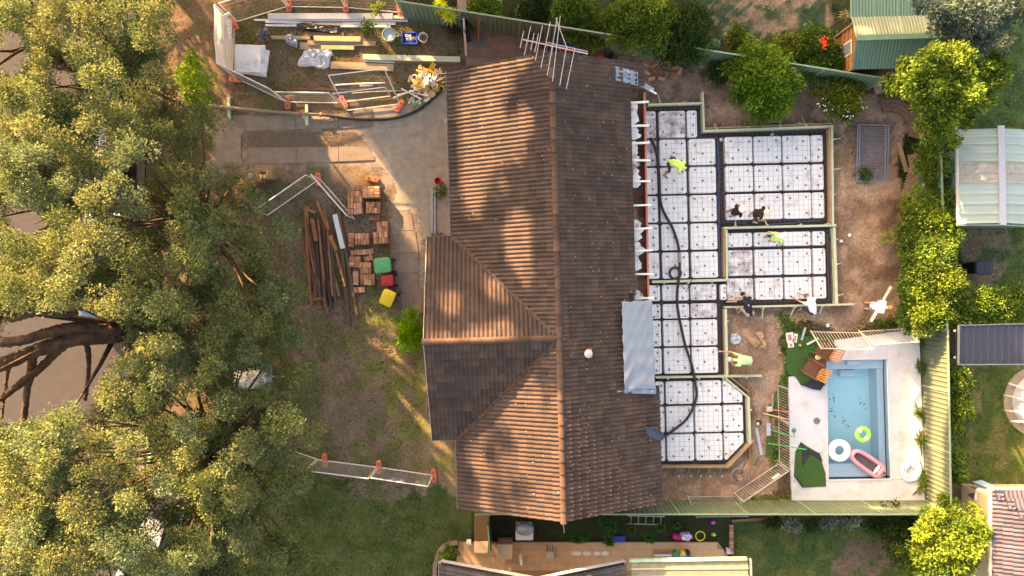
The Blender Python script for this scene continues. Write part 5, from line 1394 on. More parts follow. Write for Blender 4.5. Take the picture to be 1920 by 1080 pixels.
# floats
WZ = -.04
fl_ = thing('swim_ring', 'lime green inflatable swim ring floating in the pool', 'swim ring', W(1618, 815, WZ)); MB().torus(W(1618, 815, WZ + .05), .245, .105, 30, 10, sq=.8).make('tube', mat('lime_vinyl', C(150, 226, 96), .3, .14, 7, spec=.6), fl_, smooth=True)
q = MB(); 
for k in range(2): q.box(W(1618, 815, WZ + .125) + Vector((.2 * math.cos(2.2 + k * 3.3), .2 * math.sin(2.2 + k * 3.3), 0)), (.14, .1, .03), 2.2 + k * 3.3)
q.make('handle', mat('white_vinyl', C(236, 236, 238), .35, .05, spec=.6), fl_)
fl_ = tag(MB().torus(W(1574, 845, WZ + .06), .33, .145, 34, 12, sq=.8).make('swim_ring', MATS['white_vinyl'], smooth=True), 'white inflatable swim ring floating in the pool corner', 'swim ring')
lt = thing('pool_lounger', 'pink inflatable lounger with dark mesh floating in the pool', 'lounger', W(1628, 869, WZ)); pk = mat('pink_vinyl', C(240, 150, 164), .35, .08, spec=.6)
ang = math.radians(-35); c = W(1627, 869, WZ + .06); q = MB(); pts = []
for i in range(33):
    a = 2 * math.pi * i / 32; X = .74 * math.copysign(abs(math.cos(a)) ** .6, math.cos(a)); Y = .26 * math.copysign(abs(math.sin(a)) ** .6, math.sin(a)) * (1 + .12 * math.cos(a))
    pts.append(c + Matrix.Rotation(ang, 3, 'Z') @ Vector((X, Y, 0)))
q.tube(pts[:-1] + [pts[0], pts[1]], .085, 10, cap=False); q.make('tube', pk, lt, smooth=True)
q = MB(); q.prism([tuple((c + (p_ - c) * .92).xy) for p_ in pts[:-1]], WZ - .0, WZ + .02); q.make('mesh_seat', mat('dark_mesh', C(84, 74, 84), .7, .15, 20), lt)
for k, (X, w_) in enumerate(((.6, .2), (.42, .1))): MB().ell(c + Matrix.Rotation(ang, 3, 'Z') @ Vector((X, 0, .06)), (w_ * .55, .24, .09), ang, n=14, k=8).make('pillow', MATS['pink_vinyl'] if k == 0 else MATS['white_vinyl'], lt, smooth=True)
q = MB(); pts = []
for i in range(150):
    t = i / 149; a = t * 2 * math.pi * 5.2; R = .20 + .24 * t + .02 * math.sin(i); pts.append(W(1708, 883, .1 + .05 * math.sin(t * 23) ** 2) + Vector((R * math.cos(a), R * math.sin(a) * 1.02, 0)))
q.tube(pts, .028, 7); ch_ = q.make('pool_hose', MATS['white_vinyl'], smooth=True); tag(ch_, 'coiled white pool hose on the paving corner', 'hose')
# artificial turf pieces, folded with dark backing
turf = mat('artificial_turf', C(56, 90, 44), .95, .28, 14, .8, 90); back = mat('turf_backing', C(48, 50, 58), .8, .15)
def turf_piece(label, poly, folds):
    t_ = thing('turf_piece', label, 'artificial turf', W(*poly[0]), 'cut pieces of artificial turf')
    MB().prism(xy(poly), .068, .092).make('pile', turf, t_)
    for k, F in enumerate(folds): MB().prism(xy(F), .096, .13 + .01 * k).make('folded_backing', back, t_)
turf_piece('large green artificial turf under the deck chairs', [(1474, 640), (1496, 628), (1530, 632), (1562, 634), (1563, 650), (1548, 676), (1546, 700), (1547, 712), (1536, 716), (1500, 722), (1490, 706), (1478, 702), (1472, 690)], [[(1500, 721), (1518, 713), (1546, 711), (1546.4, 716), (1536, 731), (1522, 729)]])
turf_piece('green artificial turf piece at the lower left of the pool', [(1500, 828), (1512, 836), (1533, 848), (1546, 886), (1547, 911), (1503, 913), (1487, 892), (1490, 846)], [[(1500, 828), (1505, 838), (1518, 846), (1508, 862), (1503, 872), (1502, 850)], [(1505, 838), (1534, 848), (1540, 864), (1522, 850)], [(1487, 892), (1492, 893), (1506, 912), (1502, 912.6)]])
# deck chairs
dkw = mat('dark_slat', C(112, 70, 54), .7, .2, 5, rand=.12); dkl = mat('light_slat', C(178, 124, 78), .7, .15, 5)
def deck_chair(label, x, y, ang, group):
    c = W(x, y, .1); t_ = thing('deck_chair', label, 'deck chair', c, group); R = Matrix.Rotation(math.radians(ang), 4, 'Z')
    T = lambda v: c + (R @ Vector(v))
    for k in range(9): MB().beam(T((-.3 + k * .075, -.3, .40)), T((-.3 + k * .075, .3, .42)), .06, .02).make('seat_slat', dkw, t_)
    for s in (-1, 1):
        MB().beam(T((-.34, s * .31, .6)), T((.3, s * .31, .62)), .07, .03).make('armrest', dkw, t_)
        for X in (-.3, .28): MB().beam(T((X, s * .29, 0)), T((X, s * .29, .58)), .05, .05).make('leg', dkw, t_)
    for k in range(6): MB().beam(T((.3, -.25 + k * .1, .42)), T((.48, -.25 + k * .1, .95)), .06, .02).make('back_slat', dkl, t_)
    for z, X in ((.95, .48), (.5, .33)): MB().beam(T((X, -.3, z)), T((X, .3, z)), .05, .04).make('back_rail', dkl, t_)
deck_chair('brown slatted deck chair nearer the pool fence', 1538, 655, -28, 'deck chairs by the pool')
deck_chair('brown slatted deck chair nearer the folded turf', 1515, 690, -32, 'deck chairs by the pool')
t_ = thing('side_table', 'small brown slatted table between the two deck chairs', 'table', W(1530, 674)); c = W(1530, 674, .1)
for k in range(5): MB().box(c + Matrix.Rotation(D2(-30), 3, 'Z') @ Vector((0, -.18 + k * .09, .4)), (.5, .075, .02), D2(-30)).make('slat', dkw, t_)
for a in (1, -1):
    for b_ in (1, -1): MB().box(c + Matrix.Rotation(D2(-30), 3, 'Z') @ Vector((a * .2, b_ * .15, .195)), (.05, .05, .39), D2(-30)).make('leg', dkw, t_)
o = MB().ell(W(1534, 670, .57), (.14, .11, .05), .4, n=12, k=6).make('straw_hat', mat('straw', C(226, 196, 132), .8, .15), smooth=True); tag(o, 'straw hat lying on the small slatted table', 'hat')
for i, (x, y, s_, r) in enumerate(((1481, 633, (.3, .42), 8), (1491, 634, (.16, .36), -10), (1483, 647, (.24, .2), 4))):
    t_ = thing('packet', f'white and red paper packet on the turf, {["largest", "narrow", "lowest small"][i]} one', 'packet', W(x, y), 'paper packets on the turf')
    MB().box(W(x, y, .11), (*s_, .03), D2(r)).make('wrapper', white, t_); MB().box(W(x, y, .128), (s_[0] * .5, s_[1] * .6, .008), D2(r)).make('printed_panel', mat('packet_red', C(200, 120, 106), .7), t_)
plank('aluminium_float', 'short grey metal length on the turf above the chairs', 'metal length', (1503, 638), (1510, 614), .09, .03, .08, lilac)
plank('white_strip', 'white plastic strip stuck up beside the deck chairs', 'plastic strip', (1513, 646), (1535, 634), .09, .02, .12, white)
o = MB().lathe(W(1499, 647, .1), [(.05, 0), (.05, .09), (0, .1)], 10).make('can', mat('gold_can', C(220, 170, 60), .4)); tag(o, 'small yellow can on the turf', 'can')
# pool fence panels
pfm = mat('pool_fence', C(164, 160, 154), .5, .08)
def pool_panel(label, a, b, h=1.2, lean=(0, 0), m=pfm, n=None, z=.06, flat=False):
    t_ = thing('pool_fence_panel', label, 'fence panel', W(*a), 'pool fence panels'); p0, p1 = W(*a, z), W(*b, z); up = Vector((lean[0], lean[1], math.sqrt(max(.0004, h * h - lean[0] ** 2 - lean[1] ** 2))))
    for nm, k in (('bottom_rail', .06), ('top_rail', .98)): MB().beam(p0 + up * k, p1 + up * k, .03, .04).make(nm, m, t_)
    for q_ in (p0, p1): MB().beam(q_, q_ + up, .045, .045).make('post', m, t_)
    L = (p1 - p0).length; n = n or int(L / .105)
    for k in range(1, n): MB().beam(p0.lerp(p1, k / n) + up * .06, p0.lerp(p1, k / n) + up * .98, .012, .012).make('bar', m, t_)
    return t_
pool_panel('pool fence panel standing left of the pool, upper one', (1457, 722), (1459, 783)); pool_panel('pool fence panel standing left of the pool, lower one', (1459, 786), (1460, 866))
t_ = pool_panel('slanting pool fence panel with a small sign', (1376, 924), (1457, 869)); MB().box(W(1455, 893, 1.0), (.34, .02, .2), D2(34)).make('sign', mat('warning_sign', C(222, 190, 186), .6, .1), t_)
pool_panel('pool fence panel leaning against the lower green fence', (1289, 929), (1381, 928), 1.2, lean=(.1, -.55), m=mat('beige_steel', C(156, 152, 138), .5, .1))
pool_panel('white pool fence panel leaning along the top of the pool', (1520, 620), (1612, 622), 1.2, lean=(0, -.66), m=mat('cream_steel', C(222, 212, 190), .5, .08), n=16)
pool_panel('white pool fence panel lying beyond the pool corner', (1610, 620), (1690, 615), 1.2, lean=(.1, -.5), m=MATS['cream_steel'], n=14)
t_ = thing('steel_gate', 'grey steel gate of many bars lying on the soil', 'steel gate', W(1636, 286), None)
gs = mat('grey_steel', C(140, 138, 148), .5, .1, metal=.3)
for a, b in (((1607, 234), (1666, 235)), ((1606, 341), (1664, 341)), ((1608, 234), (1606, 341)), ((1666, 235), (1664, 341)), ((1612, 236), (1610, 340)), ((1661, 237), (1659, 340))): MB().beam(W(*a, .12), W(*b, .12), .045, .045).make('frame_bar', gs, t_)
for k in range(34): MB().beam(W(1609, 238.5 + k * 3.02, .12), W(1663, 239 + k * 3.02, .12), .022, .022).make('bar', gs, t_)
# tools left of the pool
def tool(name, label, cat, a, b, r, m, head=None, hs=(.25, .3), hm=None, za=.1, zb=.1, hr=0):
    t_ = thing(name, label, cat, W(*a)); MB().tube([W(*a, za), W(*b, zb)], r).make('handle', m, t_)
    if head: q = MB(); q.box(W(*head, za), (hs[0], hs[1], .03), D2(hr)); q.make('blade', hm or lilac, t_, bevel=.01)
    return t_
orange = mat('orange_paint', C(220, 122, 78), .5, .1); green = mat('green_paint', C(52, 170, 112), .5, .1)
tool('shovel', 'shovel with an orange handle and pale blade by the pool fence', 'shovel', (1447, 768), (1484, 773), .022, orange, (1443, 767), (.26, .22), mat('muddy_blade', C(190, 180, 170), .7, .2), .1, .5)
tool('shovel', 'shovel with a green handle and grey blade by the pool fence', 'shovel', (1446, 806), (1486, 819), .024, green, (1441, 805), (.18, .52), lilac, .1, .6)
tool('screed_tool', 'wooden handled tool with orange end across the pool fence', 'tool', (1431, 775), (1481, 787), .025, mat('tan_handle', C(206, 160, 120), .6), None, za=.1, zb=.7)
tool('rake', 'long bright green pole crossing the pool fence and turf', 'pole', (1440, 831), (1512, 843), .022, green, None, za=.1, zb=.9)
t_ = thing('table_tennis_bat', 'round green bat lying on the pool paving', 'bat', W(1489, 808)); MB().lathe(W(1488.5, 807, .075), [(0, .02), (.09, .02), (.1, 0)], 16).make('face', mat('bat_green', C(74, 132, 112), .6), t_); MB().tube([W(1488.5, 811, .085), W(1489.5, 822, .085)], .012).make('handle', MATS['green_paint'], t_)
plank('screed_board', 'long grey metal screed board on the soil', 'screed board', (1418, 803), (1428, 853), .12, .05, .02, lilac)
plank('timber_length', 'white grey timber length beside the upper pool fence panel', 'timber', (1448, 738), (1448, 761), .1, .06, .02, grn)
plank('edge_lath', 'brown upright lath on the soil beside the bottom bay', 'timber', (1402, 690), (1406, 880), .08, .06, .0, mat('orange_brown_timber', C(160, 108, 68), .8, .2))
plank('green_stake', 'green timber stake leaning by the screed board', 'timber', (1421, 852), (1410, 872), .06, .05, .04, MATS['green_timber'])
t_ = thing('vibrating_screed', 'thin vibrating screed tool with a dark motor on the soil', 'screed', W(1423, 790)); MB().tube([W(1428, 714, .6), W(1423, 750, .35), W(1423, 785, .15)], .018).make('handle', gs, t_)
MB().beam(W(1416, 756, .35), W(1431, 757, .35), .03, .03).make('grip', gs, t_); MB().box(W(1423, 792, .13), (.2, .16, .2)).make('motor', mat('motor_dark', C(52, 50, 54), .5, .2), t_, bevel=.03); MB().box(W(1421, 794, .25), (.08, .08, .06)).make('fuel_cap', white, t_)
t_ = thing('power_trowel', 'round power trowel with ring guard and blades on the soil', 'power trowel', W(1383, 890)); c = W(1383, 890)
MB().torus(c + Vector((0, 0, .16)), .3, .016, 28, 6).make('ring_guard', alu, t_)
MB().torus(c + Vector((0, 0, .08)), .3, .016, 28, 6).make('ring_guard', alu, t_)
for k in range(4): MB().beam(c + Vector((.04 * math.cos(k * 1.57 + .4), .04 * math.sin(k * 1.57 + .4), .06)), c + Vector((.26 * math.cos(k * 1.57 + .4), .26 * math.sin(k * 1.57 + .4), .04)), .12, .012).make('blade', alu, t_)
for k in range(6): MB().beam(c + Vector((.06 * math.cos(k * 1.05), .06 * math.sin(k * 1.05), .2)), c + Vector((.3 * math.cos(k * 1.05), .3 * math.sin(k * 1.05), .16)), .014, .014).make('spoke', MATS['motor_dark'], t_)
MB().box(c + Vector((-.02, -.05, .28)), (.2, .24, .2), .3).make('engine', mat('engine_red', C(150, 112, 100), .5, .3), t_, bevel=.03); MB().tube([c + Vector((.05, .1, .3)), W(1394, 874, .7), W(1398, 868, .85)], .018).make('handle', MATS['motor_dark'], t_)
# clay lumps and sticks on the soil
clay = mat('orange_clay', C(180, 140, 110), .95, .2, 8, .6, 20)
for i, (x, y, rx, ry, a) in enumerate(((1405, 632, .16, .45, 35), (1424, 634, .22, .28, 20), (1414, 643, .14, .22, 50), (1431, 646, .12, .2, 10))):
    q = MB(); q.ell(W(x, y, .04), (rx, ry, .12), D2(a), n=12, k=7); q.V = [(v[0] + random.gauss(0, .03), v[1] + random.gauss(0, .03), v[2] + random.gauss(0, .02)) for v in q.V]
    tag(q.make('clay_lump', clay), f'orange clay lump on the sandy corner, {["longest left", "broad middle", "lower middle", "small right"][i]} one', 'clay lump', 'clay lumps on the sandy corner')
o = MB().beam(W(1417, 627, .2), W(1431, 648, .14), .03, .03).make('crowbar', mat('crowbar', C(90, 62, 60), .5)); tag(o, 'reddish crowbar lying on the clay lumps', 'crowbar')
for i, (x, y) in enumerate(((1577, 452), (1593, 441), (1352, 262), (1500, 233), (1448, 252), (1552, 610))):
    o = MB().box(W(x, y, .08), (.14, .12, .03), i).make('scrap', white); tag(o, f'small white scrap lying on the site, {names[i]} of six', 'scrap', 'white scraps on the site')
q = MB()
for _ in range(60):
    x, y = random.gauss(1592, 8), random.gauss(285, 16); a = random.uniform(0, 3.1); L = random.uniform(.1, .35); p_ = W(x, y, .08)
    q.beam(p_, p_ + Vector((math.cos(a) * L, math.sin(a) * L, random.uniform(0, .1))), .014, .014)
o = q.make('sticks', mat('dry_stick', C(168, 130, 96), .9, .2)); tag(o, 'heap of dry sticks on the soil left of the steel panel', 'sticks', kind='stuff')
# lattice and posts by the hedge
latm = mat('lattice_timber', C(176, 142, 122), .85, .15, 5)
def lattice(label, cx, cy, w, h, ang, z=.15, pitch=.13, tilt=0, post=False):
    t_ = thing('lattice_panel', label, 'lattice panel', W(cx, cy), 'timber lattice panels by the hedge'); c = W(cx, cy, z); R = Matrix.Rotation(D2(ang), 3, 'Z') @ Matrix.Rotation(D2(tilt), 3, 'Y')
    for dk, zz in ((1, 0), (-1, .018)):
        k = -(w + h) / 2
        while k < (w + h) / 2:
            pts = []     # clip the diagonal x - dk*y = k to the rectangle
            for X in (-w / 2, w / 2):
                Y = (X - k) * dk
                if abs(Y) <= h / 2: pts.append((X, Y))
            for Y in (-h / 2, h / 2):
                X = k + dk * Y
                if abs(X) < w / 2: pts.append((X, Y))
            if len(pts) >= 2: MB().beam(c + R @ Vector((*pts[0], zz)), c + R @ Vector((*pts[1], zz)), .032, .014).make('slat', latm, t_)
            k += pitch
    if post: MB().beam(c + R @ Vector((w / 2 + .05, -h / 2 - .1, 0)), c + R @ Vector((w / 2 + .05, h / 2 + .1, 0)), .09, .09).make('post', mat('pale_post', C(206, 184, 158), .8, .1), t_)
    return t_
lattice('broken timber lattice lying beside the hedge', 1715, 338, .75, 1.5, -16)
lattice('smaller broken lattice lying across the first', 1722, 306, .8, .8, 8, .22)
lattice('upright lattice with a pale post in the hedge', 1748, 325, .45, 1.7, -6, .9, .12, 55, True)
plank('timber_post', 'thick tan timber post lying beside the lattice', 'timber post', (1684, 266), (1700, 322), .14, .12, .04, mat('tan_post', C(150, 124, 92), .85, .2))
lattice('small white gate lattice at the end of the green fence', 1644, 162, .5, .6, 20, .7, .1, 30)
# curved garden path edge by the top right tree
ce = thing('curved_path_edge', 'curved brown brick path edge beside the top right tree', 'path edge', W(1690, 220)); em = mat('edge_brick', C(122, 92, 76), .9, .2, 6, rand=.15)
for k in range(13):
    t = k / 12; a = D2(104 - 116 * t)
    for R_e in (40, 47.5, 55): MB().box(W(1668 + R_e * math.cos(a), 245 - R_e * math.sin(a) + 0, .1 + random.uniform(0, .012)), (.155, .169 * R_e / 45 * .93, .12), a + random.gauss(0, .015)).make('brick', em, ce)
# ------------------------------------------------------------------ steel sheet boundary fences
fgreen = mat('green_sheet_steel', C(96, 118, 98), .5, .06, 3, rand=.06); fcap = mat('green_fence_cap', C(132, 148, 122), .45, .05)
fpale = mat('pale_green_sheet_steel', C(100, 112, 90), .5, .05, 3, rand=.05)


def sheet_fence(label, a, b, h, m, n, capm=fcap, zb=0.0):
    """a, b: the fence foot in photo pixels. ribbed sheets as panels, posts, and top and bottom rails"""
    p0, p1 = W(*a), W(*b); t_ = thing('steel_fence', label, 'fence', p0, 'steel sheet boundary fences')
    d = p1 - p0; L = d.length; d.normalize(); nn = Vector((-d.y, d.x, 0)); pl = L / n
    for k in range(n):
        q = MB(); s0 = k * pl + .03; s = s0; prof = []
        while s < (k + 1) * pl - .03:
            prof += [(s, 0), (min(s + .11, (k + 1) * pl - .03), 0), (min(s + .135, (k + 1) * pl - .03), .03), (min(s + .165, (k + 1) * pl - .03), .03)]; s += .19
        for X, Y in prof:
            for z in (.05, h - .03): q.V.append(p0 + d * X + nn * (Y - .015) + EZ * (z + zb))
        q.F = [(2 * i, 2 * i + 2, 2 * i + 3, 2 * i + 1) for i in range(len(prof) - 1)]; q.M = [0] * len(q.F)
        q.make('sheet_panel', m, t_)
        MB().beam(p0 + d * (k * pl + .02) + EZ * (h - .01 + zb), p0 + d * ((k + 1) * pl - .02) + EZ * (h - .01 + zb), .055, .05).make('top_rail', capm, t_)
        MB().beam(p0 + d * (k * pl + .02) + EZ * (.04 + zb), p0 + d * ((k + 1) * pl - .02) + EZ * (.04 + zb), .05, .06).make('bottom_rail', m, t_)
    for k in range(n + 1): MB().box(p0 + d * (k * pl) + EZ * (h / 2 + .01 + zb), (.06, .06, h + .02), math.atan2(d.y, d.x)).make('post', capm, t_)
    return t_


sheet_fence('green steel sheet fence slanting along the top boundary', (759.5, 35.5), (1617, 172), 1.8, fgreen, 8)
sheet_fence('green steel sheet fence along the lower boundary', (896, 938), (1733, 938.5), 1.75, fpale, 7)
sheet_fence('pale green steel sheet fence on the right of the pool', (1733, 938), (1727, 615), 1.75, mat('sunlit_sheet_steel', C(92, 100, 82), .5, .05, 3, rand=.05), 3)  # darker copy of the pale fence steel, offsetting strong sun on this side
sheet_fence('green steel sheet fence hidden in the hedge above the pool corner', (1726, 613), (1715, 300), 1.75, fgreen, 3)
sheet_fence('short green side fence between house and patio', (917, 963), (921, 1012), 1.5, fgreen, 1)
# ------------------------------------------------------------------ neighbour below: patio, tiled gable, patio roof
patm = mat('patio_tile', C(188, 150, 116), .8, .12, 3, .15, 50, rand=.05); jt = mat('patio_joint', C(150, 118, 92), .9)
PT = [(860, 1016), (1346, 1016), (1372, 1052), (1372, 1110), (850, 1110)]
pt = MB().prism(xy(PT), -.08, .03).make('patio', jt); tag(pt, 'tan tiled patio of the neighbouring house', kind='structure')
cnt = 0
for i in range(40):
    for j in range(4):
        x0, y0 = 856 + i * 13.2, 1017 + j * 13.2
        if not inpoly(np.array([x0 + 1, x0 + 12, x0 + 1, x0 + 12.]), np.array([y0 + 1, y0 + 1, y0 + 11, y0 + 11.]), PT).all(): continue
        MB().box(W(x0 + 6.5, y0 + 6.5, .03), (.286, .286, .02)).make('tile', patm, pt)
MB().prism(xy([(889, 962), (916, 962), (917, 1014), (889, 1014)]), -.05, .02).make('side_path', mat('brown_path', C(118, 92, 62), .9, .15), pt)
nh = thing('neighbour_house', 'dark tiled gable roof house at the bottom edge', 'house', W(1000, 1120))
ntile = mat('dark_roof_tile', C(74, 66, 64), .75, .25, 3, .3, 60, rand=.25)
z0 = 2.5; xl, xr = W(827, 1054, z0).x, W(1171, 1051, z0).x; yl = W(1000, 1053, z0).y; xm = (xl + xr) / 2 + .1; zr = z0 + (xr - xl) / 2 * TP
MB().prism([(xl + .5, yl - 2.3), (xr - .5, yl - 2.3), (xr - .5, yl - 7), (xl + .5, yl - 7)], -.1, 2.35).make('wall', mat('cream_render', C(196, 176, 148), .9, .08), nh)
q = MB(); q.add([(xl, yl, z0), (xm, yl, zr), (xm, yl - 7, zr), (xl, yl - 7, z0)], [(0, 1, 2, 3)]); q.add([(xm, yl, zr), (xr, yl, z0), (xr, yl - 7, z0), (xm, yl - 7, zr)], [(0, 1, 2, 3)]); nr = q.make('roof', sark, nh)
for s, e_ in ((-1, xl), (1, xr)):
    dv = Vector((e_ - xm, 0, z0 - zr)); Ls = dv.length; dv.normalize(); nvv = round(Ls / .32)
    bt_ = tiles(nr, ntile, Vector((xm, yl - 2.0, zr)), Vector((0, 1, 0)), dv, 6, nvv, tl=Ls / nvv); lay([bt_], 400)
    MB().beam((e_, yl + .02, z0 - .05), (xm, yl + .02, zr - .05), .03, .18).make('barge_board', mat('dull_white', C(170, 166, 162), .6, .08), nh)
MB().beam((xl - .06, yl, z0 - .05), (xl - .06, yl - 5, z0 - .05), .1, .1).make('gutter', MATS['gutter_metal'], nh)
pr = thing('patio_roof', 'flat patio roof of weathered sheets with yellow battens at the bottom edge', 'patio roof', W(1290, 1075)); wz = 2.45
sheetm = mat('weathered_sheet', C(132, 124, 104), .8, .22, 4, .2, 30, rand=.08); bat_ = mat('yellow_batten', C(206, 180, 128), .7, .1)
MB().beam(W(1180, 1051, wz + .02), W(1400, 1047, wz + .02), .1, .12).make('front_gutter', mat('pale_green_gutter', C(160, 176, 144), .5), pr)
for k in range(6):
    y0 = 1053 + k * 14
    MB().prism(xy([(1184, y0), (1402, y0 - 2), (1403, y0 + 12.6), (1184, y0 + 13.6)], wz), wz - .02, wz + .015).make('sheet', sheetm, pr)
    MB().beam(W(1184, y0 + 14, wz + .03), W(1403, y0 + 12.8, wz + .03), .035, .03).make('batten', bat_, pr)
MB().beam(W(1407, 1048, wz), W(1409, 1110, wz), .06, .14).make('side_gutter', gs, pr)
for x in (1195, 1395): MB().beam(W(x, 1064, 0), W(x, 1064 , wz - .05), .09, .09).make('post', white, pr)
# things on and beside the patio
t_ = thing('barbecue', 'grey hooded barbecue on the strip above the patio', 'barbecue', W(988, 1005)); bq = mat('barbecue_grey', C(150, 148, 152), .4, .1, metal=.3); z_ = .55
q = MB(); q.box(W(983, 995, .45), (.72, .5, .8)); q.make('cabinet', mat('barbecue_white', C(206, 200, 198), .5, .06), t_, bevel=.02)
q = MB(); q.ell(W(984, 992, .86), (.38, .27, .22), n=16, k=8); q.make('hood', bq, t_, smooth=True)
for s in (-1, 1): MB().box(W(984 + s * 10, 981, .8), (.06, .12, .06)).make('hinge', bq, t_)
t_ = thing('cabinet', 'beige outdoor cabinet on the sunlit patio', 'cabinet', W(949, 1030)); MB().box(W(947, 1028, .4), (.62, .6, .8)).make('body', mat('beige_laminate', C(190, 160, 128), .6, .08), t_, bevel=.01); MB().box(W(947, 1014, .815), (.5, .16, .03)).make('tray', mat('dark_tray', C(110, 70, 50), .6), t_)
t_ = thing('bench', 'low tan bench beside the side fence on the patio', 'bench', W(905, 1030)); MB().box(W(902, 1026, .42), (.56, .46, .05)).make('seat', mat('tan_bench', C(206, 172, 138), .7, .08), t_); 
for a in (-1, 1): MB().box(W(902, 1026, .2) + Vector((a * .24, 0, 0)), (.05, .4, .4)).make('leg', MATS['tan_bench'], t_)
t_ = thing('garden_tap', 'small white tap and pipe at the patio corner', 'tap', W(880, 1018)); MB().box(W(879, 1016, .15), (.2, .14, .3)).make('body', white, t_, bevel=.02); MB().tube([W(879, 1018, .25), W(884, 1022, .2), W(888, 1024, .05)], .02).make('spout', wmetal, t_)
t_ = thing('clothes_airer', 'folded white airer standing on the patio', 'airer', W(976, 1055)); 
for k in range(3): MB().beam(W(974 + k * 1.6, 1038, .4), W(976 + k * 1.6, 1060, .5), .03, .03).make('rail', white, t_)
for k in range(4): MB().beam(W(973.5, 1041 + k * 6, .45), W(979, 1041 + k * 6, .45), .02, .02).make('bar', mat('orange_bar', C(222, 150, 110), .6), t_)
t_ = thing('stool', 'small grey stool with brown slats on the patio', 'stool', W(1031, 1038)); MB().box(W(1031, 1040, .3), (.32, .26, .04)).make('seat', mat('grey_seat', C(170, 160, 158), .6), t_)
for k in range(3): MB().beam(W(1026 + k * 5, 1022, .32), W(1026 + k * 5, 1033, .32), .05, .03).make('slat', brown, t_)
for a in (-1, 1): MB().box(W(1031 + a * 5, 1038, .15), (.04, .2, .3)).make('leg', brown, t_)
for i, (x, w_) in enumerate(((1081, .4), (1100, .36), (1119, .3), (1134, .32))):
    q = MB(); q.prism([(W(x, 1037).x + math.cos(a) * w_ / 2 * random.uniform(.9, 1.1), W(x, 1037).y + math.sin(a) * .09 * random.uniform(.9, 1.1)) for a in (2 * math.pi * j / 12 for j in range(12))], .042, .05)
    tag(q.make('paint_patch', mat('pale_paint', C(208, 198, 188), .8, .06)), f'pale oval patch on the patio tiles, {names[i]} of four from the left', 'patch', 'four pale patches on the patio')
t_ = thing('plastic_sled', 'ribbed blue plastic sled lying by the patio ferns', 'sled', W(1161, 1011))
MB().box(W(1161, 1011, .06), (.5, .26, .06), 0).make('tray', bl, t_, bevel=.02)
for k in range(4): MB().box(W(1161, 1007.3 + k * 2.5, .1), (.46, .03, .03), 0).make('rib', bl, t_)
ladder('aluminium step ladder lying behind the lower green fence', (1176, 974), (1246, 976), .34, .1, 5, alu)
mag = mat('magenta_plastic', C(206, 60, 128), .5, .1)
o = crumple('toy_car_cover', 'bright pink toy tub lying by the patio end', 'toy', [(1261, 1000), (1298, 999), (1300, 1009), (1262, 1011)], .14, .1, mag, 14, seed=11)
crumple('towel', 'white and blue towel thrown on the pink toy', 'towel', [(1275, 996), (1290, 995), (1297, 1003), (1286, 1011), (1274, 1008)], .27, .06, mat('patterned_towel', C(206, 206, 222), .9, .2, 20, col2=C(120, 120, 190), s2=14, t2=.55, w2=.05), 14, seed=12)
o = MB().torus(W(1313, 1005, .1), .19, .022, 24, 7).make('hoop', mat('yellow_hoop', C(226, 200, 70), .5), smooth=True); tag(o, 'yellow toy hoop on the ground beside the pink toy', 'hoop')
o = MB().ell(W(1338, 1002, .1), (.1, .08, .1), n=10, k=6).make('ball', mat('lime_toy', C(130, 206, 70), .5), smooth=True); tag(o, 'lime green toy ball beside the hoop', 'ball')
o = MB().box(W(1337, 979, .1), (.16, .12, .16), .3).make('toy_block', mat('violet_toy', C(206, 80, 206), .5), bevel=.02); tag(o, 'violet toy block below the lower green fence', 'toy')
crumple('toy_bag', 'blue and pink toy bag at the patio corner', 'toy', [(1361, 1026), (1367, 1025), (1369, 1035), (1361, 1038)], .1, .06, MATS['patterned_towel'], 10, seed=13)
tub('tub', 'green round tub with lid on the patio', 'tub', 1265, 1034, .14, .3, mat('green_tub', C(64, 128, 84), .5, .08), MATS['green_tub'], .95)
t_ = thing('leaf_blower', 'yellow and black garden machine on the patio', 'garden machine', W(1285, 1037)); MB().ell(W(1280, 1036, .2), (.13, .11, .16), n=12, k=7).make('body', mat('machine_yellow', C(220, 190, 60), .5, .1), t_, smooth=True); MB().box(W(1289, 1036, .16), (.18, .2, .3)).make('motor', MATS['motor_dark'], t_, bevel=.04); MB().tube([W(1286, 1036, .3), W(1298, 1046, .15)], .03).make('nozzle', MATS['motor_dark'], t_)
t_ = thing('doormat', 'pinkish slatted mat on the patio', 'mat', W(1240, 1035))
for k in range(10): MB().box(W(1225 + k * 3.6, 1035, .05), (.06, .22, .016)).make('slat', mat('mat_slat', C(178, 124, 96), .8), t_)
t_ = thing('window_frame', 'white window frames leaning flat at the patio roof edge', 'window frame', W(1260, 1046))
for k in range(2): 
    MB().box(W(1243 + k * 36, 1045, .12), (.74, .2, .03)).make('pane', mat('grey_glass', C(150, 156, 156), .2, .05, spec=.8), t_)
    for s in (-1, 1): MB().box(W(1243 + k * 36, 1045 + s * 4.6, .13), (.76, .04, .06)).make('frame_bar', white, t_)
o = MB().tube(smooth_path([W(1055, 976, .6), W(1057, 990, .4), W(1058, 999, .2)], 5), .02).make('downpipe', white, smooth=True); tag(o, 'thin white pipe hanging off the house gable peak', 'pipe')
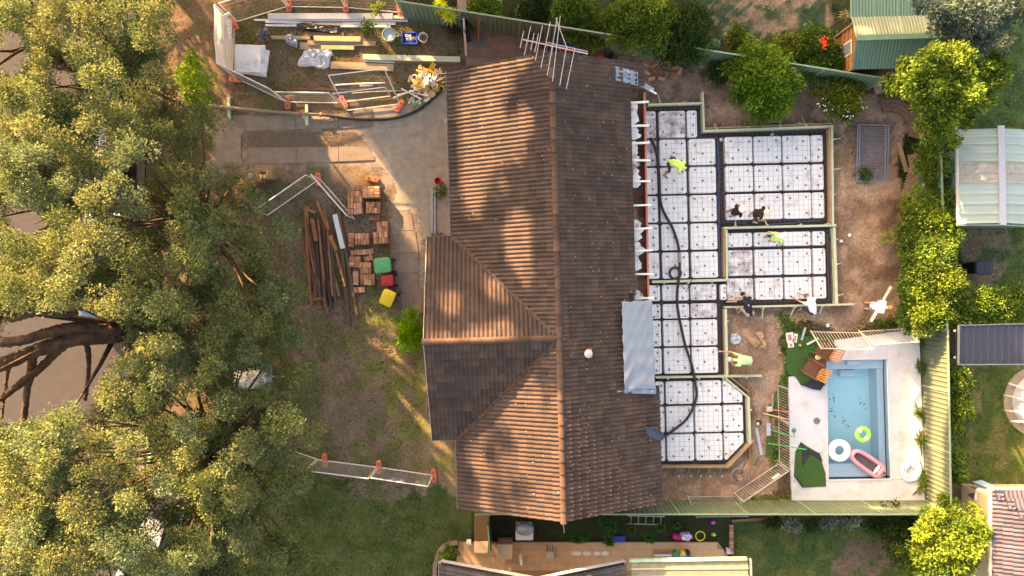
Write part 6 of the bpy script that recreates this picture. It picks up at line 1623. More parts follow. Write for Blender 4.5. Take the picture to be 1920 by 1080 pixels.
# curved stone garden edge
t_ = thing('garden_edging', 'curved grey stone garden edging at the patio corner', 'edging', W(820, 1040)); stn = mat('edge_stone', C(138, 118, 104), .9, .15, 5, rand=.1)
pth = smooth_path([W(x, y, .05) for x, y in ((858, 1017), (840, 1020), (825, 1032), (818, 1050), (815, 1068), (816, 1095))], 4)
for i in range(len(pth) - 1): MB().beam(pth[i], pth[i].lerp(pth[i + 1], .93), .16, .14).make('stone', stn, t_)
plank('border_timber', 'brown timber border along the lower lawn below the green fence', 'border', (1372, 976), (1432, 972), .1, .12, .0, brown)
t_ = thing('brick_edge', 'brick edge between patio strip and lower lawn', 'edging', W(1370, 1010))
for k in range(9): MB().box(W(1371, 986 + k * 6.2, .04), (.16, .12, .1)).make('brick', bricks[k % 3], t_)
# ------------------------------------------------------------------ neighbour at the lower right
rh = thing('corner_house', 'cream walled house with slate blue tiled hip roof at the lower right', 'house', W(1880, 1020)); ze = 2.5
slate = mat('slate_roof_tile', C(78, 74, 86), .7, .2, 3, .3, 60, rand=.22)
ex, ey = W(1862, 1000, ze).x, W(1900, 921, ze).y
MB().prism([(ex + .45, ey - .45), (ex + 6, ey - .45), (ex + 6, ey - 8), (ex + .45, ey - 8)], -.1, 2.4).make('wall', mat('cream_wall', C(214, 192, 160), .85, .06), rh)
zr_ = ze + 3.6 * TP
q = MB(); q.add([(ex, ey, ze), (ex + 3.6, ey - 3.6, zr_), (ex + 3.6, ey - 8, zr_), (ex, ey - 8, ze)], [(0, 1, 2, 3)]); q.add([(ex, ey, ze), (ex + 8, ey, ze), (ex + 8, ey - 3.6, zr_), (ex + 3.6, ey - 3.6, zr_)], [(0, 1, 2, 3)]); rr = q.make('roof', sark, rh)
dv = Vector((-1, 0, -TP)).normalized(); Ls = 3.6 / cosP
lay([tiles(rr, slate, Vector((ex + 3.6, ey - 5.4, zr_)), Vector((0, 1, 0)), dv, 17, 12, lambda u, v: (u - 5.4) < -(3.6 - v * cosP) + .05 and v > 2.0, tl=Ls / 12)], 400)
dv = Vector((0, 1, -TP)).normalized()
lay([tiles(rr, slate, Vector((ex, ey - 3.6, zr_)), Vector((1, 0, 0)), dv, 9, 12, lambda u, v: v * cosP > 3.6 - u - .05 and v > 1.4, tl=Ls / 12)], 400)
hd = Vector((1, -1, TP)).normalized()
for k in range(9):
    p_ = Vector((ex, ey, ze + .03)) + hd * (.45 * k + .45); R = Matrix(((hd.cross(EZ)).normalized(), -hd, (hd.cross(EZ)).normalized().cross(-hd))).transposed(); link('ridge_tile', cme, Matrix.Translation(p_) @ R.to_4x4(), rr)
MB().beam((ex - .06, ey, ze - .05), (ex - .06, ey - 7, ze - .05), .1, .1).make('gutter', mat('cream_gutter', C(222, 206, 178), .5), rh)
MB().beam((ex, ey + .06, ze - .05), (ex + 6, ey + .06, ze - .05), .1, .1).make('gutter', MATS['cream_gutter'], rh)
o = MB().prism(xy([(1820, 925), (1826, 925), (1834, 1090), (1824, 1090)]), -.02, .03).make('side_path', concl); tag(o, 'pale concrete side path along the corner house', kind='structure')
wheelie_bin('dark wheelie bin with pale lid beside the corner house', 1813, 917, 80, mat('brown_bin', C(96, 84, 78), .6), mat('pale_lid', C(206, 206, 206), .5), .5, .5, .9, None)
crumple('plastic_sheet', 'light blue plastic sheet by the corner house gutter', 'plastic sheet', [(1818, 900), (1836, 899), (1842, 905), (1838, 914), (1822, 912)], .9, .1, mat('sky_plastic', C(176, 200, 222), .4, .1), 14, seed=21)
t_ = thing('hose_reel', 'green hose reel on the corner house wall', 'hose reel', W(1818, 1005)); MB().torus(W(1820, 1003, .3), .2, .07, 20, 8).make('hose', mat('green_hose', C(52, 140, 70), .5, .15), t_, smooth=True); MB().lathe(W(1820, 1003, .05), [(.1, 0), (.1, .4), (0, .4)], 12).make('hub', MATS['green_hose'], t_)
o = MB().box(W(1797, 950, .05), (.3, .5, .06), .2).make('step_stone', concl); tag(o, 'pale square stone between fence and corner house', 'stone')
# ------------------------------------------------------------------ sheds and roofs on the right and top right
def corrugated(name, m, a, b, c, d, pitch=.18, amp=.03, parent=None, sharp=False):
    """wavy sheet spanning corners a, b (waves counted along a-b) and c, d on the far side; waves run from a-b to d-c"""
    L = (b - a).length; n_ = max(4, int(L / pitch) * (4 if not sharp else 4)); q = MB(); nrm = (b - a).cross(d - a).normalized(); nrm = nrm if nrm.z > 0 else -nrm
    for i in range(n_ + 1):
        t = i / n_; w_ = (.5 - .5 * math.cos(t * L / pitch * 2 * math.pi)) if not sharp else (1.0 if (i % 4) in (0,) else 0.0)
        q.V += [a.lerp(b, t) + nrm * amp * w_, d.lerp(c, t) + nrm * amp * w_]
    q.F = [(2 * i, 2 * i + 2, 2 * i + 3, 2 * i + 1) for i in range(n_)]; q.M = [0] * n_
    return q.make(name, m, parent, smooth=not sharp)
sr = thing('metal_shed', 'pale blue green metal shed with central ridge on the right', 'shed', W(1850, 330)); pb = mat('pale_blue_steel', C(148, 162, 158), .45, .07, 2, rand=.05); fib = mat('fibreglass_panel', C(150, 146, 138), .6, .25, 5, col2=C(186, 178, 160), s2=9, t2=.62, w2=.04)
zl, zc, zt = 2.15, 2.75, 2.7
eL = lambda y: W(1797 + (y - 238) * .018, y, zl); rG = lambda y: W(1875 + (y - 238) * .02, y - 2, zc); eR = lambda y: W(1985, y + 4, zl)
ylist = [243, 272, 304, 345, 384, 420]
for k in range(5):
    m_ = fib if k == 2 else pb; y0, y1 = ylist[k], ylist[k + 1] - .4
    corrugated('roof_sheet', m_, eL(y0), eL(y1), rG(y1), rG(y0), .28, .035, sr, sharp=True)
    corrugated('roof_sheet', m_, eR(y0), eR(y1), rG(y1), rG(y0), .28, .035, sr, sharp=True)
MB().beam(rG(238) + EZ * .05, rG(424) + EZ * .05, .24, .05).make('ridge_cap', mat('lilac_cap', C(166, 166, 176), .45, .05), sr)
MB().beam(eL(240) + Vector((-.05, 0, -.04)), eL(422) + Vector((-.05, 0, -.04)), .08, .09).make('gutter', mat('gutter_pale', C(196, 186, 178), .5), sr)
MB().beam(eL(422) + EZ * -.03, rG(424) + EZ * -.03, .03, .1).make('barge', gs, sr); MB().beam(eR(422) + EZ * -.03, rG(424) + EZ * -.03, .03, .1).make('barge', gs, sr)
w0 = eL(246) + Vector((.1, 0, 0)); w1 = eL(418) + Vector((.1, 0, 0))
corrugated('wall_sheet', mat('shed_wall', C(96, 128, 116), .5, .06), Vector((w0.x, w0.y, 0)), Vector((w1.x, w1.y, 0)), Vector((w1.x, w1.y, zl - .03)), Vector((w0.x, w0.y, zl - .03)), .12, .03, sr)
MB().prism([(w0.x + .06, w0.y), (w0.x + 4, w0.y), (w0.x + 4, w1.y), (w0.x + .06, w1.y)], 0, zl - .1).make('wall_body', MATS['shed_wall'], sr)
wheelie_bin('tall black wheelie bin on the right neighbouring lawn', 1812, 503, -90, mat('black_bin', C(30, 30, 34), .5, .1), mat('black_lid', C(44, 46, 58), .45, .1), .56, .62, 1.1, None)
ds_ = thing('carport_roof', 'dark blue ribbed carport roof with white edges on the right', 'carport roof', W(1860, 645)); nav = mat('navy_steel', C(56, 59, 72), .5, .08, 2, rand=.05); zz = 2.3
for k in range(4):
    x0, x1 = 1800 + k * 40, 1839.5 + k * 40
    corrugated('roof_sheet', nav, W(x0, 611, zz), W(x1, 610, zz), W(x1, 681, zz - .05), W(x0, 682, zz - .05), .24, .03, ds_, sharp=True)
for a, b in (((1798, 610), (1960, 606)), ((1797, 683.5), (1960, 683)), ((1798, 610), (1797, 684))): MB().beam(W(*a, zz + .01), W(*b, zz + .01), .035, .1).make('edge_trim', mat('pale_trim', C(116, 120, 128), .45), ds_)
MB().prism(xy([(1775, 618), (1790, 618), (1790, 672), (1775, 672)]), 0, .02).make('tile_strip', mat('tile_strip', C(70, 58, 52), .9, .3, 20), ds_)
for x, y in ((1790, 620), (1790, 670)): MB().beam(W(x, y, 0), W(x, y, zz - .1), .08, .08).make('post', gs, ds_)
ap = thing('above_ground_pool', 'round white above ground pool cut by the right edge', 'pool', W(1935, 755)); pw = mat('pool_liner_white', C(226, 224, 224), .5, .05); c = W(1948, 752)
MB().lathe(c, [(1.15, 0), (1.15, .9), (1.24, .92), (1.24, .97), (1.08, .97), (1.07, .75), (0, .75)], 40).make('wall', pw, ap)
for a in (150, 170, 195, 215):
    d_ = Vector((math.cos(D2(a)), math.sin(D2(a)), 0)); MB().beam(c + d_ * 1.18, c + d_ * 1.5 , .08, .08).make('strut_foot', pw, ap); MB().beam(c + d_ * 1.2 + EZ * .9, c + d_ * 1.46 + EZ * .03, .07, .05).make('strut', pw, ap)
MB().lathe(c, [(1.5, .02), (1.5, .05), (0, .05)], 40).make('base_pad', concl, ap)
# green roofed timber cabin at the top right
cb = thing('timber_cabin', 'orange timber cabin with green corrugated roof at the top right', 'cabin', W(1600, 90)); cg = mat('green_corrugated', C(86, 114, 100), .5, .07, 2, rand=.04); cgp = mat('sunlit_weathered_corrugated', C(106, 114, 98), .6, .1, 3, col2=C(160, 128, 100), s2=1.5, t2=.66, w2=.06)
ze2, zr2, zv = 2.1, 2.9, 2.0
E0, E1 = W(1597, 129.5, ze2), W(1770, 126, ze2); R0, R1 = W(1605, 72, zr2), W(1785, 66, zr2); U0, U1 = W(1596, 33, ze2 + .15), W(1775, 30, ze2 + .15)
for k in range(4):
    t0, t1 = k / 4, (k + .995) / 4
    corrugated('roof_sheet', cg, E0.lerp(E1, t0), E0.lerp(E1, t1), R0.lerp(R1, t1), R0.lerp(R1, t0), .12, .045, cb)
    corrugated('roof_sheet', cgp, U0.lerp(U1, t0), U0.lerp(U1, t1), R0.lerp(R1, t1), R0.lerp(R1, t0), .12, .045, cb)  # upper slope: paleness of sunlight put into the colour, plus weathered patches
    V0, V1 = W(1594, -60, 2.05), W(1775, -60, 2.05)
    corrugated('verandah_sheet', cg, U0.lerp(U1, t0) - EZ * .08, U0.lerp(U1, t1) - EZ * .08, V0.lerp(V1, t1), V0.lerp(V1, t0), .12, .045, cb)
MB().beam(R0 + EZ * .04, R1 + EZ * .04, .2, .04).make('ridge_cap', mat('cap_green', C(96, 128, 104), .5), cb)
xw = W(1572, 80).x; y0_, y1_ = W(0, 38).y, W(0, 126).y
y0_, y1_ = W(1597, 40, ze2).y, W(1597, 125, ze2).y
ctim = mat('orange_weatherboard', C(142, 98, 66), .75, .15, 5, .2, 40, rand=.12)
xw = W(1597, 80, ze2).x + .22; nb_ = 13; wh = 2.2
for k in range(nb_):
    MB().box((xw - .035 * (k % 2), (y0_ + y1_) / 2, .1 + wh * (k + .5) / nb_), (.03, y0_ - y1_ - .1, wh / nb_ - .008)).make('weatherboard', ctim, cb)
MB().prism([(xw + .02, y0_ - .05), (xw + 4.2, y0_ - .05), (xw + 4.2, y1_ + .05), (xw + .02, y1_ + .05)], 0, 2.05).make('cabin_body', mat('cabin_dark', C(90, 62, 44), .8), cb)
MB().box((xw - .03, (y0_ + y1_) / 2 + .05, 1.35), (.05, .55, .8)).make('window', white, cb); MB().box((xw - .05, (y0_ + y1_) / 2 + .05, 1.35), (.03, .45, .68)).make('window_pane', mat('window_glass', C(112, 122, 134), .15, .05, spec=.8), cb)
for yy in (y0_, y1_): MB().box((xw - .05, yy, 1.1), (.09, .09, 2.2)).make('corner_post', brown, cb)
# ------------------------------------------------------------------ parked cars under the street trees
def car(label, x, y, ang, col, L=4.4, wd=1.76, h=1.45, van=False):
    c = W(x, y, -.12); c.z = -.12 if x < ROADX else 0; t_ = thing('parked_car', label, 'car', c, 'vehicles parked under the trees'); R = Matrix.Rotation(D2(ang), 4, 'Z')
    pm = mat(f'car_paint_{col[0]}_{col[2]}', C(*col), .25, .03, 3, spec=.6); gm_ = mat('car_glass', C(40, 46, 54), .1, .05, spec=.8); tyre = mat('tyre', C(34, 34, 36), .9)
    def put(b): b.V = [tuple(c + R @ Vector(v)) for v in b.V]; return b
    def loft(secs, n=14):
        b = MB()
        for X, w_, z0, z1 in secs:
            for i in range(n):
                a = 2 * math.pi * (i + .5) / n; cc, ss = math.cos(a), math.sin(a)
                b.V.append((X, math.copysign(abs(cc) ** .45, cc) * w_ / 2, (z0 + z1) / 2 + math.copysign(abs(ss) ** .5, ss) * (z1 - z0) / 2))
        for k in range(len(secs) - 1):
            for i in range(n): b.F.append((k * n + i, (k + 1) * n + i, (k + 1) * n + (i + 1) % n, k * n + (i + 1) % n))
        b.F += [tuple(range(n)), tuple(range((len(secs) - 1) * n + n - 1, (len(secs) - 1) * n - 1, -1))]; b.M = [0] * len(b.F); return b
    hb = .92
    put(loft([(-L / 2, wd * .8, .35, .7), (-L / 2 + .1, wd * .93, .25, .86), (-L * .3, wd, .22, hb), (L * .1, wd, .22, hb), (L * .3, wd * .98, .22, .86), (L / 2 - .15, wd * .9, .25, .74), (L / 2, wd * .76, .35, .62)])).make('body', pm, t_, smooth=True)
    if van: cab = [(-L * .48, wd * .86, .8, h * 1.2), (-L * .45, wd * .93, .8, h * 1.28), (L * .18, wd * .92, .8, h * 1.28), (L * .3, wd * .86, .8, 1.0)]
    else: cab = [(-L * .42, wd * .8, .8, .95), (-L * .28, wd * .82, .8, h - .03), (-L * .05, wd * .82, .8, h), (L * .08, wd * .82, .8, h - .05), (L * .24, wd * .82, .8, .93)]
    put(loft(cab)).make('cabin', gm_, t_, smooth=True)
    z_ = h * 1.28 if van else h
    b = MB(); b.box((-L * .1 if not van else -L * .12, 0, z_ - .005), (L * (.28 if not van else .6), wd * .74, .035)); put(b).make('roof', pm, t_, bevel=.015)
    for sx in (-1, 1):
        for sy in (-1, 1):
            b = MB(); b.tube([(sx * L * .31, sy * wd * .38, .31), (sx * L * .31, sy * wd * .49, .31)], .31, 16); put(b).make('wheel', tyre, t_)
        b = MB(); b.box((L / 2 - .12, sx * wd * .33, .62), (.16, .3, .12)); put(b).make('headlight', mat('lamp_glass', C(210, 214, 220), .15), t_, bevel=.02)
        b = MB(); b.box((L * .17, sx * wd * .54, .95), (.1, .18, .12)); put(b).make('mirror', pm, t_, bevel=.02)


car('white parked car glimpsed through the upper trees', 214, 258, 84, (176, 176, 184))
car('blue parked car glimpsed through the trees above the big limbs', 208, 500, 88, (84, 118, 166))
car('white van glimpsed through the lower trees near the bottom edge', 318, 975, 74, (186, 186, 192), van=True)
t_ = thing('box_trailer', 'white covered trailer with a green net glimpsed under the trees', 'trailer', W(480, 702)); c = W(480, 704)
MB().box(c + Vector((0, 0, .45)), (1.5, .9, .5)).make('tray', lilac, t_, bevel=.02)
for s in (-1, 1): MB().tube([c + Vector((0, s * .5, .28)), c + Vector((0, s * .6, .28))], .28, 14).make('wheel', MATS['tyre'], t_)
q = MB(); q.ell(c + Vector((0, 0, .68)), (.74, .44, .22), n=18, k=8); q.V = [(v[0], v[1], v[2] + random.gauss(0, .02)) for v in q.V]; q.make('cover', white, t_, smooth=True)
q = MB(); q.box(c + Vector((.3, .5, .7)), (1.1, .35, .12), .15); q.make('net', mat('green_net', C(64, 150, 120), .8, .3, 30), t_, bevel=.03)
MB().tube([c + Vector((.75, 0, .35)), c + Vector((1.5, 0, .3))], .04).make('drawbar', lilac, t_)
o = MB().tube(smooth_path([W(330, 1022, .1), W(350, 1022, .06), W(375, 1018, .05), W(395, 1008, .05), W(412, 1000, .05)], 5), .035).make('garden_hose', mat('grey_hose', C(150, 156, 162), .5), smooth=True); tag(o, 'grey hose lying on the lawn beside the white van', 'hose')
o = MB().beam(W(281, 848, .6), W(279, 872, .9), .14, .04).make('sign_board', mat('teal_sign', C(60, 160, 126), .6)); tag(o, 'small teal board glimpsed between the lower trees', 'board')
# ------------------------------------------------------------------ trees
bark = mat('bark', C(96, 72, 56), .95, .35, 4, .9, 14, col2=C(66, 52, 44), s2=3, t2=.5, w2=.1)
ORD = ['first', 'second', 'third', 'fourth', 'fifth', 'sixth', 'seventh', 'eighth', 'ninth']


def make_tree(label, base, clumps, per, L, Wd, cols, trunk_r=.2, limbs=None, group=None, name='tree', cat='tree', mask=None, trans='leaf', sub=12, jit=.25, branches=True, up=.15, tuft_r=.4):
    t_ = thing(name, label, cat, base, group)
    cl = np.array(clumps); top = Vector(cl[:, :3].mean(0)); fork = Vector(base).lerp(top, .55); fork.z = min(fork.z, top.z * .6)
    b = MB(); n_ = 6; pts = []
    for i in range(n_ + 1):
        t = i / n_; p_ = Vector(base).lerp(fork, t); pts.append(p_ + Vector((math.sin(t * 5 + base[0]) * trunk_r * .6 * t, math.cos(t * 4 + base[1]) * trunk_r * .6 * t, -.15 if i == 0 else 0)))
    b.tube(pts, [trunk_r * (1.35 if i == 0 else 1.05 - .45 * i / n_) for i in range(n_ + 1)], 10); b.make('trunk', bark, t_, smooth=True)
    if branches:
        br = MB()
        for x, y, z, r, f in clumps:
            if len(clumps) > 14 and random.random() < .45: continue
            e = Vector((x, y, z - r * .2)); m1 = pts[-1].lerp(e, .45) + Vector((random.gauss(0, .2), random.gauss(0, .2), -.1 * (e - pts[-1]).length * .5)); d_ = (e - pts[-1]).length
            br.tube(smooth_path([pts[-1], m1, e], 3), [max(.016, trunk_r * .42 * (1 - k / 6.5)) for k in range(7)], 5)
        tag(br.make('branches', bark, t_, smooth=True), kind='stuff')
    for k, (lp, r0, r1) in enumerate(limbs or []):
        pp = smooth_path(lp, 5); m_ = len(pp); MB().tube(pp, [r0 + (r1 - r0) * i / (m_ - 1) * 1.0 + r0 * .07 * math.sin(i * 1.7) for i in range(m_)], 14)
        lb = MB(); lb.tube(smooth_path(pp, 4), [(r0 + (r1 - r0) * i / (4 * (m_ - 1))) * (1 + .05 * math.sin(i * .21 + k) + random.gauss(0, .012)) for i in range(4 * (m_ - 1) + 1)], 16); lb.V = [(v[0] + random.gauss(0, .014), v[1] + random.gauss(0, .014), v[2] + random.gauss(0, .014)) for v in lb.V]; lb.make('limb', bark, t_, smooth=True)
    V, Cc = leaf_cloud(clumps, per, L, Wd, cols, sub=sub, jit=jit, up=up, tuft_r=tuft_r)
    if mask is not None:
        k = mask(V[:, 0, :])
        if mask is litmask: k &= mask(V[:, 2, :])
        V, Cc = V[k], Cc[k]
    blades_mesh('crown', LM, V, Cc, t_)
    return t_


vis = """161 29 30 233 29 30 277 60 30 145 99 24 70 119 25 52 179 36 192 145 35 192 197 28 257 182 35 293 145 27 228 220 27 246 257 40 303 246 25 376 228 30 114 270 30 293 16 25 5 26 22 8 166 26
51 360 38 116 415 28 175 451 45 257 484 36 354 488 40 379 508 30 350 378 32 464 451 35 187 582 40 98 557 40 342 594 40 432 590 38 546 627 28 24 455 40 8 537 35 183 374 30 261 382 30 163 305 28 244 284 40 480 382 25 537 431 25 297 647 33 480 598 30
279 743 25 356 733 25 308 709 24 347 800 25 395 695 25 356 849 28 467 834 30 530 796 35 583 815 25 554 892 32 385 911 35 457 1012 30 549 988 22 520 1046 18 154 960 40 236 1008 45 245 940 25 159 892 22 337 1060 28 183 820 25 125 781 28 231 673 24 438 935 25 558 700 22 553 632 25 549 733 15 20 897 30 308 906 25 481 1037 22 29 1046 30 48 993 30
90 60 34 40 90 22 100 10 30 420 420 28 300 560 30 230 560 30 140 500 32 60 300 30 420 520 28 510 560 24 400 640 28 470 660 22 250 840 28 200 880 24 90 870 26 430 760 26 500 740 24 420 870 24 520 940 22 90 1050 30 390 1040 22 280 1060 26 130 340 26 330 320 28 390 330 22 60 240 28 330 60 20 170 238 24 206 300 26 222 345 24 369 412 32 385 442 28 340 430 26 20 70 20 100 360 26 60 420 20 15 20 30 30 205 28 10 245 30 20 300 30 10 335 25 20 805 30 60 835 28 112 802 24 15 855 28 60 150 24""".split()
vis = [tuple(map(float, vis[i:i + 3])) for i in range(0, len(vis), 3)]
GAPS = [[(0, 55), (40, 58), (58, 110), (40, 140), (0, 140)], [(18, 385), (70, 395), (100, 430), (60, 440), (18, 425)], [(0, 600), (70, 585), (150, 575), (235, 612), (240, 650), (205, 690), (150, 740), (110, 765), (60, 790), (0, 800)], [(184, 240), (194, 240), (196, 268), (186, 272)], [(440, 697), (490, 691), (494, 706), (462, 722), (442, 722)], [(283, 1004), (314, 996), (318, 1030), (290, 1036)], [(272, 845), (290, 845), (290, 880), (272, 880)], [(330, 0), (412, 0), (410, 90), (330, 90)]]
TR = [('broad street tree at the top left corner', (170, 130)), ('street tree right of the top left corner one', (300, 200)), ('sunlit street tree in the upper middle of the row', (250, 420)), ('great street tree with thick bare limbs over the road', (300, 610)), ('dark street tree below the great limbs', (180, 830)), ('street tree over the lower lawn edge', (440, 800)), ('street tree in the lower left corner', (210, 990)), ('street tree above the brick wall and fence corner', (420, 420))]
tcl = [[] for _ in TR]


def hz(x, y):      # crown height over the photo: high over the road and middle, low at the lawn edge
    e = 560 - 60 * math.sin(y / 180)
    return 4.2 + 4.6 * min(1, max(0, (e - x) / 330)) + .6 * math.sin(x * .03 + y * .021)


def owner(p_):
    return min(range(len(TR)), key=lambda i: (W(*TR[i][1]).xy - p_.xy).length)


for x, y, r in vis:
    z = hz(x, y) + random.uniform(-.4, .5); p_ = W(x, y, z); rr = r / S * (H - z) / H * 1.08
    tcl[owner(p_)].append((p_.x, p_.y, p_.z, rr, .78))
k = 0
while k < 400:
    x, y = random.uniform(-70, 560), random.uniform(-70, 1130)
    e = 555 - 55 * math.sin(y / 180) if y > 330 else 400 - (0 if y > 200 else 25)
    if y > 880: e -= (y - 880) * .12
    if x > e: continue
    if any(inpoly(np.array([x + dx]), np.array([y + dy]), g)[0] for g in GAPS for dx, dy in ((0, 0), (15, 0), (-15, 0), (0, 15), (0, -15))): continue
    z = hz(x, y) - random.uniform(1.4, 3.8); p_ = W(x, y, max(1.8, z)); tcl[owner(p_)].append((p_.x, p_.y, p_.z, random.uniform(.5, .95), .7)); k += 1
olive = [C(108, 116, 68), C(118, 122, 76), C(96, 106, 60), C(102, 116, 80), C(122, 122, 72)]
olive = [(c[0] * 1.08, c[1] * 1.1, c[2] * 1.25) for c in olive]


def gapmask(V):
    kz = H / (H - V[:, 2]); px = 960 + V[:, 0] * kz * S; py = 540 - V[:, 1] * kz * S; k = np.ones(len(V), bool)
    j = (rng.normal(size=len(V))) * 7
    for g in GAPS: k &= ~inpoly(px + j, py + j * .5, g)
    return k


# unseen tall trees added beyond the top edge to shape the evening shade
LIT = [([(790, 70), (1070, 70), (1070, 200), (1000, 205), (968, 198), (950, 215), (985, 255), (1070, 262), (1070, 345), (905, 310), (870, 345), (790, 330)], 3.4), ([(900, 330), (1040, 335), (1040, 370), (930, 380)], 3.4), ([(930, 410), (1040, 420), (1042, 600), (1015, 590), (950, 500)], 3.5), ([(975, 690), (1045, 660), (1048, 850), (990, 840), (965, 780)], 3.4),
       ([(830, 540), (880, 548), (905, 640), (850, 640)], 3.5), ([(895, 470), (935, 520), (1000, 610), (975, 625), (920, 580)], 3.3), ([(800, 630), (1040, 628), (1040, 640), (800, 642)], 4.2),
       ([(575, 230), (655, 232), (715, 300), (752, 372), (760, 405), (700, 345), (650, 350), (615, 305)], 0), ([(740, 380), (800, 470), (795, 500), (745, 420)], 0), ([(690, 590), (720, 585), (800, 660), (830, 790), (850, 900), (800, 860), (740, 760), (680, 660)], 0), ([(830, 200), (850, 200), (850, 260), (835, 250)], 0), ([(690, 560), (740, 540), (740, 575), (700, 580)], 0.5),
       ([(402, 0), (440, 10), (445, 130), (408, 120)], 1.2), ([(650, 345), (735, 345), (735, 380), (650, 380)], .3), ([(520, 50), (760, 20), (860, 60), (860, 120), (700, 110)], .2), ([(600, 155), (700, 150), (760, 190), (650, 205)], .2), ([(745, 110), (835, 115), (835, 160), (760, 150)], .4),
       ([(1690, 700), (1745, 720), (1745, 945), (1715, 945)], .1), ([(1720, 600), (1800, 600), (1800, 975), (1720, 975)], .9), ([(1560, 930), (1800, 930), (1800, 980), (1560, 980)], .9),
       ([(1715, 400), (1930, 420), (1930, 615), (1715, 615)], 1.8), ([(1735, 270), (1770, 270), (1760, 380), (1735, 380)], 1), ([(1650, 90), (1790, 85), (1760, 200), (1660, 210)], 4), ([(1795, 385), (1880, 395), (1880, 425), (1795, 425)], 2.3), ([(1715, 950), (1870, 940), (1870, 1100), (1715, 1100)], 2), ([(1780, 680), (1930, 690), (1930, 800), (1850, 910), (1780, 900)], .5), ([(1740, 0), (1930, 0), (1930, 30), (1760, 30)], 4.5), ([(1600, 33), (1720, 33), (1720, 75), (1600, 75)], 2.6),
       ([(850, 1005), (1000, 1005), (980, 1090), (850, 1090)], .2), ([(-40, -60), (420, -60), (500, 330), (520, 470), (420, 640), (-40, 700)], 8.3), ([(-40, -60), (420, -60), (420, 500), (300, 640), (-40, 700)], 6.0), ([(815, -10), (860, -10), (860, 50), (815, 50)], 1.5)]


def grow(poly, k=1.3):
    cx = sum(p_[0] for p_ in poly) / len(poly); cy = sum(p_[1] for p_ in poly) / len(poly)
    return [(cx + (x - cx) * k, cy + (y - cy) * k) for x, y in poly]


LIT = [(grow(q, 1.22 if q[0][0] < 900 else 1.15), z) if z < 1 and q[0][0] < 900 else (q, z) for q, z in LIT]


def litmask(V, L_=None):  # drops leaves that would shade an area meant to be sunlit
    k = np.ones(len(V), bool); j = rng.normal(size=(2, len(V)))
    for poly, z in (L_ or LIT):
        t = (V[:, 2] - z) / SUN.z; q = V - t[:, None] * np.array(SUN); kk = H / (H - z) * S
        k &= ~((t > 0) & inpoly(960 + q[:, 0] * kk + j[0] * 5, 540 - q[:, 1] * kk + j[1] * 5, poly))
    return k


LITG = [q for q in LIT if q[1] < 1 and q[0][0][0] < 900]


def streetmask(V):
    return gapmask(V) & litmask(V, LITG)


for i, (lab, b_) in enumerate(TR):
    lim = None
    if i == 3:
        lim = [([W(300, 612, 3.2), W(236, 627, 4.4), W(165, 632, 5.0), W(122, 640, 5.2), W(61, 660, 5.4), W(0, 684, 5.8), W(-60, 700, 6.2)], .3, .2), ([W(230, 622, 4.6), W(150, 614, 5.2), W(90, 624, 5.6), W(30, 640, 6), W(-60, 640, 6.5)], .21, .14),
               ([W(124, 642, 5.2), W(75, 690, 4.6), W(25, 730, 4.8), W(-30, 770, 5)], .15, .1), ([W(62, 668, 5.2), W(57, 700, 4.2), W(50, 740, 3.4), W(44, 800, 3)], .14, .09), ([W(160, 634, 5), W(166, 665, 4), W(166, 700, 3.2), W(160, 750, 2.6)], .09, .06), ([W(145, 582, 5.6), W(110, 588, 5.8), W(70, 586, 6), W(20, 600, 6)], .16, .1), ([W(20, 670, 5), W(14, 700, 4), W(10, 730, 3.4), W(2, 790, 3)], .06, .04)]
    if i == 4: lim = [([W(70, 800, 3), W(52, 850, 3.2), W(70, 900, 3), W(82, 960, 2.5)], .12, .08)]
    make_tree(lab, W(*b_), tcl[i], 3500, .09, .046, olive, .32 if i == 3 else .24, lim, 'street trees along the left side', 'street_tree', mask=streetmask, up=.1, tuft_r=.52, sub=11)
brt = [C(120, 150, 52), C(104, 136, 46), C(134, 160, 60)]
cl = [(*W(363 + dx, 135 + dy, 3.4 + dz), r, .8) for dx, dy, dz, r in ((0, 0, .4, .55), (-6, 25, .2, .5), (12, 40, 0, .5), (-2, -25, 0, .35), (18, 12, -.3, .4), (-15, 10, -.4, .4))]
make_tree('small bright green tree beside the top left trees', W(375, 160), cl, 2600, .11, .045, brt, .08, None, None, 'small_tree')

SHT = [(-28, 38), (-20, 34), (-12, 31), (-4, 27), (-30, 27), (-22, 24), (-14, 21), (-3, 18), (4, 32)]  # trunk spots of the unseen trees added for shade
scl = [[] for _ in SHT]
for _ in range(760):
    tx, ty = random.uniform(-11, 23), random.uniform(-14, 14); z = random.uniform(8.5, 13.5); off = z / math.tan(SUN_EL)
    p_ = Vector((tx - .6 * off, ty + .8 * off, z))
    if p_.y < 12.5: continue
    i = min(range(len(SHT)), key=lambda i: (Vector(SHT[i]) - p_.xy).length); scl[i].append((*p_, random.uniform(.9, 1.5), .8))
for i, (x, y) in enumerate(SHT):
    if scl[i]: make_tree(f'unseen tall tree added for shade beyond the top edge, {ORD[i]} of the grove', Vector((x, y, -.3)), scl[i], 190, .42, .24, olive, .35, None, 'unseen trees added for shade', 'added_shade_tree', mask=litmask, sub=10, branches=False)

lowc = [(-19.5, 15.2, 3.2, 1.6, .8), (-17, 14.6, 2.8, 1.5, .8), (-14.6, 14.4, 2.6, 1.4, .8), (-12.4, 14.2, 2.2, 1.3, .8), (-18, 16.5, 4.2, 1.6, .8), (-15.2, 16, 3.6, 1.5, .8), (-21.5, 14.8, 3.4, 1.5, .8), (-13, 16, 3.2, 1.4, .8)]  # low crown clumps added out of view to shade the yard strip
make_tree('unseen low dense tree added to shade the top left yard', Vector((-16.5, 15.4, -.3)), lowc, 420, .3, .17, olive, .2, None, None, 'added_shade_tree', sub=10, mask=litmask)

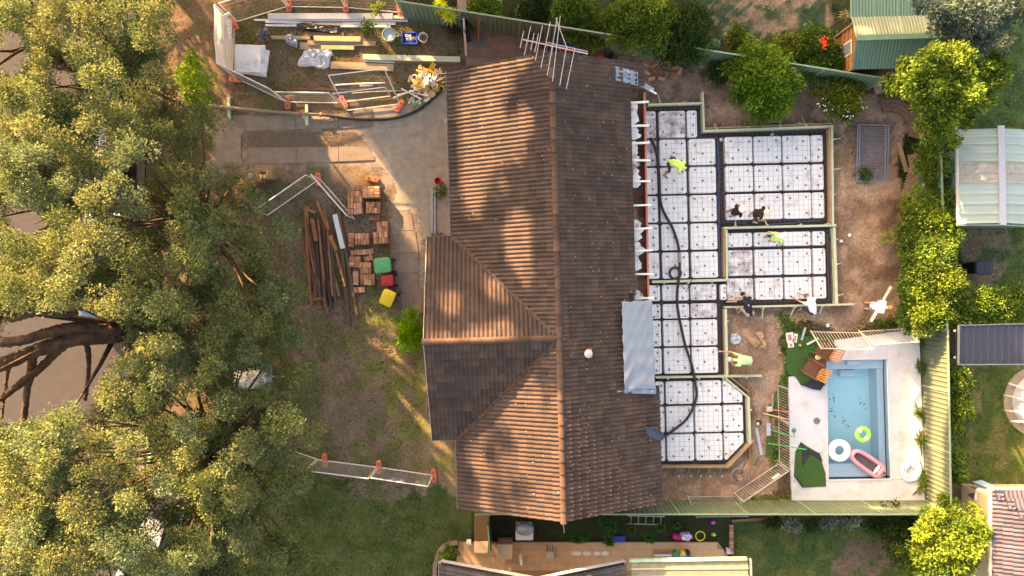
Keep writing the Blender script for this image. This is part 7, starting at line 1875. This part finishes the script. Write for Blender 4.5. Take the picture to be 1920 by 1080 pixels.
# ------------------------------------------------------------------ shrubs, hedges and garden plants
def shrub(label, x, y, r, z, cols, per=2600, L=.11, Wd=.055, n=9, name='shrub', cat='shrub', group=None, flat=.75, ry=None, jit=.28, low=.35):
    """x, y, r in photo pixels at crown height z"""
    ry = ry or r; k = (H - z) / H / S; c = W(x, y, z); cl = []
    for i in range(n):
        a = i * 2.4; rr = math.sqrt((i + .3) / n) * .68
        cl.append((c.x + math.cos(a) * rr * r * k, c.y + math.sin(a) * rr * ry * k, max(.12, z - low * z * rr + random.uniform(-.1, .1)), max(.14, min(r, ry) * k * (.62 if n > 3 else .8) * random.uniform(.75, 1.1)), flat))
    for i in range(max(2, n // 2)):
        a = random.uniform(0, 6.3); rr = random.uniform(.85, 1.12); cl.append((c.x + math.cos(a) * rr * r * k, c.y + math.sin(a) * rr * ry * k, max(.12, z * random.uniform(.5, .95)), max(.1, min(r, ry) * k * random.uniform(.2, .38)), 1.0))
    hue = random.uniform(.82, 1.15); cols = [(q_[0] * hue, q_[1] * (1 + (hue - 1) * .4), q_[2] * random.uniform(.85, 1.2)) for q_ in cols]
    return make_tree(label, Vector((c.x, c.y, 0)), cl, per, L, Wd, cols, .05, None, group, name, cat, sub=13, jit=jit, tuft_r=.42)


lime = [C(116, 140, 54), C(98, 124, 48), C(134, 152, 66), C(84, 108, 46)]; mid = [C(84, 110, 46), C(72, 98, 42), C(96, 118, 50)]; dark = [C(56, 76, 38), C(48, 68, 36), C(66, 84, 42)]; grey = [C(116, 128, 116), C(100, 116, 108), C(140, 144, 120)]
olv = [C(96, 112, 46), C(112, 120, 50), C(78, 98, 40)]
shrub('bright green round shrub against the front wing', 775, 622, 34, .9, [C(112, 160, 36), C(96, 146, 32), C(128, 172, 48)], 5000, .1, .03, 8, low=.5)
shrub('large round green bush spilling over the top fence', 1440, 150, 62, 1.9, [C(98, 126, 46), C(82, 112, 40), C(114, 138, 54)], 3000, .12, .06, 16)
shrub('flowering bush right of the large round bush', 1580, 182, 48, 1.3, olv, 2600, .11, .05, 12, ry=40)
shrub('small dark bush left of the large round bush', 1342, 136, 24, .9, dark, 2200, .1, .04, 6)
for i, (x, y, r, z, c, lab) in enumerate(((1215, 40, 45, 2.3, mid, 'tall green bush behind the top fence, left of the three'), (1290, 55, 42, 2.0, dark, 'dark loose bush behind the top fence, middle of the three'), (1225, 8, 34, 2.6, lime, 'yellow green bush top behind the fence bushes'), (1170, 35, 34, 2.0, mid, 'green bush behind the top fence by the antenna'), (1075, 25, 36, 1.6, mid, 'green bush behind the top fence right of the agave'), (1000, 15, 28, 1.0, dark, 'dark low bush behind the top fence left end'), (1110, 60, 22, 1.4, olv, 'yellowish bush close behind the top fence'), (1480, 95, 30, 1.3, olv, 'olive bush behind the large round bush'), (1530, 100, 38, 1.2, mid, 'green bush below the orange flowers'), (1570, 120, 30, 1.1, mid, 'green bush against the timber cabin'), (1385, 70, 18, .8, olv, 'small yellowish plant behind the top fence'), (1255, 75, 26, 1.6, dark, 'dark bush close behind the middle of the top fence'), (910, 8, 24, 1.2, lime, 'lime bush at the top edge beside the trellis'))):
    shrub(lab, x, y, r * 1.2, z, c, 2000, .12, .055, 12, group='bushes behind the top fence', flat=.6)
# big sunlit tree and grey tree at the top right
def crown_pts(lst, dz=0): return [(*W(x, y, z), r, .8) for x, y, z, r in lst]
make_tree('bright yellow green tree at the top right', W(1735, 190), crown_pts([(1725, 125, 4.4, .75), (1700, 150, 4.0, .7), (1765, 115, 4.6, .75), (1800, 130, 4.4, .8), (1840, 140, 4, .75), (1870, 130, 3.6, .55), (1745, 160, 4.6, .8), (1790, 175, 4.4, .85), (1835, 180, 3.8, .7), (1720, 185, 3.6, .6), (1755, 205, 3.8, .7), (1800, 215, 3.6, .65), (1770, 245, 3, .65), (1745, 240, 2.8, .55), (1765, 270, 2.4, .5), (1680, 160, 3.2, .5), (1740, 270, 2, .45), (1850, 165, 3.4, .5)]), 3000, .13, .065, [C(110, 132, 54), C(88, 110, 44), C(132, 148, 66), C(72, 94, 40)], .14, sub=14, jit=.34, tuft_r=.34)
make_tree('grey green tree overhanging the green cabin roof', W(1800, 60), crown_pts([(1770, 15, 4.6, .6), (1800, 40, 4.4, .65), (1830, 20, 4.8, .7), (1860, 40, 4.2, .6), (1790, 75, 3.8, .55), (1835, 70, 3.8, .6), (1870, 85, 3.2, .5), (1745, 10, 4.2, .5), (1880, 10, 4.6, .6), (1910, 5, 4.4, .6), (1765, 55, 3.6, .5), (1900, 25, 4, .5)]), 2600, .15, .06, [C(92, 108, 100), C(80, 98, 92), C(112, 120, 98)], .12, sub=12)
# hedge on the right
hedge = [C(110, 132, 54), C(92, 116, 48), C(128, 146, 66), C(78, 102, 46)]
for i, (x, y, r, z) in enumerate(((1735, 400, 36, 1.7), (1770, 420, 34, 1.9), (1720, 450, 32, 1.4), (1760, 470, 38, 1.9), (1735, 510, 36, 1.6), (1775, 530, 36, 1.9), (1730, 560, 34, 1.3), (1760, 585, 38, 1.8), (1775, 375, 28, 1.6), (1745, 300, 24, 1.3), (1715, 595, 26, .9), (1770, 320, 26, 1.6))):
    shrub(f'bright green hedge shrub right of the soil, {(["topmost", "second", "third", "fourth", "fifth", "sixth", "seventh", "eighth", "ninth", "tenth", "eleventh", "lowest"])[sorted([(400), (420), (450), (470), (510), (530), (560), (585), (375), (300), (595), (320)]).index(y)]} of its row', x, y, r * 1.15, z, hedge if i % 3 else lime, 2600, .13, .05, 8, 'hedge_shrub', 'hedge', 'hedge shrubs right of the soil')
for i, (x, y) in enumerate(((1815, 575), (1850, 570), (1885, 572), (1918, 568))):
    shrub(f'bright green hedge shrub above the carport roof, {names[i]} from the left', x, y, 32, 1.6, hedge, 2400, .13, .05, 8, 'hedge_shrub', 'hedge', 'hedge shrubs above the carport')
for i, (x, y, r) in enumerate(((1803, 725, 26), (1806, 765, 26), (1798, 800, 20), (1798, 860, 24), (1800, 890, 20), (1795, 700, 16))):
    shrub(f'green shrub behind the right fence, {names[[725, 765, 800, 860, 890, 700].index(y)] if y != 700 else "topmost smallest"} one', x, y, r, 1.4, lime if i % 2 else hedge, 2400, .11, .06, 6, group='shrubs behind the right fence')
shrub('large bright green tree crown at the lower right', 1790, 1030, 60, 2.6, lime, 3000, .13, .065, 16, 'small_tree', 'tree', ry=75)
shrub('dark bush left of the lower right tree', 1690, 1000, 34, 1.2, dark, 1800, .12, .05, 9, ry=50); shrub('small yellow green sapling on the lower lawn edge', 1690, 1035, 14, 1.4, lime, 2200, .1, .05, 4)
shrub('dark green bush below the lower right lawn', 1712, 1065, 24, 1.2, mid, 2200, .1, .05, 6)
for i, (x, y, r) in enumerate(((1450, 984, 18), (1490, 986, 22), (1525, 984, 20), (1560, 982, 16), (1600, 980, 18), (1640, 985, 22))):
    shrub(f'low grey green plant below the lower green fence, {names[i]} from the left', x, y, r, .5, grey if i in (1, 3, 4) else dark, 1800, .11, .06, 5, 'garden_plant', 'plant', 'plants below the lower green fence', ry=14)
shrub('small green bush in the curved stone edging', 838, 1045, 18, .5, mid, 3000, .08, .03, 6)
shrub('green seedling over the steel lengths', 690, 45, 16, .9, lime, 1800, .1, .05, 5, 'seedling', 'plant'); shrub('green seedling left of the green fence end', 706, 12, 14, .8, lime, 1800, .1, .05, 4, 'seedling', 'plant')
shrub('silver succulent on the front grass beside the white sheets', 492, 63, 9, .2, [C(130, 136, 146), C(110, 116, 126)], 3500, .1, .04, 3, 'succulent', 'plant')
shrub('green weed clump inside the steel gate', 1622, 330, 14, .2, mid, 2200, .1, .04, 4, 'weed', 'plant'); shrub('green weed clump by the worker with the plank', 1660, 606, 26, .2, mid, 2200, .1, .04, 6, 'weed', 'plant', ry=9)
shrub('small green shrub on the curved sandstone wall end', 468, 362, 12, .5, mid, 2600, .09, .04, 4); shrub('grey green weed by the loose bricks', 1293, 120, 10, .3, grey, 2200, .1, .05, 3, 'weed', 'plant')
shrub('low green weeds by the red bucket', 824, 360, 12, .25, mid, 2600, .1, .03, 4, 'weed', 'plant'); shrub('low green weeds at the corner of the front wing', 820, 446, 12, .2, mid, 2600, .1, .03, 4, 'weed', 'plant', ry=6)
q = MB()
for _ in range(40):
    x, y = random.choice([(1540, 192), (1552, 200), (1588, 215), (1610, 192)]); p_ = W(random.gauss(x, 9), random.gauss(y, 7), random.uniform(1.2, 1.5)); q.box(p_, (.035, .035, .02), random.random())
o = q.make('blossoms', mat('white_blossom', C(214, 216, 226), .8)); tag(o, 'small white blossoms on the flowering bush', 'blossom', kind='stuff')
q = MB()
for _ in range(26): q.ell(W(random.gauss(1546, 5), random.gauss(80, 5), random.uniform(1.4, 1.6)), (.05, .05, .03), n=6, k=4)
o = q.make('orange_blossoms', mat('orange_blossom', C(226, 72, 40), .7)); tag(o, 'orange red blossoms beside the timber cabin', 'blossom', kind='stuff')


def rosette(label, x, y, r, z, cols, n=46, wd=.05, name='yucca', cat='plant', droop=.25, trunk=0, group=None, pot=False, kind='leaf', upw=.5):
    c = W(x, y, z); t_ = thing(name, label, cat, Vector((c.x, c.y, 0)), group); k = (H - z) / H / S; Vs = []; Cs = []
    for i in range(n):
        a = i * 2.39996; el = upw * (1 - i / n) * 2.2 + .05; L = r * k * random.uniform(.8, 1.1) * (.6 + .4 * i / n); d = Vector((math.cos(a) * math.cos(el), math.sin(a) * math.cos(el), math.sin(el))); s_ = Vector((-math.sin(a), math.cos(a), 0)) * wd
        p0, p1 = c, c + d * L * .55; p2 = c + d * L + Vector((0, 0, -droop * L * (i / n)))
        col = np.array(cols[i % len(cols)]) * random.uniform(.8, 1.25)
        Vs += [[p0 - s_ * .3, p0 + s_ * .3, p1 + s_ * .5, p1 - s_ * .5], [p1 - s_ * .5, p1 + s_ * .5, p2, p2]]; Cs += [col, col]
    blades_mesh('leaves', LM, np.array([[list(v) for v in q] for q in Vs]), np.array(Cs), t_)
    MB().tube([Vector((c.x, c.y, -.02)), c], max(.03, trunk), 8).make('stem', bark, t_)
    if pot: MB().lathe(Vector((c.x, c.y, 0)), [(.14, 0), (.19, .3), (.2, .32), (.17, .32), (0, .28)], 14).make('pot', mat('dark_pot', C(52, 34, 34), .6), t_)
    return t_


ye = [C(206, 206, 60), C(180, 196, 56), C(220, 214, 84)]
rosette('yellow green yucca behind the front fence, upper head', 825, 12, 22, 1.6, ye, 54, .05, trunk=.05, group='yucca heads by the front fence'); rosette('yellow green yucca in a dark pot, lower head', 843, 30, 24, 1.5, ye, 60, .05, trunk=.05, pot=True, group='yucca heads by the front fence')
lattice('white trellis box behind the yucca', 866, 8, .36, .5, 0, 1.5, .09)
ag = [C(110, 136, 112), C(96, 124, 104)]
rosette('grey green agave behind the middle of the top fence', 1342, 82, 14, .5, ag, 22, .1, 'agave', droop=.1); rosette('green agave behind the top fence left of the antenna', 975, 20, 18, .5, ag, 22, .12, 'agave', droop=.1)
rosette('striped spiky bromeliad beside the timber cabin', 1584, 30, 17, 1.2, [C(150, 146, 96), C(110, 120, 66), C(176, 168, 120)], 40, .04, 'bromeliad', droop=.6)
rosette('red tinged bromeliad behind the top fence', 1420, 82, 13, .5, [C(150, 110, 60), C(110, 130, 60), C(170, 90, 60)], 30, .05, 'bromeliad', droop=.4)
big = [C(84, 124, 70), C(104, 142, 84), C(120, 156, 96)]
for i, (x, y, r, z, lab) in enumerate(((1776, 318, 13, 1.7, 'pale broad leaved plant beside the shed wall'), (1612, 205, 11, .6, 'broad leaved plant at the end of the flowering bush'), (1735, 475, 14, 1.7, 'pale broad leaved plant on the hedge'), (1712, 500, 12, 1.2, 'broad leaved plant on the hedge edge'), (1722, 395, 14, 1.6, 'broad leaved plant in the upper hedge'))):
    rosette(lab, x, y, r, z, big, 20, .13, 'broad_leaf_plant', droop=.2, group='broad leaved plants in the hedge')
fern = [C(52, 84, 40), C(64, 98, 46), C(44, 72, 36)]
for i, (x, y, r) in enumerate(((1095, 1004, 24), (1146, 985, 22), (1142, 1012, 20), (1218, 1008, 18), (1185, 994, 14), (1080, 1010, 16), (1130, 975, 15), (1240, 990, 14), (1270, 985, 13))):
    rosette(f'dark green fern in the strip above the patio, {ORD[sorted((1095, 1146, 1142, 1218, 1185, 1080, 1130, 1240, 1270)).index(x)]} from the left', x, y, r, .5, fern, 34, .07, 'fern', droop=.6, group='ferns in the strip above the patio')
for i, (x, y) in enumerate(((1727, 690), (1722, 772), (1727, 827), (1731, 895), (1729, 910), (1736, 650))):
    shrub(f'grass tuft at the foot of the right fence, {names[sorted((690, 772, 827, 895, 910, 650)).index(y)]} from the top', x, y, 7, .15, [C(100, 124, 48), C(84, 110, 40)], 5000, .14, .016, 3, 'grass_tuft', 'grass', 'grass tufts along the right fence', ry=11)

# fallen leaves and bark litter over the front yard
LV = []; LC = []
for poly, n_ in (([(300, 0), (430, 0), (430, 330), (300, 340)], 2600), ([(430, 0), (870, 0), (860, 210), (430, 215)], 3800), ([(440, 310), (740, 305), (800, 470), (790, 640), (840, 900), (560, 950), (520, 420)], 7500), ([(1190, 110), (1690, 190), (1690, 600), (1580, 590), (1570, 230), (1320, 240), (1310, 170), (1220, 180)], 2600), ([(860, 40), (1280, 95), (1180, 125), (870, 125)], 900), ([(300, 330), (520, 420), (580, 900), (330, 1080)], 2500)):
    P_ = np.array(poly); lo = P_.min(0); hi = P_.max(0); q = rng.uniform(lo, hi, (n_, 2)); q = q[inpoly(q[:, 0], q[:, 1], poly)]
    for av in PAVED: q = q[~inpoly(q[:, 0], q[:, 1], av) | (rng.random(len(q)) < .06)]
    cc, zz_ = gsample(q[:, 0], q[:, 1])
    for (x, y), c_, z_ in zip(q, cc, zz_):
        b_ = np.array(W(x, y, max(z_, -.01) + .03)); a_ = random.uniform(0, 6.3); r = random.uniform(.015, .045); d1 = np.array([math.cos(a_), math.sin(a_), random.uniform(-.2, .4)]) * r; d2 = np.array([-math.sin(a_), math.cos(a_), 0]) * r * random.uniform(.2, .5)
        LV.append([b_ - d1, b_ + d2, b_ + d1, b_ - d2]); LC.append(np.clip(c_ * random.choice([.5, .7, 1.3, 1.7, 2.2]) * np.array([1.1, 1, .85]), .01, .5))
tag(blades_mesh('fallen_leaves', GR, np.array(LV), np.array(LC)), 'fallen leaves and bark litter scattered over the yard', 'leaf litter', kind='stuff')
